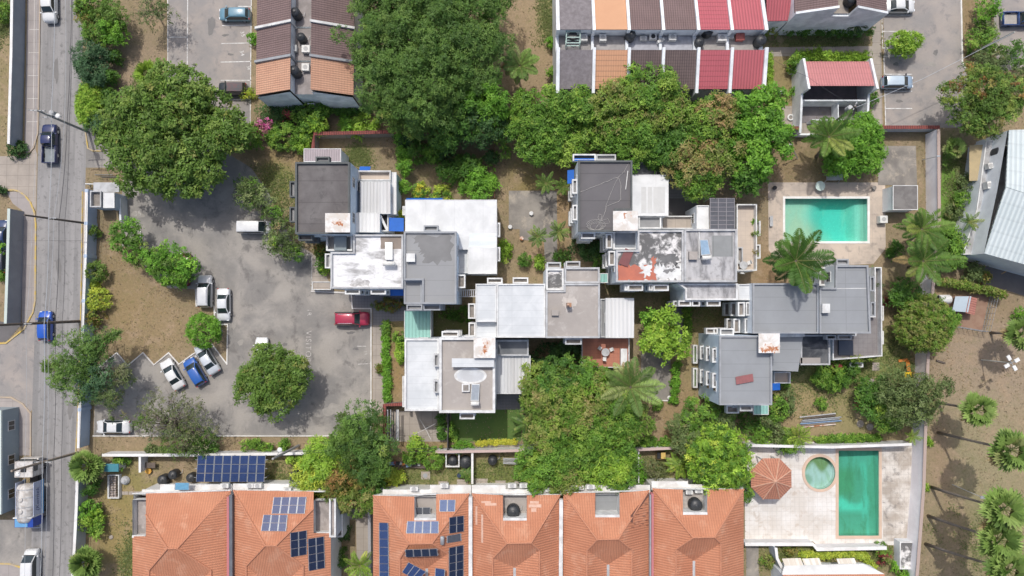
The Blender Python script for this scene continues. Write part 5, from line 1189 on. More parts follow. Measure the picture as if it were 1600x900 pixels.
def crown(parent, lobes, pal, style, dens=1.0, low=-.25, name="crown", pal2=None, mixp=0.0):
    """lobes: (px, py, radius px, top height, vertical half-thickness m[, palette]); each lobe carries puffs, each puff twig tips, each tip a whorl of leaves"""
    B, D, NN, LL, WW, CC = [], [], [], [], [], []
    cr_, nl, ll, lw, upb, dn, fray = STY[style]; pr0, flatn = PUFF[style]
    for lb in lobes:
        px, py, rp, zt, rz = lb[:5]; pl = lb[5] if len(lb) > 5 else pal
        r = rp * px_m(zt - rz); c = np.array(P(px, py, zt - rz))
        rx = r * (lb[6] if len(lb) > 6 else 1.0); ry = r * (lb[7] if len(lb) > 7 else 1.0); R3 = np.array([rx, ry, rz])
        pr = min(pr0, .5 * min(rx, ry)); nP = int(max(6, 2 * math.pi * rx * ry * .9 / (pr * pr * 1.5)))
        d = unit(rng.normal(size=(nP * 4, 3))); d = d[d[:, 2] > low]; kb = unit(rng.normal(size=(9, 3))); bite = np.exp(-(1 - d @ kb.T) * 22).max(1); d = d[(bite < .55) | (rng.random(len(d)) < .25)][:nP]; nP = len(d); kg = unit(rng.normal(size=(9, 3))); bulge = (np.exp(-(1 - d @ kg.T) * 16) * rng.uniform(-.2, .2, 9)).sum(1)
        pc = c + d * R3 * (1 + bulge + rng.normal(size=nP) * (.05 + fray * .5) - .5 * pr / max(rx, ry))[:, None]
        prs = pr * rng.uniform(.65, 1.25, nP)
        pcol = pick(pl, nP)
        if pal2 is not None: s = rng.random(nP) < mixp; pcol[s] = pick(pal2, int(s.sum()))
        k2 = unit(rng.normal(size=(8, 3))); a2 = rng.uniform(-.16, .2, 8)
        pcol = pcol * (1 + (np.exp(-(1 - d @ k2.T) * 12) * a2).sum(1))[:, None] * rng.uniform(.8, 1.22, nP)[:, None]
        pn = unit(d / R3)
        per = np.maximum(3, (2 * math.pi * prs ** 2 * dn * dens * .62)).astype(int); idx = np.repeat(np.arange(nP), per); m = len(idx)
        q = unit(rng.normal(size=(m, 3))); ax0 = unit(pn[idx] * .5 + np.array([0, 0, .6])); dt = (q * ax0).sum(1, keepdims=True); q = np.where(dt < -.15, q - 2 * dt * ax0, q)
        shell = np.where(rng.random(m) < .8, rng.uniform(.85, 1.12, m), rng.uniform(.2, .8, m))
        p = pc[idx] + q * (prs[idx] * shell)[:, None] * np.array([1, 1, .8]); p[:, 2] = np.maximum(p[:, 2], .08)
        # a few leaves deep inside so that the crown is not hollow
        ni = int(m * .10); di = unit(rng.normal(size=(ni, 3))); pi_ = c + di * R3 * rng.uniform(.35, .75, ni)[:, None]; pi_[:, 2] = np.maximum(pi_[:, 2], .08)
        cc_ = pcol[idx] * rng.uniform(.84, 1.18, m)[:, None]
        tw = .45 * cc_ + .55 * pick(pl, m) if pal2 is None else cc_
        p = np.concatenate([p, pi_]); cc_ = np.concatenate([tw, pick(pl, ni)]); ax = unit(np.concatenate([q * (1 - upb) + np.array([0, 0, upb]), di]) + rng.normal(size=(m + ni, 3)) * .22); m += ni
        sz = rng.uniform(.75, 1.3, m)
        th = (np.arange(nl) * 2 * math.pi / nl)[None, :] + rng.uniform(0, 6.28, m)[:, None] + rng.normal(size=(m, nl)) * .25
        e1 = unit(np.cross(ax, rng.normal(size=ax.shape))); e2 = np.cross(ax, e1)
        lift = rng.normal(size=(m, nl)) * .22 + .10
        dv = np.cos(th)[..., None] * e1[:, None] + np.sin(th)[..., None] * e2[:, None] + lift[..., None] * ax[:, None]
        dv = unit(dv.reshape(-1, 3))
        bs = np.repeat(p, nl, 0) + rng.normal(size=(m * nl, 3)) * cr_ * .3 * np.repeat(sz, nl)[:, None]
        nn_ = np.repeat(ax, nl, 0) + rng.normal(size=dv.shape) * .25; nn_ = unit(nn_ - dv * (nn_ * dv).sum(1, keepdims=True))
        B.append(bs); D.append(dv); NN.append(nn_); s = np.repeat(sz, nl) * rng.uniform(.7, 1.2, m * nl); LL.append(ll * s); WW.append(lw * s)
        CC.append(np.repeat(cc_, nl, 0) * rng.uniform(.88, 1.12, m * nl)[:, None])
    col = np.clip(np.concatenate(CC) * LEAFGAIN, .004, .8)
    return leaf_mesh(name, np.concatenate(B), np.concatenate(D), np.concatenate(NN), np.concatenate(LL), np.concatenate(WW), col, parent)
LEAFGAIN = np.array([1.72, 1.82, 1.5])
def limbs(parent, base, lobes, r0, mat=None, twigs=0, n_per=2):
    mb = MB(); b = Vector(base)
    cen = sum((P(l[0], l[1], l[3] - l[4]) for l in lobes), Vector()) / len(lobes)
    fork = b.lerp(Vector((cen.x, cen.y, cen.z)), .45); fork.z = max(.8, min(cen.z * .55, 3.5))
    mb.tube([b - Vector((0, 0, .1)), b.lerp(fork, .5) + Vector((.08, -.06, 0)), fork], [r0 * 1.25, r0 * .95, r0 * .8], 8)
    tw = MB()
    for l in lobes:
        c = P(l[0], l[1], l[3] - l[4]); r = l[2] * px_m(l[3])
        for k in range(n_per + twigs):
            a = random.uniform(0, 6.28); e = c + Vector((math.cos(a) * r * random.uniform(.4, .85), math.sin(a) * r * random.uniform(.4, .85), l[4] * random.uniform(-.1, .7)))
            mid = fork.lerp(e, .5) + Vector((random.uniform(-.3, .3), random.uniform(-.3, .3), random.uniform(0, .5)))
            rr = r0 * random.uniform(.3, .5)
            mb.tube([fork, mid, e], [rr, rr * .6, rr * .2], 5)
            if twigs:
                for q in range(5):
                    s = mid.lerp(e, random.uniform(.2, 1)); a2 = random.uniform(0, 6.28)
                    tw.tube([s, s + Vector((math.cos(a2), math.sin(a2), random.uniform(.1, .8))) * random.uniform(.5, 1.3)], [.03, .012], 4)
    mb.v += tw.v if False else []
    o = mb.build("trunk", mat or bark, parent, smooth=True)
    if twigs: tw.build("twigs", flat("twig_grey", (.22,.18,.15)), parent)
    return o
def tree(label, bx, by, lobes, pal, style='mango', dens=1.0, r0=.22, name="tree", cat="tree", group=None, twigs=0, low=-.25, pal2=None, mixp=0.0, n_per=2):
    b = P(bx, by, 0); t = thing(name, label, cat, b, group)
    limbs(t, b, lobes, r0, twigs=twigs, n_per=n_per); crown(t, lobes, pal, style, dens, low, pal2=pal2, mixp=mixp)
    return t
def shrub(label, px, py, r, h, pal, style='shrub', dens=1.0, name="shrub", group=None, ax=1.0, ay=1.0, pal2=None, mixp=0, extra=None):
    rz = h * .55; t = thing(name, label, "shrub", P(px, py, 0), group)
    lb = [(px, py, r, h, rz, pal, ax, ay)] + (extra or [])
    crown(t, lb, pal, style, dens, -.5, name="foliage", pal2=pal2, mixp=mixp)
    b = P(px, py, 0); mb = MB()
    for k in range(4):
        a = k * 1.6 + .3; mb.tube([b, b + Vector((math.cos(a) * r * .04, math.sin(a) * r * .04, h * .6))], [.05, .02], 5)
    mb.build("stem", bark, t); return t
def hedge(label, pts, wd, h, pal, name="hedge", style='box', group=None, dens=1.0):
    t = thing(name, label, "hedge", P(*pts[0], 0), group); lob = []
    for a, b in zip(pts, pts[1:]):
        ln = math.hypot(b[0] - a[0], b[1] - a[1]); n = max(1, int(ln / (wd * .9)))
        for k in range(n + 1): lob.append((a[0] + (b[0] - a[0]) * k / n, a[1] + (b[1] - a[1]) * k / n, wd * random.uniform(.5, .64), h * random.uniform(.88, 1.08), h * .5))
    crown(t, lob, pal, style, dens, -.4, name="foliage"); return t
# ---- palms
def frond_arrays(c, az, ln, droop, lift, nleaf, ll, lw, pal, twist=.0):
    s = np.linspace(.04, 1, nleaf); h = np.array([math.cos(az), math.sin(az), 0])
    rise = lift * ln * s - droop * ln * s ** 2.2
    out = ln * (s - .18 * droop * s ** 2)
    pts = c + h * out[:, None] + np.array([0, 0, 1]) * rise[:, None]
    tan = unit(np.gradient(pts, axis=0)); sd = np.array([-math.sin(az), math.cos(az), 0])
    prof = np.sin(np.clip(s * 1.02 + .06, 0, 1) * math.pi) ** .55 * (1 - .25 * s)
    B, D, NN, LL, WW = [], [], [], [], []
    for sg in (1, -1):
        dv = unit(sd * sg * .86 + tan * .52 + np.array([0, 0, -.22]) + rng.normal(size=pts.shape) * .09)
        nv = unit(np.cross(dv, tan) * sg * -1 + rng.normal(size=pts.shape) * .15)
        nv = np.where((nv[:, 2:3] < 0), -nv, nv)
        B.append(pts); D.append(dv); NN.append(nv); LL.append(ll * prof); WW.append(np.full(nleaf, lw))
    return pts, np.concatenate(B), np.concatenate(D), np.concatenate(NN), np.concatenate(LL), np.concatenate(WW)
def palm(label, bx, by, tx, ty, z, fl, nf=20, pal='palm', ll=.62, lw=.10, name="coconut_palm", group=None, r0=.16, nleaf=40, lift=.35, droop=.62, coconuts=True, dead=0):
    b = P(bx, by, 0); top = P(tx, ty, z); t = thing(name, label, "palm", b, group)
    mid = b.lerp(top, .5) + Vector((0, 0, 0)); mid.xy = b.xy.lerp(top.xy, .42)
    MB().tube([b - Vector((0, 0, .1)), b.lerp(mid, .5), mid, mid.lerp(top, .5), top], [r0 * 1.4, r0 * 1.05, r0, r0 * .9, r0 * .85], 9).build("trunk", bark_p, t, smooth=True)
    B, D, NN, LL, WW, CC = [], [], [], [], [], []; st = MB(); c = np.array(top)
    for k in range(nf):
        az = k * 2.39996 + rng.uniform(-.2, .2); f = k / nf
        L_, dr = fl * rng.uniform(.82, 1.1), droop * (.45 + f * 1.0)
        pts, b_, d_, n_, l_, w_ = frond_arrays(c, az, L_, dr, lift + (1 - f) * .75, nleaf, ll * (fl / 3.2) ** .5, lw, pal)
        B.append(b_); D.append(d_); NN.append(n_); LL.append(l_); WW.append(w_)
        c0 = pick(pal, 1)[0] * rng.uniform(.85, 1.15)
        if f > .86 and dead: c0 = np.array((.26, .19, .09))
        CC.append(np.tile(c0, (len(b_), 1)) * rng.uniform(.85, 1.15, (len(b_), 1)))
        st.tube([Vector(p) for p in pts[::8]], list(np.linspace(.045, .01, len(pts[::8]))), 4)
    leaf_mesh("crown", np.concatenate(B), np.concatenate(D), np.concatenate(NN), np.concatenate(LL), np.concatenate(WW), np.clip(np.concatenate(CC) * np.array([1.5, 1.5, 1.4]), .004, .8), t)
    st.build("frond_ribs", flat("frond_rib", (.20,.22,.07)), t)
    if coconuts:
        mb = MB()
        for k in range(7): mb.lathe(top + Vector((.25 * math.cos(k * .9), .25 * math.sin(k * .9), -.2 - .08 * (k % 2))), [(.02, -.14), (.1, -.08), (.13, 0), (.1, .09), (.02, .14)], 8)
        mb.build("coconuts", flat("coconut_green", (.16,.20,.05)), t, smooth=True)
    return t
def fan_palm(label, bx, by, tx, ty, z, r, nf=26, pal='fan', name="fan_palm", group=None, r0=.15, skirt=True, seg=15):
    b = P(bx, by, 0); top = P(tx, ty, z); t = thing(name, label, "palm", b, group)
    if z > 1.2:
        mid = b.lerp(top, .5); mid.xy = b.xy.lerp(top.xy, .46)
        MB().tube([b - Vector((0, 0, .1)), b.lerp(mid, .5), mid, mid.lerp(top, .5), top], [r0 * 1.5, r0 * 1.1, r0, r0 * .95, r0], 9).build("trunk", bark_p, t, smooth=True)
    else: MB().tube([b, top], [.3, .2], 8).build("trunk", bark_p, t)
    B, D, NN, LL, WW, CC = [], [], [], [], [], []; st = MB(); c = np.array(top)
    for k in range(nf):
        az = k * 2.39996 + rng.uniform(-.25, .25); f = (k + .5) / nf; el = R(70) - f ** .8 * R(84 if skirt else 62)
        h = np.array([math.cos(az) * math.cos(el), math.sin(az) * math.cos(el), math.sin(el)])
        pl_ = r * rng.uniform(.42, .58); e = c + h * pl_; st.tube([Vector(c), Vector(e)], [.04, .02], 4)
        nrm = np.array([-math.cos(az) * math.sin(el), -math.sin(az) * math.sin(el), math.cos(el)]); sd = np.cross(nrm, h)
        a = np.linspace(-2.0, 2.0, seg); d = np.cos(a)[:, None] * h + np.sin(a)[:, None] * sd + np.array([0, 0, -.16]) + rng.normal(size=(seg, 3)) * .05
        d = unit(d); lf = r * .50 * (1 - .16 * np.abs(a) / 2) * rng.uniform(.92, 1.08, seg)
        B.append(np.tile(e, (seg, 1))); D.append(d); nn_ = np.tile(nrm, (seg, 1)) + sd * (rng.choice([-1, 1], seg) * .18)[:, None]; NN.append(unit(nn_ - d * (nn_ * d).sum(1, keepdims=True)))
        LL.append(lf); WW.append(np.full(seg, r * .155)); c0 = pick(pal, 1)[0] * rng.uniform(.82, 1.2)
        if skirt and f > .9: c0 = np.array((.25, .19, .10))
        CC.append(np.tile(c0, (seg, 1)) * rng.uniform(.88, 1.12, (seg, 1)))
    leaf_mesh("crown", np.concatenate(B), np.concatenate(D), np.concatenate(NN), np.concatenate(LL), np.concatenate(WW), np.clip(np.concatenate(CC) * np.array([1.5, 1.5, 1.4]), .004, .8), t)
    st.build("leaf_stalks", flat("frond_rib", (.20,.22,.07)), t); return t
def banana(label, px, py, r, h=2.6, nf=9, pal='palm', name="banana_plant", group=None, wd=.5):
    b = P(px, py, 0); t = thing(name, label, "plant", b, group); MB().tube([b, b + Vector((0, 0, h * .6))], [.14, .09], 8).build("stem", flat("banana_stem", (.20,.22,.08)), t)
    B, D, NN, LL, WW, CC = [], [], [], [], [], []
    for k in range(nf):
        az = k * 2.4 + .3; c = np.array(b) + np.array([0, 0, h * .6]); h0 = np.array([math.cos(az), math.sin(az), 0]); sg = 9
        s = np.linspace(0, 1, sg + 1); pts = c + h0 * (r * s)[:, None] + np.array([0, 0, 1]) * (h * .55 * s - h * .75 * s ** 2.3)[:, None]
        for i in range(sg):
            for sgn in (1, -1):
                sd = np.array([-math.sin(az), math.cos(az), 0]) * sgn; d = unit((sd * .8 + h0 * .5 + np.array([0, 0, -.25]))[None])[0]
                B.append(pts[i]); D.append(d); n_ = np.array([0, 0, 1.0]) - d * d[2]; NN.append(n_ / np.linalg.norm(n_)); LL.append(wd * math.sin(math.pi * min(.97, s[i] + .12))); WW.append(r / sg * 1.7)
                CC.append(pick(pal, 1)[0] * (1.15 + .2 * rng.random()))
    leaf_mesh("leaves", *[np.array(x) for x in (B, D, NN, LL, WW)], np.clip(np.array(CC), .004, .8), t); return t
# ---------------------------------------------------------------- the trees of the photograph
tree("wide olive green tree shading the car park entrance", 262, 215, [(262,200,66,9.5,3.0),(208,190,42,8.2,2.4),(220,240,46,8.0,2.4),(265,258,44,8.0,2.2),(312,170,40,8.8,2.4),(340,215,40,8.4,2.4),(275,150,44,8.6,2.2),(356,205,28,7.6,1.8),(176,215,20,7,1.6),(310,262,38,7.8,2.0)], 'olive', 'big', 1.0, .32, "spreading_tree")
tree("giant feathery rain tree with the widest crown, beside the brown tiled houses", 668, 120, [(650,20,86,13,3.2),(720,30,66,12.5,3.0),(600,70,48,11,2.6),(660,95,80,12.8,3.2),(740,80,50,11.5,2.6),(610,130,44,10.2,2.4),(680,145,48,10.8,2.6),(630,-30,66,12,3),(745,-20,50,12,3),(620,168,34,9,2.4,'olive'),(655,180,30,8.4,2.2,'olive')], 'rain', 'feather', 1.05, .5, "rain_tree", n_per=3)
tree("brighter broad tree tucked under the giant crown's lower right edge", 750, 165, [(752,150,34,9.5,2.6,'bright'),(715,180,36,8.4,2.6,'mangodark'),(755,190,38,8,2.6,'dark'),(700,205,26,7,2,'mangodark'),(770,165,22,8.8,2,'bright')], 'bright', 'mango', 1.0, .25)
tree("bright green mango left of the taller mango in the hedgerow", 858, 195, [(845,180,44,8.2,2.6),(895,180,38,8.4,2.4),(850,215,40,7.4,2.4),(885,218,34,7,2.2),(822,195,28,7,2.0)], 'mango', 'mango', 1.05, .26, "mango_tree")
tree("tallest mango of the hedgerow overlapping the brown tiled slopes", 995, 190, [(1012,150,44,10,3.0),(970,170,44,9.4,2.8,'mix'),(1035,180,44,9.0,2.8,'mix'),(990,205,46,8.6,2.8),(945,200,34,8.2,2.4,'mango'),(1040,222,38,8,2.6,'mangodark'),(1000,232,34,7.6,2.2)], 'mango', 'mango', 1.1, .3, "mango_tree")
tree("pink flushed mango at the centre right of the hedgerow", 1095, 235, [(1100,195,40,9.2,2.6,'mango'),(1122,180,28,9.4,2.0,'pink'),(1085,248,42,8.6,2.8,'pink'),(1120,240,34,8.4,2.4,'mix'),(1075,215,30,8.4,2.2,'mangodark'),(1090,275,36,7.8,2.4,'mango')], 'pink', 'mango', 1.05, .28, "mango_tree")
tree("leafy bright green tree at the right end of the hedgerow", 1180, 230, [(1185,180,38,9.2,2.6),(1195,220,36,8.8,2.6),(1170,250,34,8.0,2.6),(1160,205,28,8.4,2.2),(1165,283,20,6.6,2.0,'mangodark')], 'bright', 'big', 1.15, .26)
tree("dark olive tree with rusty tinges by the top right car park wall", 1535, 155, [(1530,140,38,8.2,2.2),(1498,148,25,7.4,1.6),(1545,175,34,7.4,2.2),(1568,150,30,7.4,2.0),(1515,185,27,6.6,1.8)], 'olive', 'fine', 1.0, .24, pal2='rust', mixp=.15)
tree("glossy green tree beside the coconut palm above the turquoise pool", 1328, 235, [(1332,224,34,5.2,2.2),(1314,250,27,4.4,1.9),(1350,244,25,4.6,1.8),(1342,206,24,5.0,1.8)], 'bright', 'mango', 1.15, .2)
tree("round dark topped tree alone in the middle of the car park", 432, 602, [(425,590,30,7.0,2.2),(403,612,29,6.4,2.0),(452,582,29,6.6,2.0),(435,625,29,6.4,2.0),(396,590,20,6.0,1.6),(419,562,22,6.4,1.6),(462,600,18,5.8,1.5)], 'olive', 'mango', 1.05, .22)
tree("feathery green tree reaching over the dirty boundary wall at bottom centre left", 568, 690, [(565,670,36,8.2,2.4),(548,690,30,7.6,2.0),(585,690,32,7.8,2.2),(572,718,30,7.2,2.2),(590,725,22,6.4,2.0)], 'rain', 'feather', 1.0, .22, pal2='olive', mixp=.3)
tree("yellow green tree spilling towards the roof of four solar arrays", 510, 735, [(510,725,36,6.2,2.4,'lime'),(490,745,28,5.6,2.0,'yellow'),(530,712,26,6.2,2.0,'lime')], 'lime', 'mango', 1.0, .18)
tree("reddish leaved tree between the yellow green tree and the paved passage", 548, 758, [(545,748,34,6.6,2.4,'rust'),(560,775,26,6.0,2.0,'mix'),(530,765,26,6,2.0,'rust'),(575,765,20,5.6,2.0,'mangodark')], 'rust', 'mango', 1.0, .18)
tree("huge mango mass with pinkish flushes beside the coconut palm", 905, 655, [(880,600,38,8.4,2.6,'mangodark'),(922,592,28,8.2,2.4,'mango'),(870,635,46,8.6,2.8,'mix'),(920,630,46,9.2,3.0,'mix'),(960,640,40,8.8,2.6,'mango'),(900,670,48,8.8,3.0,'mango'),(860,670,34,7.8,2.6,'mix'),(950,680,38,8.2,2.6,'mango'),(985,660,30,7.6,2.4,'mix'),(840,600,28,7,2.4,'mix')], 'mix', 'mango', 1.1, .35, "mango_tree", n_per=3)
tree("mango crown hanging over the north wall beside the black tank", 870, 728, [(850,722,38,7.2,2.4,'mango'),(895,715,38,7.6,2.6,'mango'),(880,742,30,6.6,2.2,'mix'),(835,738,24,6.0,2.0,'lime'),(860,745,26,6,2.0,'mix')], 'mango', 'mango', 1.05, .25, "mango_tree")
tree("lime tinted mango just left of the thin dividing wall", 958, 728, [(955,722,32,7.2,2.4,'lime'),(975,735,24,6.4,2.0,'mango'),(935,735,24,6.4,2.0,'lime'),(960,748,20,5.6,2.0,'mangodark')], 'lime', 'mango', 1.05, .22, "mango_tree")
tree("dense round yellow green tree next to the octagonal gazebo", 1122, 722, [(1120,715,44,7.6,3.0),(1142,728,30,7.0,2.4),(1100,728,28,7.0,2.4),(1125,742,30,6.6,2.4),(1128,692,26,7.0,2.2)], 'lime', 'shrub', 1.0, .25, pal2='mango', mixp=.4)
tree("loose yellow green large leaved tree beside the concrete pad", 1038, 535, [(1038,510,24,6.4,1.6),(1018,530,19,6.0,1.4),(1050,530,19,5.8,1.4),(1034,546,17,5.4,1.3),(1014,496,13,5.6,1.1,'bright'),(1062,546,12,5,1.1)], 'lime', 'big', .7, .16)
tree("low bushy green tree below the stepped white planters", 1095, 668, [(1095,650,30,5.2,2.2,'mango'),(1115,665,28,5.2,2.2,'gum'),(1075,678,28,4.8,2.0,'gum'),(1100,688,30,5.0,2.0,'mix'),(1125,645,18,4.2,1.6,'mango')], 'gum', 'fine', 1.1, .16)
tree("smooth round olive tree leaning over the long white wall", 1442, 512, [(1443,506,42,5.8,2.6),(1436,514,32,5.4,2.3),(1462,504,28,5.6,2.2,'mango')], 'mix', 'box', .9, .2)
tree("grey green gum like tree over the wall by the yellow play slide", 1415, 620, [(1400,600,26,6.4,1.8),(1430,615,29,6.6,2.0),(1458,610,22,6.2,1.4),(1410,638,27,6.2,1.8),(1440,640,20,5.8,1.4),(1386,612,18,5.6,1.4)], 'gum', 'wisp', 1.5, .2)
tree("leafy shrub tree left of the gum like tree with pale twigs", 1375, 628, [(1372,625,30,4.6,2.0,'mangodark'),(1385,645,24,4.2,1.8,'mango'),(1360,612,18,3.8,1.5,'mangodark')], 'mangodark', 'mango', 1.0, .14)
tree("feathery blue green tree hanging over the road and blue wall", 150, 580, [(126,556,33,7.6,1.8,'rain'),(110,582,24,7.4,1.4,'rain'),(145,540,24,7.2,1.6,'rain'),(148,592,30,7.2,1.8,'bluegreen'),(178,612,26,6.0,1.5,'gum'),(122,602,24,7.2,1.4,'rain'),(175,522,10,6,1.0,'rain'),(80,573,10,6.6,.9,'olive'),(192,588,18,5.6,1.2,'dull')], 'rain', 'feather', .6, .2, twigs=5, n_per=2)
tree("half bare grey brown tree beside the lone white saloon", 278, 662, [(270,640,34,5.4,1.6),(300,665,34,5.2,1.6),(250,660,30,5.0,1.4),(285,690,30,4.6,1.6,'olive'),(320,690,20,4.0,1.4,'mangodark'),(225,650,18,4.6,1.0,'olive')], 'dull', 'sparse', 1.0, .16, twigs=7, n_per=3)
tree("scraggly trailing tree growing past the parked white van", 430, 345, [(390,302,22,4.6,1.5),(410,318,20,4.8,1.5),(432,333,14,4.6,1.2),(446,372,22,4.8,1.5),(428,382,13,4.4,1.1),(452,395,17,4.2,1.2),(385,290,16,4.2,1.2),(440,350,12,4.4,1.1)], 'gum', 'wisp', 1.35, .15, twigs=3, pal2='mango', mixp=.35)
tree("small airy tree on the dry lawn nearest the guard house", 200, 375, [(198,365,20,4.4,1.3),(206,388,18,4.2,1.2),(188,380,13,3.8,1.1),(204,350,11,4.0,.9)], 'olive', 'fine', .8, .12, pal2='bright', mixp=.5)
tree("small airy bush tree between two greener lawn trees", 242, 398, [(240,398,18,3.6,1.2),(250,408,14,3.2,1.0),(226,402,14,3.2,1.0)], 'olive', 'fine', .8, .1, pal2='bright', mixp=.4)
tree("bright green lawn tree half hiding a red car", 272, 412, [(272,402,22,5.0,1.8),(262,423,21,4.6,1.7),(286,417,20,4.8,1.7),(250,412,16,4.0,1.4),(278,436,14,4,1.4)], 'bright', 'fine', 1.15, .14, pal2='olive', mixp=.3)
tree("clipped round ball tree on the lawn corner by the silver saloon", 322, 522, [(319,517,25,3.6,1.9)], 'bright', 'box', 1.3, .12, "ball_tree")
tree("clipped round ball tree between the top right parking bays", 1410, 72, [(1404,68,17,3.4,1.5),(1422,67,16,3.4,1.5),(1413,75,15,3.2,1.4)], 'lime', 'box', 1.3, .12, "ball_tree")
# hedges and street planting
tree("leafy roadside tree at the top edge of the road hedge", 158, 30, [(150,12,24,4.8,1.8,'mango'),(175,25,22,4.6,1.7,'olive'),(155,45,26,4.2,1.8,'mango'),(180,50,18,4,1.5,'bright'),(140,30,18,4,1.5,'rust')], 'mango', 'fine', 1.0, .14)
tree("blue green feathery roadside shrub tree above the lime hedge", 148, 98, [(142,86,20,3.8,1.8),(146,112,20,3.8,1.8),(135,102,15,3.4,1.5),(158,84,15,3.6,1.5),(150,124,13,3.2,1.3)], 'bluegreen', 'feather', 1.0, .14)
hedge("lime green clipped hedge along the road pavement", [(146,136),(144,152),(142,170),(141,182)], 34, 2.2, 'lime')
hedge("dark mixed hedge behind the roadside trees", [(182,60),(180,90),(176,120),(172,150),(175,165)], 17, 2.4, 'mangodark', style='shrub')
shrub("small bright bush in the dark roadside hedge", 175, 62, 9, 3.0, 'bright')
shrub("dark bluish bush where the road hedge meets the big tree", 155, 192, 16, 2.6, 'bluegreen', 'feather')
tree("thin leaved tree over the dry verge at the top edge", 243, 20, [(240,10,24,5.5,1.6),(258,22,16,5.0,1.2),(232,28,14,4.6,1.1)], 'gum', 'sparse', 1.0, .12, twigs=3)
fan_palm("tiny fan palm alone on the dry verge", 232, 120, 232, 117, 1.2, 2.0, 22, pal='lime', skirt=False)
hedge("tall dark hedge separating two back gardens", [(630,215),(632,240),(634,262),(634,292)], 17, 3.0, 'bright', style='shrub', dens=1.2)
shrub("dark garden shrub beside the tall garden hedge", 652, 238, 16, 2.6, 'mangodark'); shrub("leafy garden shrub between two darker ones", 678, 240, 15, 2.6, 'mango')
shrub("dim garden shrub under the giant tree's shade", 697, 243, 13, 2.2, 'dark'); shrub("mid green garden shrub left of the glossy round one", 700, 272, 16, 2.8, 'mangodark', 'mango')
shrub("dark leafy shrub behind the glossy round one", 733, 262, 20, 3.2, 'mangodark', 'mango'); shrub("glossy round bright shrub by the brown wire fence", 744, 286, 24, 3.4, 'bright', 'mango', extra=[(755,278,16,3,1.5,'bright')])
shrub("yellowish low shrub above the white low roof", 658, 300, 13, 1.2, 'gold', pal2='mango', mixp=.5); shrub("yellow green ragged shrub right of the yellowish low one", 690, 304, 14, 1.3, 'yellow', pal2='mango', mixp=.5)
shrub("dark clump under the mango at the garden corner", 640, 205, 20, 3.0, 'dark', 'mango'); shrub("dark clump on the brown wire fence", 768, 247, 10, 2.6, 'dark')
shrub("green clump tucked between the big tree and mango", 785, 215, 22, 4.5, 'mango', 'mango')
shrub("bushy green hedge clump left of the bougainvillea", 398, 212, 18, 2.6, 'mango', ax=1.4); shrub("magenta bougainvillea flowering beside the end house gable", 417, 203, 13, 3.0, 'flower', extra=[(410,196,10,2.8,1.3,'flower'),(428,209,9,2.6,1.2,'mango')])
shrub("green clump right of the bougainvillea", 447, 212, 20, 2.6, 'mango', ax=1.4); shrub("tall leafy shrub against the peach house gable", 488, 182, 24, 3.6, 'mango', extra=[(492,195,16,3.4,1.4,'lime'),(470,168,14,2.6,1.2,'dark')])
shrub("dark fronded plant at the foot of the white gable", 430, 180, 20, 2.2, 'dark', 'feather'); shrub("purple tinted bush below the white gable", 452, 186, 12, 2.0, 'redleaf', pal2='dark', mixp=.7)
shrub("light green drooping shrub by the red capped wall corner", 476, 225, 16, 2.2, 'lime', extra=[(480,212,12,2.4,1.1,'mango')]); shrub("low bright shrub on the red capped wall", 545, 195, 13, 1.8, 'bright', 'mango'); shrub("yellow green shrub right of the low bright one", 572, 195, 16, 1.8, 'lime', 'mango', ax=1.4)
hedge("narrow dark hedge at the foot of the peach house", [(510,174),(540,174),(575,172)], 9, 1.6, 'mangodark')
shrub("small bush beside parking bay thirty four", 396, 60, 8, 1.4, 'bright'); shrub("straggly yellowing plant by the dark jeep", 388, 148, 9, 1.2, 'yellow', 'wisp')
for (x, y, r, h, pal, lab) in ((146,364,9,2.0,'olive',"topmost small bush behind the blue grey wall"),(152,424,16,2.6,'olive',"rounded olive bush behind the blue grey wall"),(153,468,17,2.4,'yellow',"yellow topped round bush behind the blue grey wall"),(148,496,12,2.0,'rust',"reddish bush lowest behind the blue grey wall"),(146,445,6,1.2,'yellow',"tiny yellow bush between two wall bushes")):
    shrub(lab, x, y, r, h, pal, 'box' if r > 12 else 'shrub')
# complex garden
for i, (x, y, nm) in enumerate(((853,287,"small feather palm at the corner of the concrete pad"),(840,370,"small feather palm in front of the beige roofed apartment"),(873,362,"small feather palm near the stepped white boxes"))):
    palm(nm, x - 1 if i else 851, y + 10 if i else 300, x, y, 4.6 if i else 4.2, 1.75, 13, ll=.5, lw=.09, name="feather_palm", r0=.07, nleaf=20, coconuts=False, lift=.3, droop=.6)
palm("small feather palm half hidden beside the blue west awning", 882, 298, 880, 292, 2.2, 1.5, 12, ll=.45, lw=.09, name="feather_palm", r0=.07, nleaf=18, coconuts=False)
shrub("dense round shrub on bare earth north of the bluish roof", 820, 407, 10, 1.8, 'mangodark', 'box'); shrub("narrow lime shrub beside the beige roofed apartment", 843, 410, 6, 1.8, 'lime', ay=1.8, ax=.8); shrub("low shrub by the foot of the right feather palm", 880, 402, 10, 1.4, 'mangodark', ax=1.4)
shrub("spiky pale plant along the east wall of the white low roof", 788, 392, 9, 1.6, 'lime', 'wisp', ay=1.9, ax=.8)
shrub("dark ferny shrub under the charcoal roofed apartment", 920, 388, 18, 2.0, 'dark', 'feather', ax=1.5, ay=.9); shrub("dark leafy plant left of the mould streaked roof", 937, 400, 11, 2.0, 'mangodark', ay=1.9)
shrub("dark shrub mass beside the scraggly path by the mouldy white roof", 505, 408, 9, 1.6, 'mangodark', ay=1.8, extra=[(500,392,9,1.5,.8,'rust'),(509,422,8,1.3,.7,'lime')])
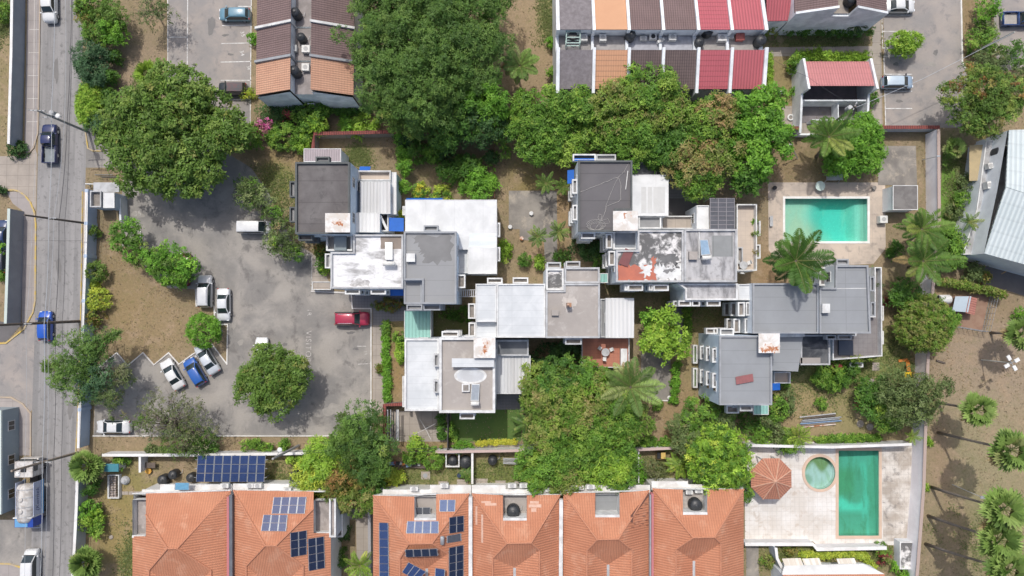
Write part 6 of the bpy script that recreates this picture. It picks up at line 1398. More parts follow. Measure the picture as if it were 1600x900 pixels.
shrub("russet hedge below the mouldy white roof", 607, 476, 13, 1.0, 'rust', ax=1.7, ay=.6)
hedge("low hedge strip nearest the red off roader", [(603,510),(603,522)], 10, 1.0, 'mango', style='shrub'); hedge("low hedge strip in the middle of the pavement bed", [(602,530),(603,556)], 8.5, 1.0, 'bright', style='shrub'); hedge("low hedge strip with orange spiky plant, southern end", [(603,566),(605,600),(605,622)], 8.5, 1.0, 'bright', style='shrub')
shrub("orange spiky plant on the pavement edge", 594, 575, 6, .8, 'rust', 'wisp'); shrub("yellow green climbers beside the white south west roof", 627, 550, 8, 1.4, 'lime', ay=2.2, ax=.8); shrub("leafy shrub beside the teal lean to", 623, 527, 8, 1.5, 'mango')
shrub("grassy green clump in the shade under the damp roof", 720, 490, 17, .8, 'mangodark', 'wisp', ax=1.3, ay=.6)
hedge("ivy hedge along the dark post fence", [(690,655),(691,680)], 10, 1.5, 'mangodark', style='shrub'); shrub("light climber right of the dark post fence", 706, 676, 7, 1.2, 'mango', ay=1.9)
palm("tall coconut palm with yellowing fronds beside the mango mass", 975, 590, 985, 605, 7.6, 4.3, 20, pal='fan', ll=.85, lw=.09, nleaf=68, droop=.5, dead=1)
hedge("narrow bright hedge right of the concrete pad", [(1056,570),(1055,600),(1053,624)], 9, 1.2, 'bright', style='shrub'); hedge("narrow dim hedge above the loose yellow green tree", [(1073,484),(1075,505),(1075,528)], 7, 1.2, 'mango', style='shrub')
shrub("round clipped bush at the foot of the concrete pad", 1026, 632, 9, 1.5, 'mango', 'box')
banana("banana clump at the green lawn's right edge", 822, 660, 2.6, 2.8, 9); banana("banana clump against the mango mass", 828, 632, 2.2, 2.8, 8)
shrub("tropical understorey under the beige roof's east side", 850, 560, 22, 2.6, 'dark', 'mango', ax=1.3); shrub("dark shrub below the terracotta terrace", 885, 553, 18, 2.6, 'dark', 'mango')
# east garden
palm("tall coconut palm between the turquoise pool and grey roofs", 1228, 432, 1243, 408, 9.6, 4.4, 21, pal='mangodark', ll=1.0, lw=.095, nleaf=84)
palm("coconut palm above the turquoise pool", 1275, 245, 1295, 214, 6.0, 3.6, 19, ll=.85, lw=.09, nleaf=64)
palm("upper coconut palm crowded over the long white wall", 1418, 378, 1440, 358, 6.2, 3.6, 18, ll=.85, lw=.09, nleaf=64); palm("lower coconut palm crowded over the long white wall", 1420, 418, 1442, 408, 6.6, 3.8, 19, pal='palm', ll=.85, lw=.09, nleaf=64, dead=1)
shrub("broad green bush between the two crowded coconut palms", 1478, 385, 26, 4.0, 'mango', 'mango', extra=[(1460,375,18,3.6,1.6,'mangodark'),(1485,405,18,3.4,1.5,'mango')]); shrub("dark green bush left of the two crowded coconut palms", 1402, 390, 13, 2.6, 'mangodark', 'mango')
fan_palm("small palm by the pale slope of the long wall", 1488, 232, 1490, 232, 2.4, 1.6, 18, skirt=False); palm("small palm beside the flat grey roof edge", 1510, 352, 1514, 347, 3.6, 1.7, 12, ll=.45, lw=.09, name="feather_palm", r0=.07, nleaf=18, coconuts=False)
shrub("leafy creeper against the ochre awning", 1510, 290, 14, 2.4, 'gum', extra=[(1503,312,13,2.2,1.1,'mango'),(1490,330,12,1.6,.8,'gum')]); hedge("ivy covered wall top along the dark tarmac", [(1470,440),(1505,446),(1545,455),(1565,460)], 9, 2.2, 'mix', style='shrub')
shrub("shady bush at the corner of the dark tarmac", 1520, 425, 14, 2.4, 'gum', extra=[(1535,432,10,2,1,'rust')])
tree("dark leafy shrub tree above the smooth round olive tree", 1412, 465, [(1412,462,20,4.0,1.6),(1400,472,12,3.4,1.2)], 'mangodark', 'mango', 1.0, .12); shrub("magenta tinted shrub beside the east terrace", 1390, 470, 6, 1.4, 'redleaf')
shrub("wide green bush below the planted dark terrace", 1300, 588, 22, 2.6, 'mango', extra=[(1322,582,18,2.8,1.3,'mangodark'),(1284,590,14,2.2,1,'mango')]); shrub("small red bush poking from the terrace bush", 1302, 572, 5, 2.8, 'redleaf')
shrub("lone round shrub on the patchy back lawn", 1283, 631, 9, 1.3, 'mango', 'box'); shrub("crimson leaved bush on the patchy back lawn", 1345, 634, 8, 1.6, 'redleaf')
shrub("pale variegated climber on the south east apartment's east side", 1228, 628, 13, 2.0, 'gum', ay=1.7, ax=.8, extra=[(1225,600,7,1.8,.9,'mango')]); shrub("bushy clump at the south corner of the grey roofed apartment", 1212, 640, 17, 3.0, 'mango', extra=[(1205,655,14,2.4,1.1,'gum')])
shrub("dark leafy plant below the south planters", 1165, 662, 16, 1.8, 'mangodark', 'wisp', ax=1.4); shrub("dark plant against the south wall", 1130, 640, 10, 2.0, 'dark')
palm("bushy yellow green palm by the pile of poles", 1250, 684, 1248, 682, 2.0, 2.2, 16, pal='lime', ll=.6, lw=.09, name="feather_palm", r0=.1, nleaf=22, coconuts=False)
shrub("leafy clump beside the yellow green palm", 1232, 690, 17, 2.2, 'mango', extra=[(1215,680,13,2,1,'gum'),(1190,680,14,1.8,.9,'mango')])
hedge("row of low green plants on top of the deck's north wall", [(1280,686),(1310,685),(1345,685),(1370,684)], 8, 1.0, 'mango', style='shrub')
palm("small palm tuft at the deck's north east corner", 1425, 684, 1425, 682, 2.0, 1.3, 11, pal='lime', ll=.4, lw=.08, name="feather_palm", r0=.07, nleaf=16, coconuts=False)
# backyards
fan_palm("upper bushy fan palm behind the white street wall", 139, 730, 138, 728, 2.4, 2.3, 44, skirt=False, seg=17); fan_palm("lower bushy fan palm behind the white street wall", 138, 878, 138, 878, 2.4, 2.3, 44, skirt=False, seg=17)
shrub("dark glossy bush below the upper bushy fan palm", 145, 762, 10, 2.2, 'mangodark', 'mango'); shrub("bright bush midway along the white street wall", 141, 795, 13, 2.6, 'bright', 'box'); shrub("variegated bush below the bright wall bush", 146, 818, 15, 2.0, 'mango', 'mango', extra=[(150,808,10,2,1,'lime')])
shrub("green bush beside the teal shed", 190, 722, 9, 1.6, 'mango'); hedge("ragged hedge by the solar array's wall", [(235,703),(262,705),(285,703)], 10, 1.5, 'gum', style='shrub'); shrub("round dark bush right of the half bare tree", 318, 693, 19, 2.8, 'mangodark'); hedge("low domed hedge above the ground solar array", [(385,697),(403,694),(418,699)], 14, 1.8, 'mango'); shrub("small ball shrub beside the leaning pole", 445, 695, 8, 1.4, 'mango')
hedge("leafy hedge along the yard below the leaning pole", [(455,716),(470,715),(484,716)], 10, 1.8, 'lime', style='shrub')
shrub("golden yellow bush beside the paved passage yard", 605, 745, 15, 2.4, 'yellow', 'mango', extra=[(620,748,10,2.2,1,'yellow'),(590,752,11,2.2,1.1,'bright')]); shrub("yellow green sapling standing at the red tile fence", 650, 695, 12, 3.4, 'lime', 'mango', extra=[(648,712,13,2.8,1.3,'mango')]); shrub("dense light green bush beside the blue tub box", 677, 716, 16, 2.4, 'mango', 'box')
banana("young palm tuft by the white yard divider", 731, 738, 1.3, 1.4, 10, wd=.3); shrub("low bush on the stone edging", 722, 699, 12, 1.0, 'bright', ax=1.2, ay=.6); hedge("golden flowering strip beside the stone edging", [(748,693),(775,691),(804,691)], 6, .6, 'gold')
palm("pale green palm in the paved side passage", 560, 890, 562, 884, 4.2, 2.3, 17, pal='lime', ll=.65, lw=.09, name="feather_palm", r0=.12, nleaf=26, coconuts=False)
shrub("dark clump against the solar house's side wall", 533, 832, 12, 2.0, 'dark', 'mango'); shrub("second dark clump further down the side wall", 530, 872, 11, 2.0, 'mangodark', 'mango'); shrub("low green bush below the reddish leaved tree", 572, 788, 9, 1.6, 'mango')
banana("banana plant with splayed leaves beside the ochre crate", 1057, 722, 2.3, 2.6, 10, pal='lime'); shrub("silvery bush in the blue barrel yard", 1022, 737, 14, 1.5, 'dull', 'wisp', ax=1.2); shrub("narrow green clump by the thin divider", 1003, 742, 7, 1.4, 'bright', ay=1.6)
hedge("leafy row behind the pinkish white wall", [(985,692),(1010,690),(1040,692),(1062,690)], 13, 2.0, 'mango', style='shrub'); shrub("small bush against the roof end by the gazebo", 1165, 765, 9, 2.6, 'mango', ay=1.8, ax=.7)
# top right garden
hedge("dark green hedge at the foot of the white stepped gable", [(1222,46),(1260,47),(1300,48),(1355,50)], 13, 2.0, 'mangodark', style='shrub'); palm("cycad like dark palm in front of the stepped gable", 1338, 42, 1338, 38, 2.6, 1.9, 16, pal='dark', ll=.5, lw=.09, name="feather_palm", r0=.12, nleaf=22, coconuts=False)
hedge("row of strappy plants behind the pink pavilion", [(1250,88),(1275,86),(1305,90),(1330,91),(1352,90)], 12, 1.5, 'lime', style='wisp', dens=2.0); shrub("broad leafy bush at the pavilion's north west corner", 1244, 100, 13, 2.6, 'mango', 'mango'); hedge("lime lawn hedge left of the pavilion", [(1203,88),(1203,120),(1203,150),(1205,166)], 6, .7, 'lime'); shrub("leafy bush beside the white bench", 1244, 144, 8, 1.4, 'bright'); shrub("olive bush by the red annex wall", 1205, 46, 13, 2.6, 'mix', 'mango'); shrub("dark bush east of the pavilion court", 1361, 154, 8, 1.6, 'mangodark', ay=1.6)
for (x, y, r, h, pal, lab) in ((1538,15,18,3.6,'bright',"bright verge shrub at the very top, left of the blue pickup"),(1536,38,13,2.2,'dull',"dry brownish verge shrub"),(1535,62,20,3.2,'mango',"green verge shrub under the leaning pole"),(1545,90,22,3.4,'gum',"olive verge shrub below the leaning pole"),(1585,85,18,3.6,'mangodark',"dark shrub on the far right verge"),(1590,120,18,4.0,'gum',"shrub at the right edge above the pale teal roof")): shrub(lab, x, y, r, h, pal, 'fine')
for i, (x, y) in enumerate(((1528,638),)): pass
FP = [(1466,629,1527,640,7.8,2.3,"fan palm whose crown stands alone below the four headed lamp"),(1466,676,1580,703,12.5,2.8,"topmost of the four tall fan palms leaning right along the lot"),(1455,761,1567,795,12.3,2.8,"tall fan palm second below the topmost leaning one"),(1450,806,1560,842,11.8,2.7,"tall fan palm nearly touching the lowest leaning one"),(1446,850,1575,890,12.5,2.8,"lowest tall fan palm cut by the bottom edge")]
for bx, by, tx, ty, z, r, lab in FP: fan_palm(lab, bx, by, tx, ty, z, r, 24 - int(z) % 5, r0=.15, group="tall fan palms of the palm lot")
fan_palm("palm cut by the right edge beside the dog run", 1548, 520, 1597, 521, 6.2, 2.5, 18, group="tall fan palms of the palm lot")
shrub("leafy bush at the edge right of the dog run", 1600, 492, 12, 2.4, 'bright'); shrub("small weeds at the foot of the long wall, upper", 1449, 690, 7, .5, 'lime', 'wisp'); shrub("small weeds at the foot of the long wall, lower", 1444, 760, 6, .5, 'lime', 'wisp')
# bungalow garden, bottom right
shrub("reddish shrub at the hut's west side", 1378, 868, 10, 1.6, 'redleaf', pal2='mix', mixp=.6); shrub("green plants below the mouldy hut", 1405, 892, 13, 1.4, 'bright'); hedge("golden green hedge above the cream awnings", [(1255,867),(1290,866),(1330,864),(1352,870),(1362,885)], 7, 1.0, 'yellow', style='shrub'); shrub("russet bush beside the pale garden wall", 1235, 858, 8, 1.4, 'rust'); shrub("leafy plants left of the pale garden wall", 1200, 876, 9, 1.4, 'mix'); shrub("green plants near the corner of the stepped wall", 1375, 856, 8, 1.2, 'mango')
# left edge and street
shrub("green shrubs at the left edge above the slate wall end", 4, 20, 14, 2.2, 'mango'); shrub("low roadside bush at the end of the slate wall", 25, 234, 12, 1.2, 'dark', ax=1.3); shrub("plants behind the grey wall beside the blue car", 3, 390, 9, 1.6, 'bright'); shrub("lower plants behind the grey wall", 4, 430, 9, 1.6, 'mango'); shrub("potted bush at the driveway corner", 2, 296, 5, 1.2, 'dark')
shrub("big planter plants on the beige terrace edge, upper", 1173, 348, 3.4, 4.6, 'mango'); shrub("big planter plants on the beige terrace edge, middle", 1173, 367, 4.4, 4.6, 'olive'); shrub("big planter plants on the beige terrace edge, lower", 1173, 397, 3.2, 4.5, 'rust')
shrub("yellow green creeper in the gap beside the blue awning", 623, 335, 7, 2.6, 'yellow', ax=1.4, ay=.6)
hedge("potted flowers along the dark terrace rim", [(1310,561),(1330,560),(1352,559),(1366,552)], 6, 3.6, 'mix', style='shrub'); hedge("planting along the east edge of the grey roofed apartment", [(1363,424),(1365,445),(1366,470)], 7, 3.4, 'gum', style='shrub')
palm("coconut palm alone on the tan strip left of the coloured row houses", 808, 118, 812, 103, 5.6, 2.9, 18, pal='fan', ll=.85, lw=.09, nleaf=64, dead=1)
shrub("round shrub against the grey shingle house's west wall", 859, 68, 8, 1.8, 'bright', 'box'); shrub("upright shrub low on the grey shingle house's west wall", 862, 116, 7, 1.8, 'mango', ay=1.5)
# ================================================================ VEHICLES
tyre = flat("tyre", (.02,.02,.02), .85); rimm_ = flat("wheel_rim", (.45,.46,.47), .35, .6); blk = flat("black_plastic", (.018,.018,.02), .55); auto_glass = glass("auto_glass", (.022,.034,.038), .04)
lampm = flat("headlamp", (.75,.78,.80), .15); tailm = flat("tail_lamp", (.45,.02,.02), .25); chrome = flat("chrome", (.6,.6,.62), .2, .9)
SHAPES = {  # stations from tail to nose: x (share of length), half-width share, belt z, top half-width share, top z share
 'hatch': ([(-.50,.74,.50,.66,.58),(-.49,.90,.72,.80,.80),(-.47,.97,.90,.74,.98),(-.41,1,.92,.71,1.36),(-.34,1,.93,.71,1.46),(-.15,1,.93,.73,1.50),(.04,1,.92,.72,1.49),(.12,1,.91,.70,1.43),(.27,1,.90,.80,.98),(.36,.99,.84,.80,.92),(.44,.94,.74,.76,.80),(.485,.84,.60,.66,.66),(.50,.70,.48,.58,.52)], (2,3), (7,8)),
 'suv': ([(-.50,.80,.58,.70,.66),(-.49,.93,.86,.80,.96),(-.475,.98,1.02,.78,1.16),(-.44,1,1.05,.76,1.56),(-.38,1,1.06,.75,1.68),(-.15,1,1.06,.76,1.73),(.04,1,1.05,.75,1.71),(.11,1,1.04,.73,1.64),(.23,1,1.02,.82,1.14),(.36,.99,.98,.82,1.07),(.45,.95,.88,.78,.97),(.488,.86,.70,.68,.78),(.50,.74,.52,.60,.58)], (2,3), (7,8)),
 'saloon': ([(-.50,.74,.52,.66,.62),(-.49,.90,.74,.78,.86),(-.45,.97,.86,.80,1.00),(-.33,1,.90,.80,1.04),(-.30,1,.91,.76,1.08),(-.17,1,.92,.70,1.42),(-.06,1,.92,.71,1.47),(.06,1,.91,.70,1.44),(.11,1,.90,.69,1.39),(.25,1,.88,.80,.97),(.37,.99,.82,.79,.90),(.45,.94,.72,.74,.78),(.487,.84,.58,.64,.64),(.50,.70,.46,.56,.50)], (4,5), (8,9)),
 'van': ([(-.50,.88,.60,.82,.70),(-.495,.97,1.0,.88,1.2),(-.485,1,1.10,.86,1.72),(-.46,1,1.12,.85,1.92),(-.20,1,1.12,.86,1.97),(.10,1,1.12,.85,1.95),(.20,1,1.10,.83,1.88),(.36,1,1.06,.86,1.20),(.45,.97,.92,.84,1.04),(.49,.90,.70,.76,.80),(.50,.80,.52,.68,.58)], (1,2), (6,7)),
 'pickup': ([(-.06,.97,.98,.84,1.02),(-.055,1,1.0,.76,1.30),(-.03,1,1.02,.73,1.62),(.05,1,1.02,.73,1.68),(.13,1,1.01,.72,1.64),(.17,1,1.0,.71,1.57),(.27,1,.98,.82,1.10),(.38,.99,.95,.82,1.04),(.455,.95,.86,.78,.95),(.49,.86,.68,.68,.76),(.50,.76,.52,.60,.58)], (0,2), (5,6))}
def vehicle(label, px, py, ang, kind, colour, ln=4.3, wd=1.74, hs=1.0, name="parked_car", cat="car", group="cars standing in the courts and bays", metal=.0, roofrack=False, roofcol=None, extra=None):
    """built about its own origin, nose along +X, then set down at the photograph's place"""
    st, rear, front = SHAPES[kind]; t = thing(name, label, cat, (0, 0, 0), group)
    pm = paint("paint_%.2f_%.2f_%.2f_%s" % (*colour, metal > 0), colour, metal); hw = wd / 2
    rings = []
    for xf, w_, bz, tw, tz in st:
        x, w_, tw = xf * ln, w_ * hw, tw * hw; bz *= hs; tz *= hs
        crown_ = .035 if tz > 1.2 * hs else .03
        half = [(w_ * .86, .24), (w_ * .985, .34), (w_, .58 * hs), (w_ * .985, bz - .02), (tw + (w_ - tw) * .12 if tz - bz > .25 else tw * 1.04, bz + (tz - bz) * .80), (tw * .93, tz), (tw * .5, tz + crown_), (0, tz + crown_ * 1.3)]
        half = [(a, min(b, tz)) if i < 4 else (a, b) for i, (a, b) in enumerate(half)]
        rings.append([Vector((x, -a, b)) for a, b in half] + [Vector((x, a, b)) for a, b in half[::-1][1:]])
    body, ws, rw, sw1, sw2, rf = MB(), MB(), MB(), MB(), MB(), MB(); n = len(rings[0])
    i0 = min(rear); i1 = front[1]
    roof_st = [i for i in range(len(st)) if st[i][4] > (1.3 if kind in ('hatch', 'saloon') else 1.5)]
    for i in range(len(rings) - 1):
        for j in range(n - 1):
            q = [rings[i][j], rings[i + 1][j], rings[i + 1][j + 1], rings[i][j + 1]]
            top = 5 <= j <= 8; side = j in (3, 10)
            if top and i == front[0]: ws.poly(q)
            elif top and rear[0] <= i < rear[1]: rw.poly(q)
            elif side and i0 <= i < front[1] and max(st[i][4], st[i + 1][4]) - st[i][2] > .25: (sw1 if j == 3 else sw2).poly(q)
            elif roofcol and top and i in roof_st and i + 1 in roof_st: rf.poly(q)
            else: body.poly(q)
    body.poly(rings[0][::-1] if False else rings[0]); body.poly(rings[-1][::-1])
    if kind == 'pickup':   # open load bed
        b0, b1, zt = -.5 * ln, -.065 * ln, .98
        for y in (-hw * .95, hw * .95): body.box(((b0 + b1) / 2, y, .62), (b1 - b0, .1, .74))
        body.box((b0 + .04, 0, .62), (.08, wd * .95 - .11, .72)); body.box((b1 + .03, 0, .62), (.07, wd * .95 - .11, .72))
    o = body.build("body", pm, t, smooth=True, merge=True)
    md = o.modifiers.new("edges", 'BEVEL'); md.width = .015; md.segments = 1; md.limit_method = 'ANGLE'; md.angle_limit = R(50)
    if rf.f: rf.build("roof_panel", roofcol, t, smooth=True, merge=True)
    for m_, nm in ((ws, "windscreen"), (rw, "rear_window"), (sw1, "side_window"), (sw2, "side_window")):
        if m_.f: m_.build(nm, auto_glass, t, merge=True)
    if kind == 'pickup': MB().box(((b0 + b1) / 2, 0, .52), (b1 - b0 - .12, wd * .85, .06)).build("load_bed", extra or blk, t)
    # pillars and roof seams
    wr = .31 * (1.15 if kind in ('suv', 'pickup', 'van') else 1)
    for sx in (-.30, .31):
        for sy in (-1, 1):
            c = Vector((sx * ln, sy * (hw - .10), wr)); M_ = Matrix.Rotation(R(90), 3, 'X')
            w = MB().lathe(c, [(wr * .55, -.1), (wr, -.09), (wr, .09), (wr * .55, .1)], 16, M=M_).build("wheel", tyre, t)
            MB().lathe(c + Vector((0, sy * .085, 0)), [(.01, -.02 * sy), (wr * .6, -.02 * sy), (wr * .6, .03 * sy), (.02, .035 * sy)], 12, M=M_).build("rim", rimm_, w)
    for sy in (-1, 1):
        MB().box((.235 * ln if kind != 'van' else .33 * ln, sy * (hw + .09), 1.0 * hs), (.14, .2, .13)).build("mirror", blk if roofcol else pm, t)
        MB().box((.478 * ln, sy * hw * .66, .68 * hs), (.10, .30, .12)).build("headlight", lampm, t)
        MB().box((-.492 * ln, sy * hw * .78, .84 * hs if kind != 'pickup' else .8), (.06, .2, .22)).build("tail_light", tailm, t)
        if roofrack: MB().bar((-.36 * ln, sy * hw * .66, 1.75 * hs), (.05 * ln, sy * hw * .66, 1.75 * hs), .05, .04).build("roof_rail", chrome, t)
    a = st[front[1]]; MB().box((a[0] * ln + .03, 0, a[4] * hs + .035), (.1, wd * a[3] * .96, .03)).build("wiper_cowl", blk, t)
    MB().box((.492 * ln, 0, .42 * hs), (.05, wd * .6, .14)).build("grille", blk, t)
    MB().box((-.498 * ln, 0, .55 * hs), (.03, .5, .12)).build("number_plate", flat("plate_white", (.7,.7,.66)), t)
    q = P(px, py, .8); t.location = (q.x, q.y, .02); t.rotation_euler = (0, 0, R(ang)); ORG[t.name] = Vector(t.location)
    return t
W_, SIL, LSIL = (.72,.73,.73), (.66,.67,.68), (.68,.70,.72)
RD = dict(group="cars driving on the street")
vehicle("white estate car with sunroof at the very top of the road", 77, 8, -88, 'suv', W_, 4.6, 1.8, .95, roofcol=None, **RD)
PK = vehicle("dark navy pickup with grey bed cover driving up the road", 77, 224, 91, 'pickup', (.012,.022,.10), 5.2, 1.82, name="pickup_truck", cat="pickup", extra=flat("bed_cover_grey", (.20,.23,.24), .5), **RD)
MB().box((-1.47, 0, .985), (2.2, 1.5, .05)).build("bed_cover", flat("bed_cover_grey", (.22,.25,.26), .5), PK) if False else None
vehicle("bright blue hatchback under the leaning dark pole on the road", 70, 509, 91, 'hatch', (.015,.10,.50), 3.9, 1.66, **RD)
vehicle("white van driving up the road at the bottom edge", 49, 886, 91, 'van', W_, 4.5, 1.72, .98, name="van", cat="van", **RD)
vehicle("sky blue hatchback parked in the top numbered bay", 366, 22, 180, 'hatch', (.13,.27,.36), 4.1, 1.7, 1.02)
vehicle("black off road car with red marked roof under the big tree", 363, 139, 180, 'suv', (.018,.024,.028), 3.7, 1.68, 1.0, roofcol=worn("jeep_roof", (.10,.11,.12), (.20,.09,.09), .5, 2.0))
vehicle("boxy white van nosed into the scraggly trailing tree", 398, 355, 0, 'van', W_, 4.3, 1.68, .98, name="van", cat="van")
vehicle("silver off road car parked beside the lawn, nose away from viewer", 320, 455, 90, 'suv', SIL, 4.3, 1.8, 1.0, roofrack=True)
vehicle("silver saloon parked right next to the silver off road car", 349, 476, -89, 'saloon', LSIL, 4.3, 1.7)
vehicle("dark red saloon almost hidden under the bright lawn tree", 287, 421, 88, 'saloon', (.20,.025,.03), 4.3, 1.7)
vehicle("crimson off road car with roof rails outside the damp grey apartment", 550, 498, 0, 'suv', (.42,.022,.065), 4.55, 1.82, .98, roofrack=True, metal=.15)
vehicle("white hatchback half covered by the lone car park tree", 408, 551, 88, 'hatch', W_, 4.0, 1.68)
vehicle("white estate car leftmost in the slanted zigzag bays", 269, 585, 121, 'saloon', W_, 4.25, 1.7)
vehicle("royal blue hatchback between white and silver cars in slanted bays", 304, 581, 121, 'hatch', (.025,.115,.42), 3.85, 1.68)
vehicle("pale silver saloon rightmost in the slanted bays by the ball tree", 323, 561, 122, 'saloon', (.64,.68,.72), 4.35, 1.7, metal=.2)
vehicle("lone white saloon beside the blue grey wall", 177, 667, 180, 'saloon', W_, 4.45, 1.74)
vehicle("white saloon cut by the top edge in the right court", 1405, 9, 0, 'saloon', W_, 4.3, 1.72)
vehicle("pale blue car with dark sunroof in the right court", 1403, 128, 0, 'hatch', (.36,.47,.60), 4.15, 1.72, roofcol=paint("roof_sky", (.50,.60,.68)), metal=.2)
vehicle("navy blue open pickup at the top right edge", 1595, 29, 180, 'pickup', (.03,.085,.26), 4.8, 1.8, name="pickup_truck", cat="pickup", extra=flat("bed_tan", (.36,.34,.31))).rotation_euler = (0, 0, 0)
vehicle("dark blue car behind the grey wall at the left edge", 2, 368, 90, 'saloon', (.02,.05,.14), 4.2, 1.7)
vehicle("dark car lower behind the grey wall at the left edge", 1, 403, 90, 'hatch', (.05,.06,.08), 3.9, 1.7)
# tanker truck
def truck():
    t = thing("tanker_truck", "white and blue tanker truck with lettered side driving on the road", "truck", (0, 0, 0))
    wt, bl = worn("truck_white", (.62,.605,.58), (.33,.29,.25), .8, 1.6, .15, .1, .5), worn("truck_blue", (.015,.06,.34), (.012,.04,.22), .5, 1.0, .2, .1, .45)
    sky_ = worn("truck_sky_blue", (.14,.36,.62), (.11,.28,.5), .5, 1.0, .2, .1, .45)
    cab = MB(); cab.box((3.35, 0, 1.75), (2.0, 2.3, 2.1)); cab.box((4.3, 0, 1.2), (.5, 2.28, 1.0)); cb = cab.build("cab", wt, t); md = cb.modifiers.new("b", 'BEVEL'); md.width = .12; md.segments = 3
    MB().box((4.37, 0, 2.1), (.06, 2.0, .8), M=Matrix.Translation((4.36, 0, 2.15)) @ Matrix.Rotation(R(-12), 4, 'Y')).build("windscreen", auto_glass, t)
    MB().box((3.3, 0, 2.83), (.6, .7, .06)).build("roof_hatch", blk, t)
    MB().box((3.5, -1.16, 2.2), (.9, .04, .7)).build("side_window", auto_glass, t); MB().box((3.5, 1.16, 2.2), (.9, .04, .7)).build("side_window", auto_glass, t)
    MB().box((.2, 0, .75), (8.2, 1.0, .3)).build("chassis", blk, t)
    tk = MB().lathe((0, 0, 0), [(.2, -2.9), (.95, -2.7), (1.15, -2.3), (1.15, 1.7), (.95, 2.0), (.2, 2.1)], 24, M=Matrix.Translation((-.9, 0, 2.0)).to_3x3() @ Matrix.Rotation(R(90), 3, 'Y'))
    for i in range(len(tk.v)): tk.v[i] = tk.v[i] + Vector((-.7, 0, 2.05))
    tank = tk.build("tank", wt, t, smooth=True)
    for x in (-2.6, -1.4, -.2, .8): MB().lathe((x, 0, 2.05), [(1.14, -.05), (1.2, -.05), (1.2, .05), (1.14, .05)], 24, M=Matrix.Rotation(R(90), 3, 'Y')).build("tank_band", rim_p, tank)
    for x in (-1.9, -.4): MB().lathe((x, .1, 3.18), [(.3, 0), (.3, .12), (.22, .16), (.01, .17)], 14).build("manhole", wt, tank)
    MB().bar((-2.8, .35, 3.32), (1.0, .35, 3.32), .06, .06).build("walkway_rail", chrome, tank)
    for sy in (-1, 1):
        MB().box((-.55, sy * 1.14, 1.75), (4.3, .06, 1.7)).build("side_panel", worn("truck_lilac", (.48,.53,.66), (.38,.42,.54), .6, .8), t)
        MB().box((-.55, sy * 1.17, .95), (4.4, .06, .5)).build("side_skirt", sky_, t)
    MB().box((-3.4, 0, 1.75), (1.2, 2.36, 1.9)).build("rear_locker", bl, t); MB().box((-3.4, .3, 2.73), (1.1, 1.6, .06)).build("locker_lid", sky_, t)
    MB().box((-2.75, 0, 2.05), (.12, 2.4, 1.9)).build("rear_bulkhead", rim_w, t)
    r = MB(); r.bar((-4.6, -.9, .9), (-4.6, .9, .9), .08, .08); r.bar((-4.1, -.9, .9), (-4.6, -.9, .9), .07, .07); r.bar((-4.1, .9, .9), (-4.6, .9, .9), .07, .07); r.bar((-4.15, -1.0, .62), (-4.15, 1.0, .62), .1, .12); r.build("rear_step", chrome, t)
    for x in (3.4, -1.6, -2.9):
        for sy in (-1, 1):
            w = MB().lathe((x, sy * 1.0, .5), [(.25, -.15), (.5, -.14), (.5, .14), (.25, .15)], 18, M=Matrix.Rotation(R(90), 3, 'X')).build("wheel", tyre, t)
            MB().lathe((x, sy * 1.12, .5), [(.02, -.03 * sy), (.28, -.03 * sy), (.28, .04 * sy), (.02, .05 * sy)], 12, M=Matrix.Rotation(R(90), 3, 'X')).build("rim", rimm_, w)
    for sy in (-1, 1): MB().box((4.3, sy * 1.32, 2.1), (.12, .25, .4)).build("mirror", blk, t)
    cu = bpy.data.curves.new("lettering", 'FONT'); cu.body = "(Kemtek"; cu.size = .85; cu.align_x = 'CENTER'; cu.align_y = 'CENTER'; cu.shear = .2
    o = bpy.data.objects.new("lettering", cu); COL.objects.link(o); me = bpy.data.meshes.new_from_object(o.evaluated_get(bpy.context.evaluated_depsgraph_get())); bpy.data.objects.remove(o)
    me.materials.clear(); me.materials.append(flat("truck_letter_blue", (.03,.04,.16)))
    ob = link("lettering", me, t); ob.location = (-.7, -1.178, 1.85); ob.rotation_euler = (R(90), 0, 0)
    t.location = P(60, 766, .02); t.rotation_euler = (0, 0, R(91)); ORG[t.name] = Vector(t.location)
truck()
# ================================================================ TANKS, COOLERS, SOLAR GEAR, POLES AND SMALL THINGS
tank_b = worn("tank_black", (.022,.024,.028), (.06,.065,.07), .6, 1.5, .2, .1, .45)
def water_tank(label, px, py, z, r=.62, h=1.35, lid=True, group="black water tanks"):
    c = P(px, py, z); t = thing("water_tank", label, "tank", c, group); pr = [(r * .98, 0), (r, .06)]
    for k in range(5): zz = .1 + k * (h - .3) / 5; pr += [(r, zz), (r * 1.03, zz + .05), (r, zz + .1)]
    pr += [(r, h * .80), (r * .82, h * .90), (r * .5, h * .97), (r * .3, h)]
    MB().lathe(c, pr, 22).build("shell", tank_b, t, smooth=True); MB().lathe(c + Vector((0, 0, h)), [(r * .32, -.02), (r * .32, .07), (r * .2, .1), (.02, .11)], 14).build("lid", tank_b, t)
    q = c + Vector((r, 0, .3)); MB().tube([q, q + Vector((.25, .1, 0)), q + Vector((.25, .5, -.2))], .03, 5).build("pipe", rim_p, t)
    return t
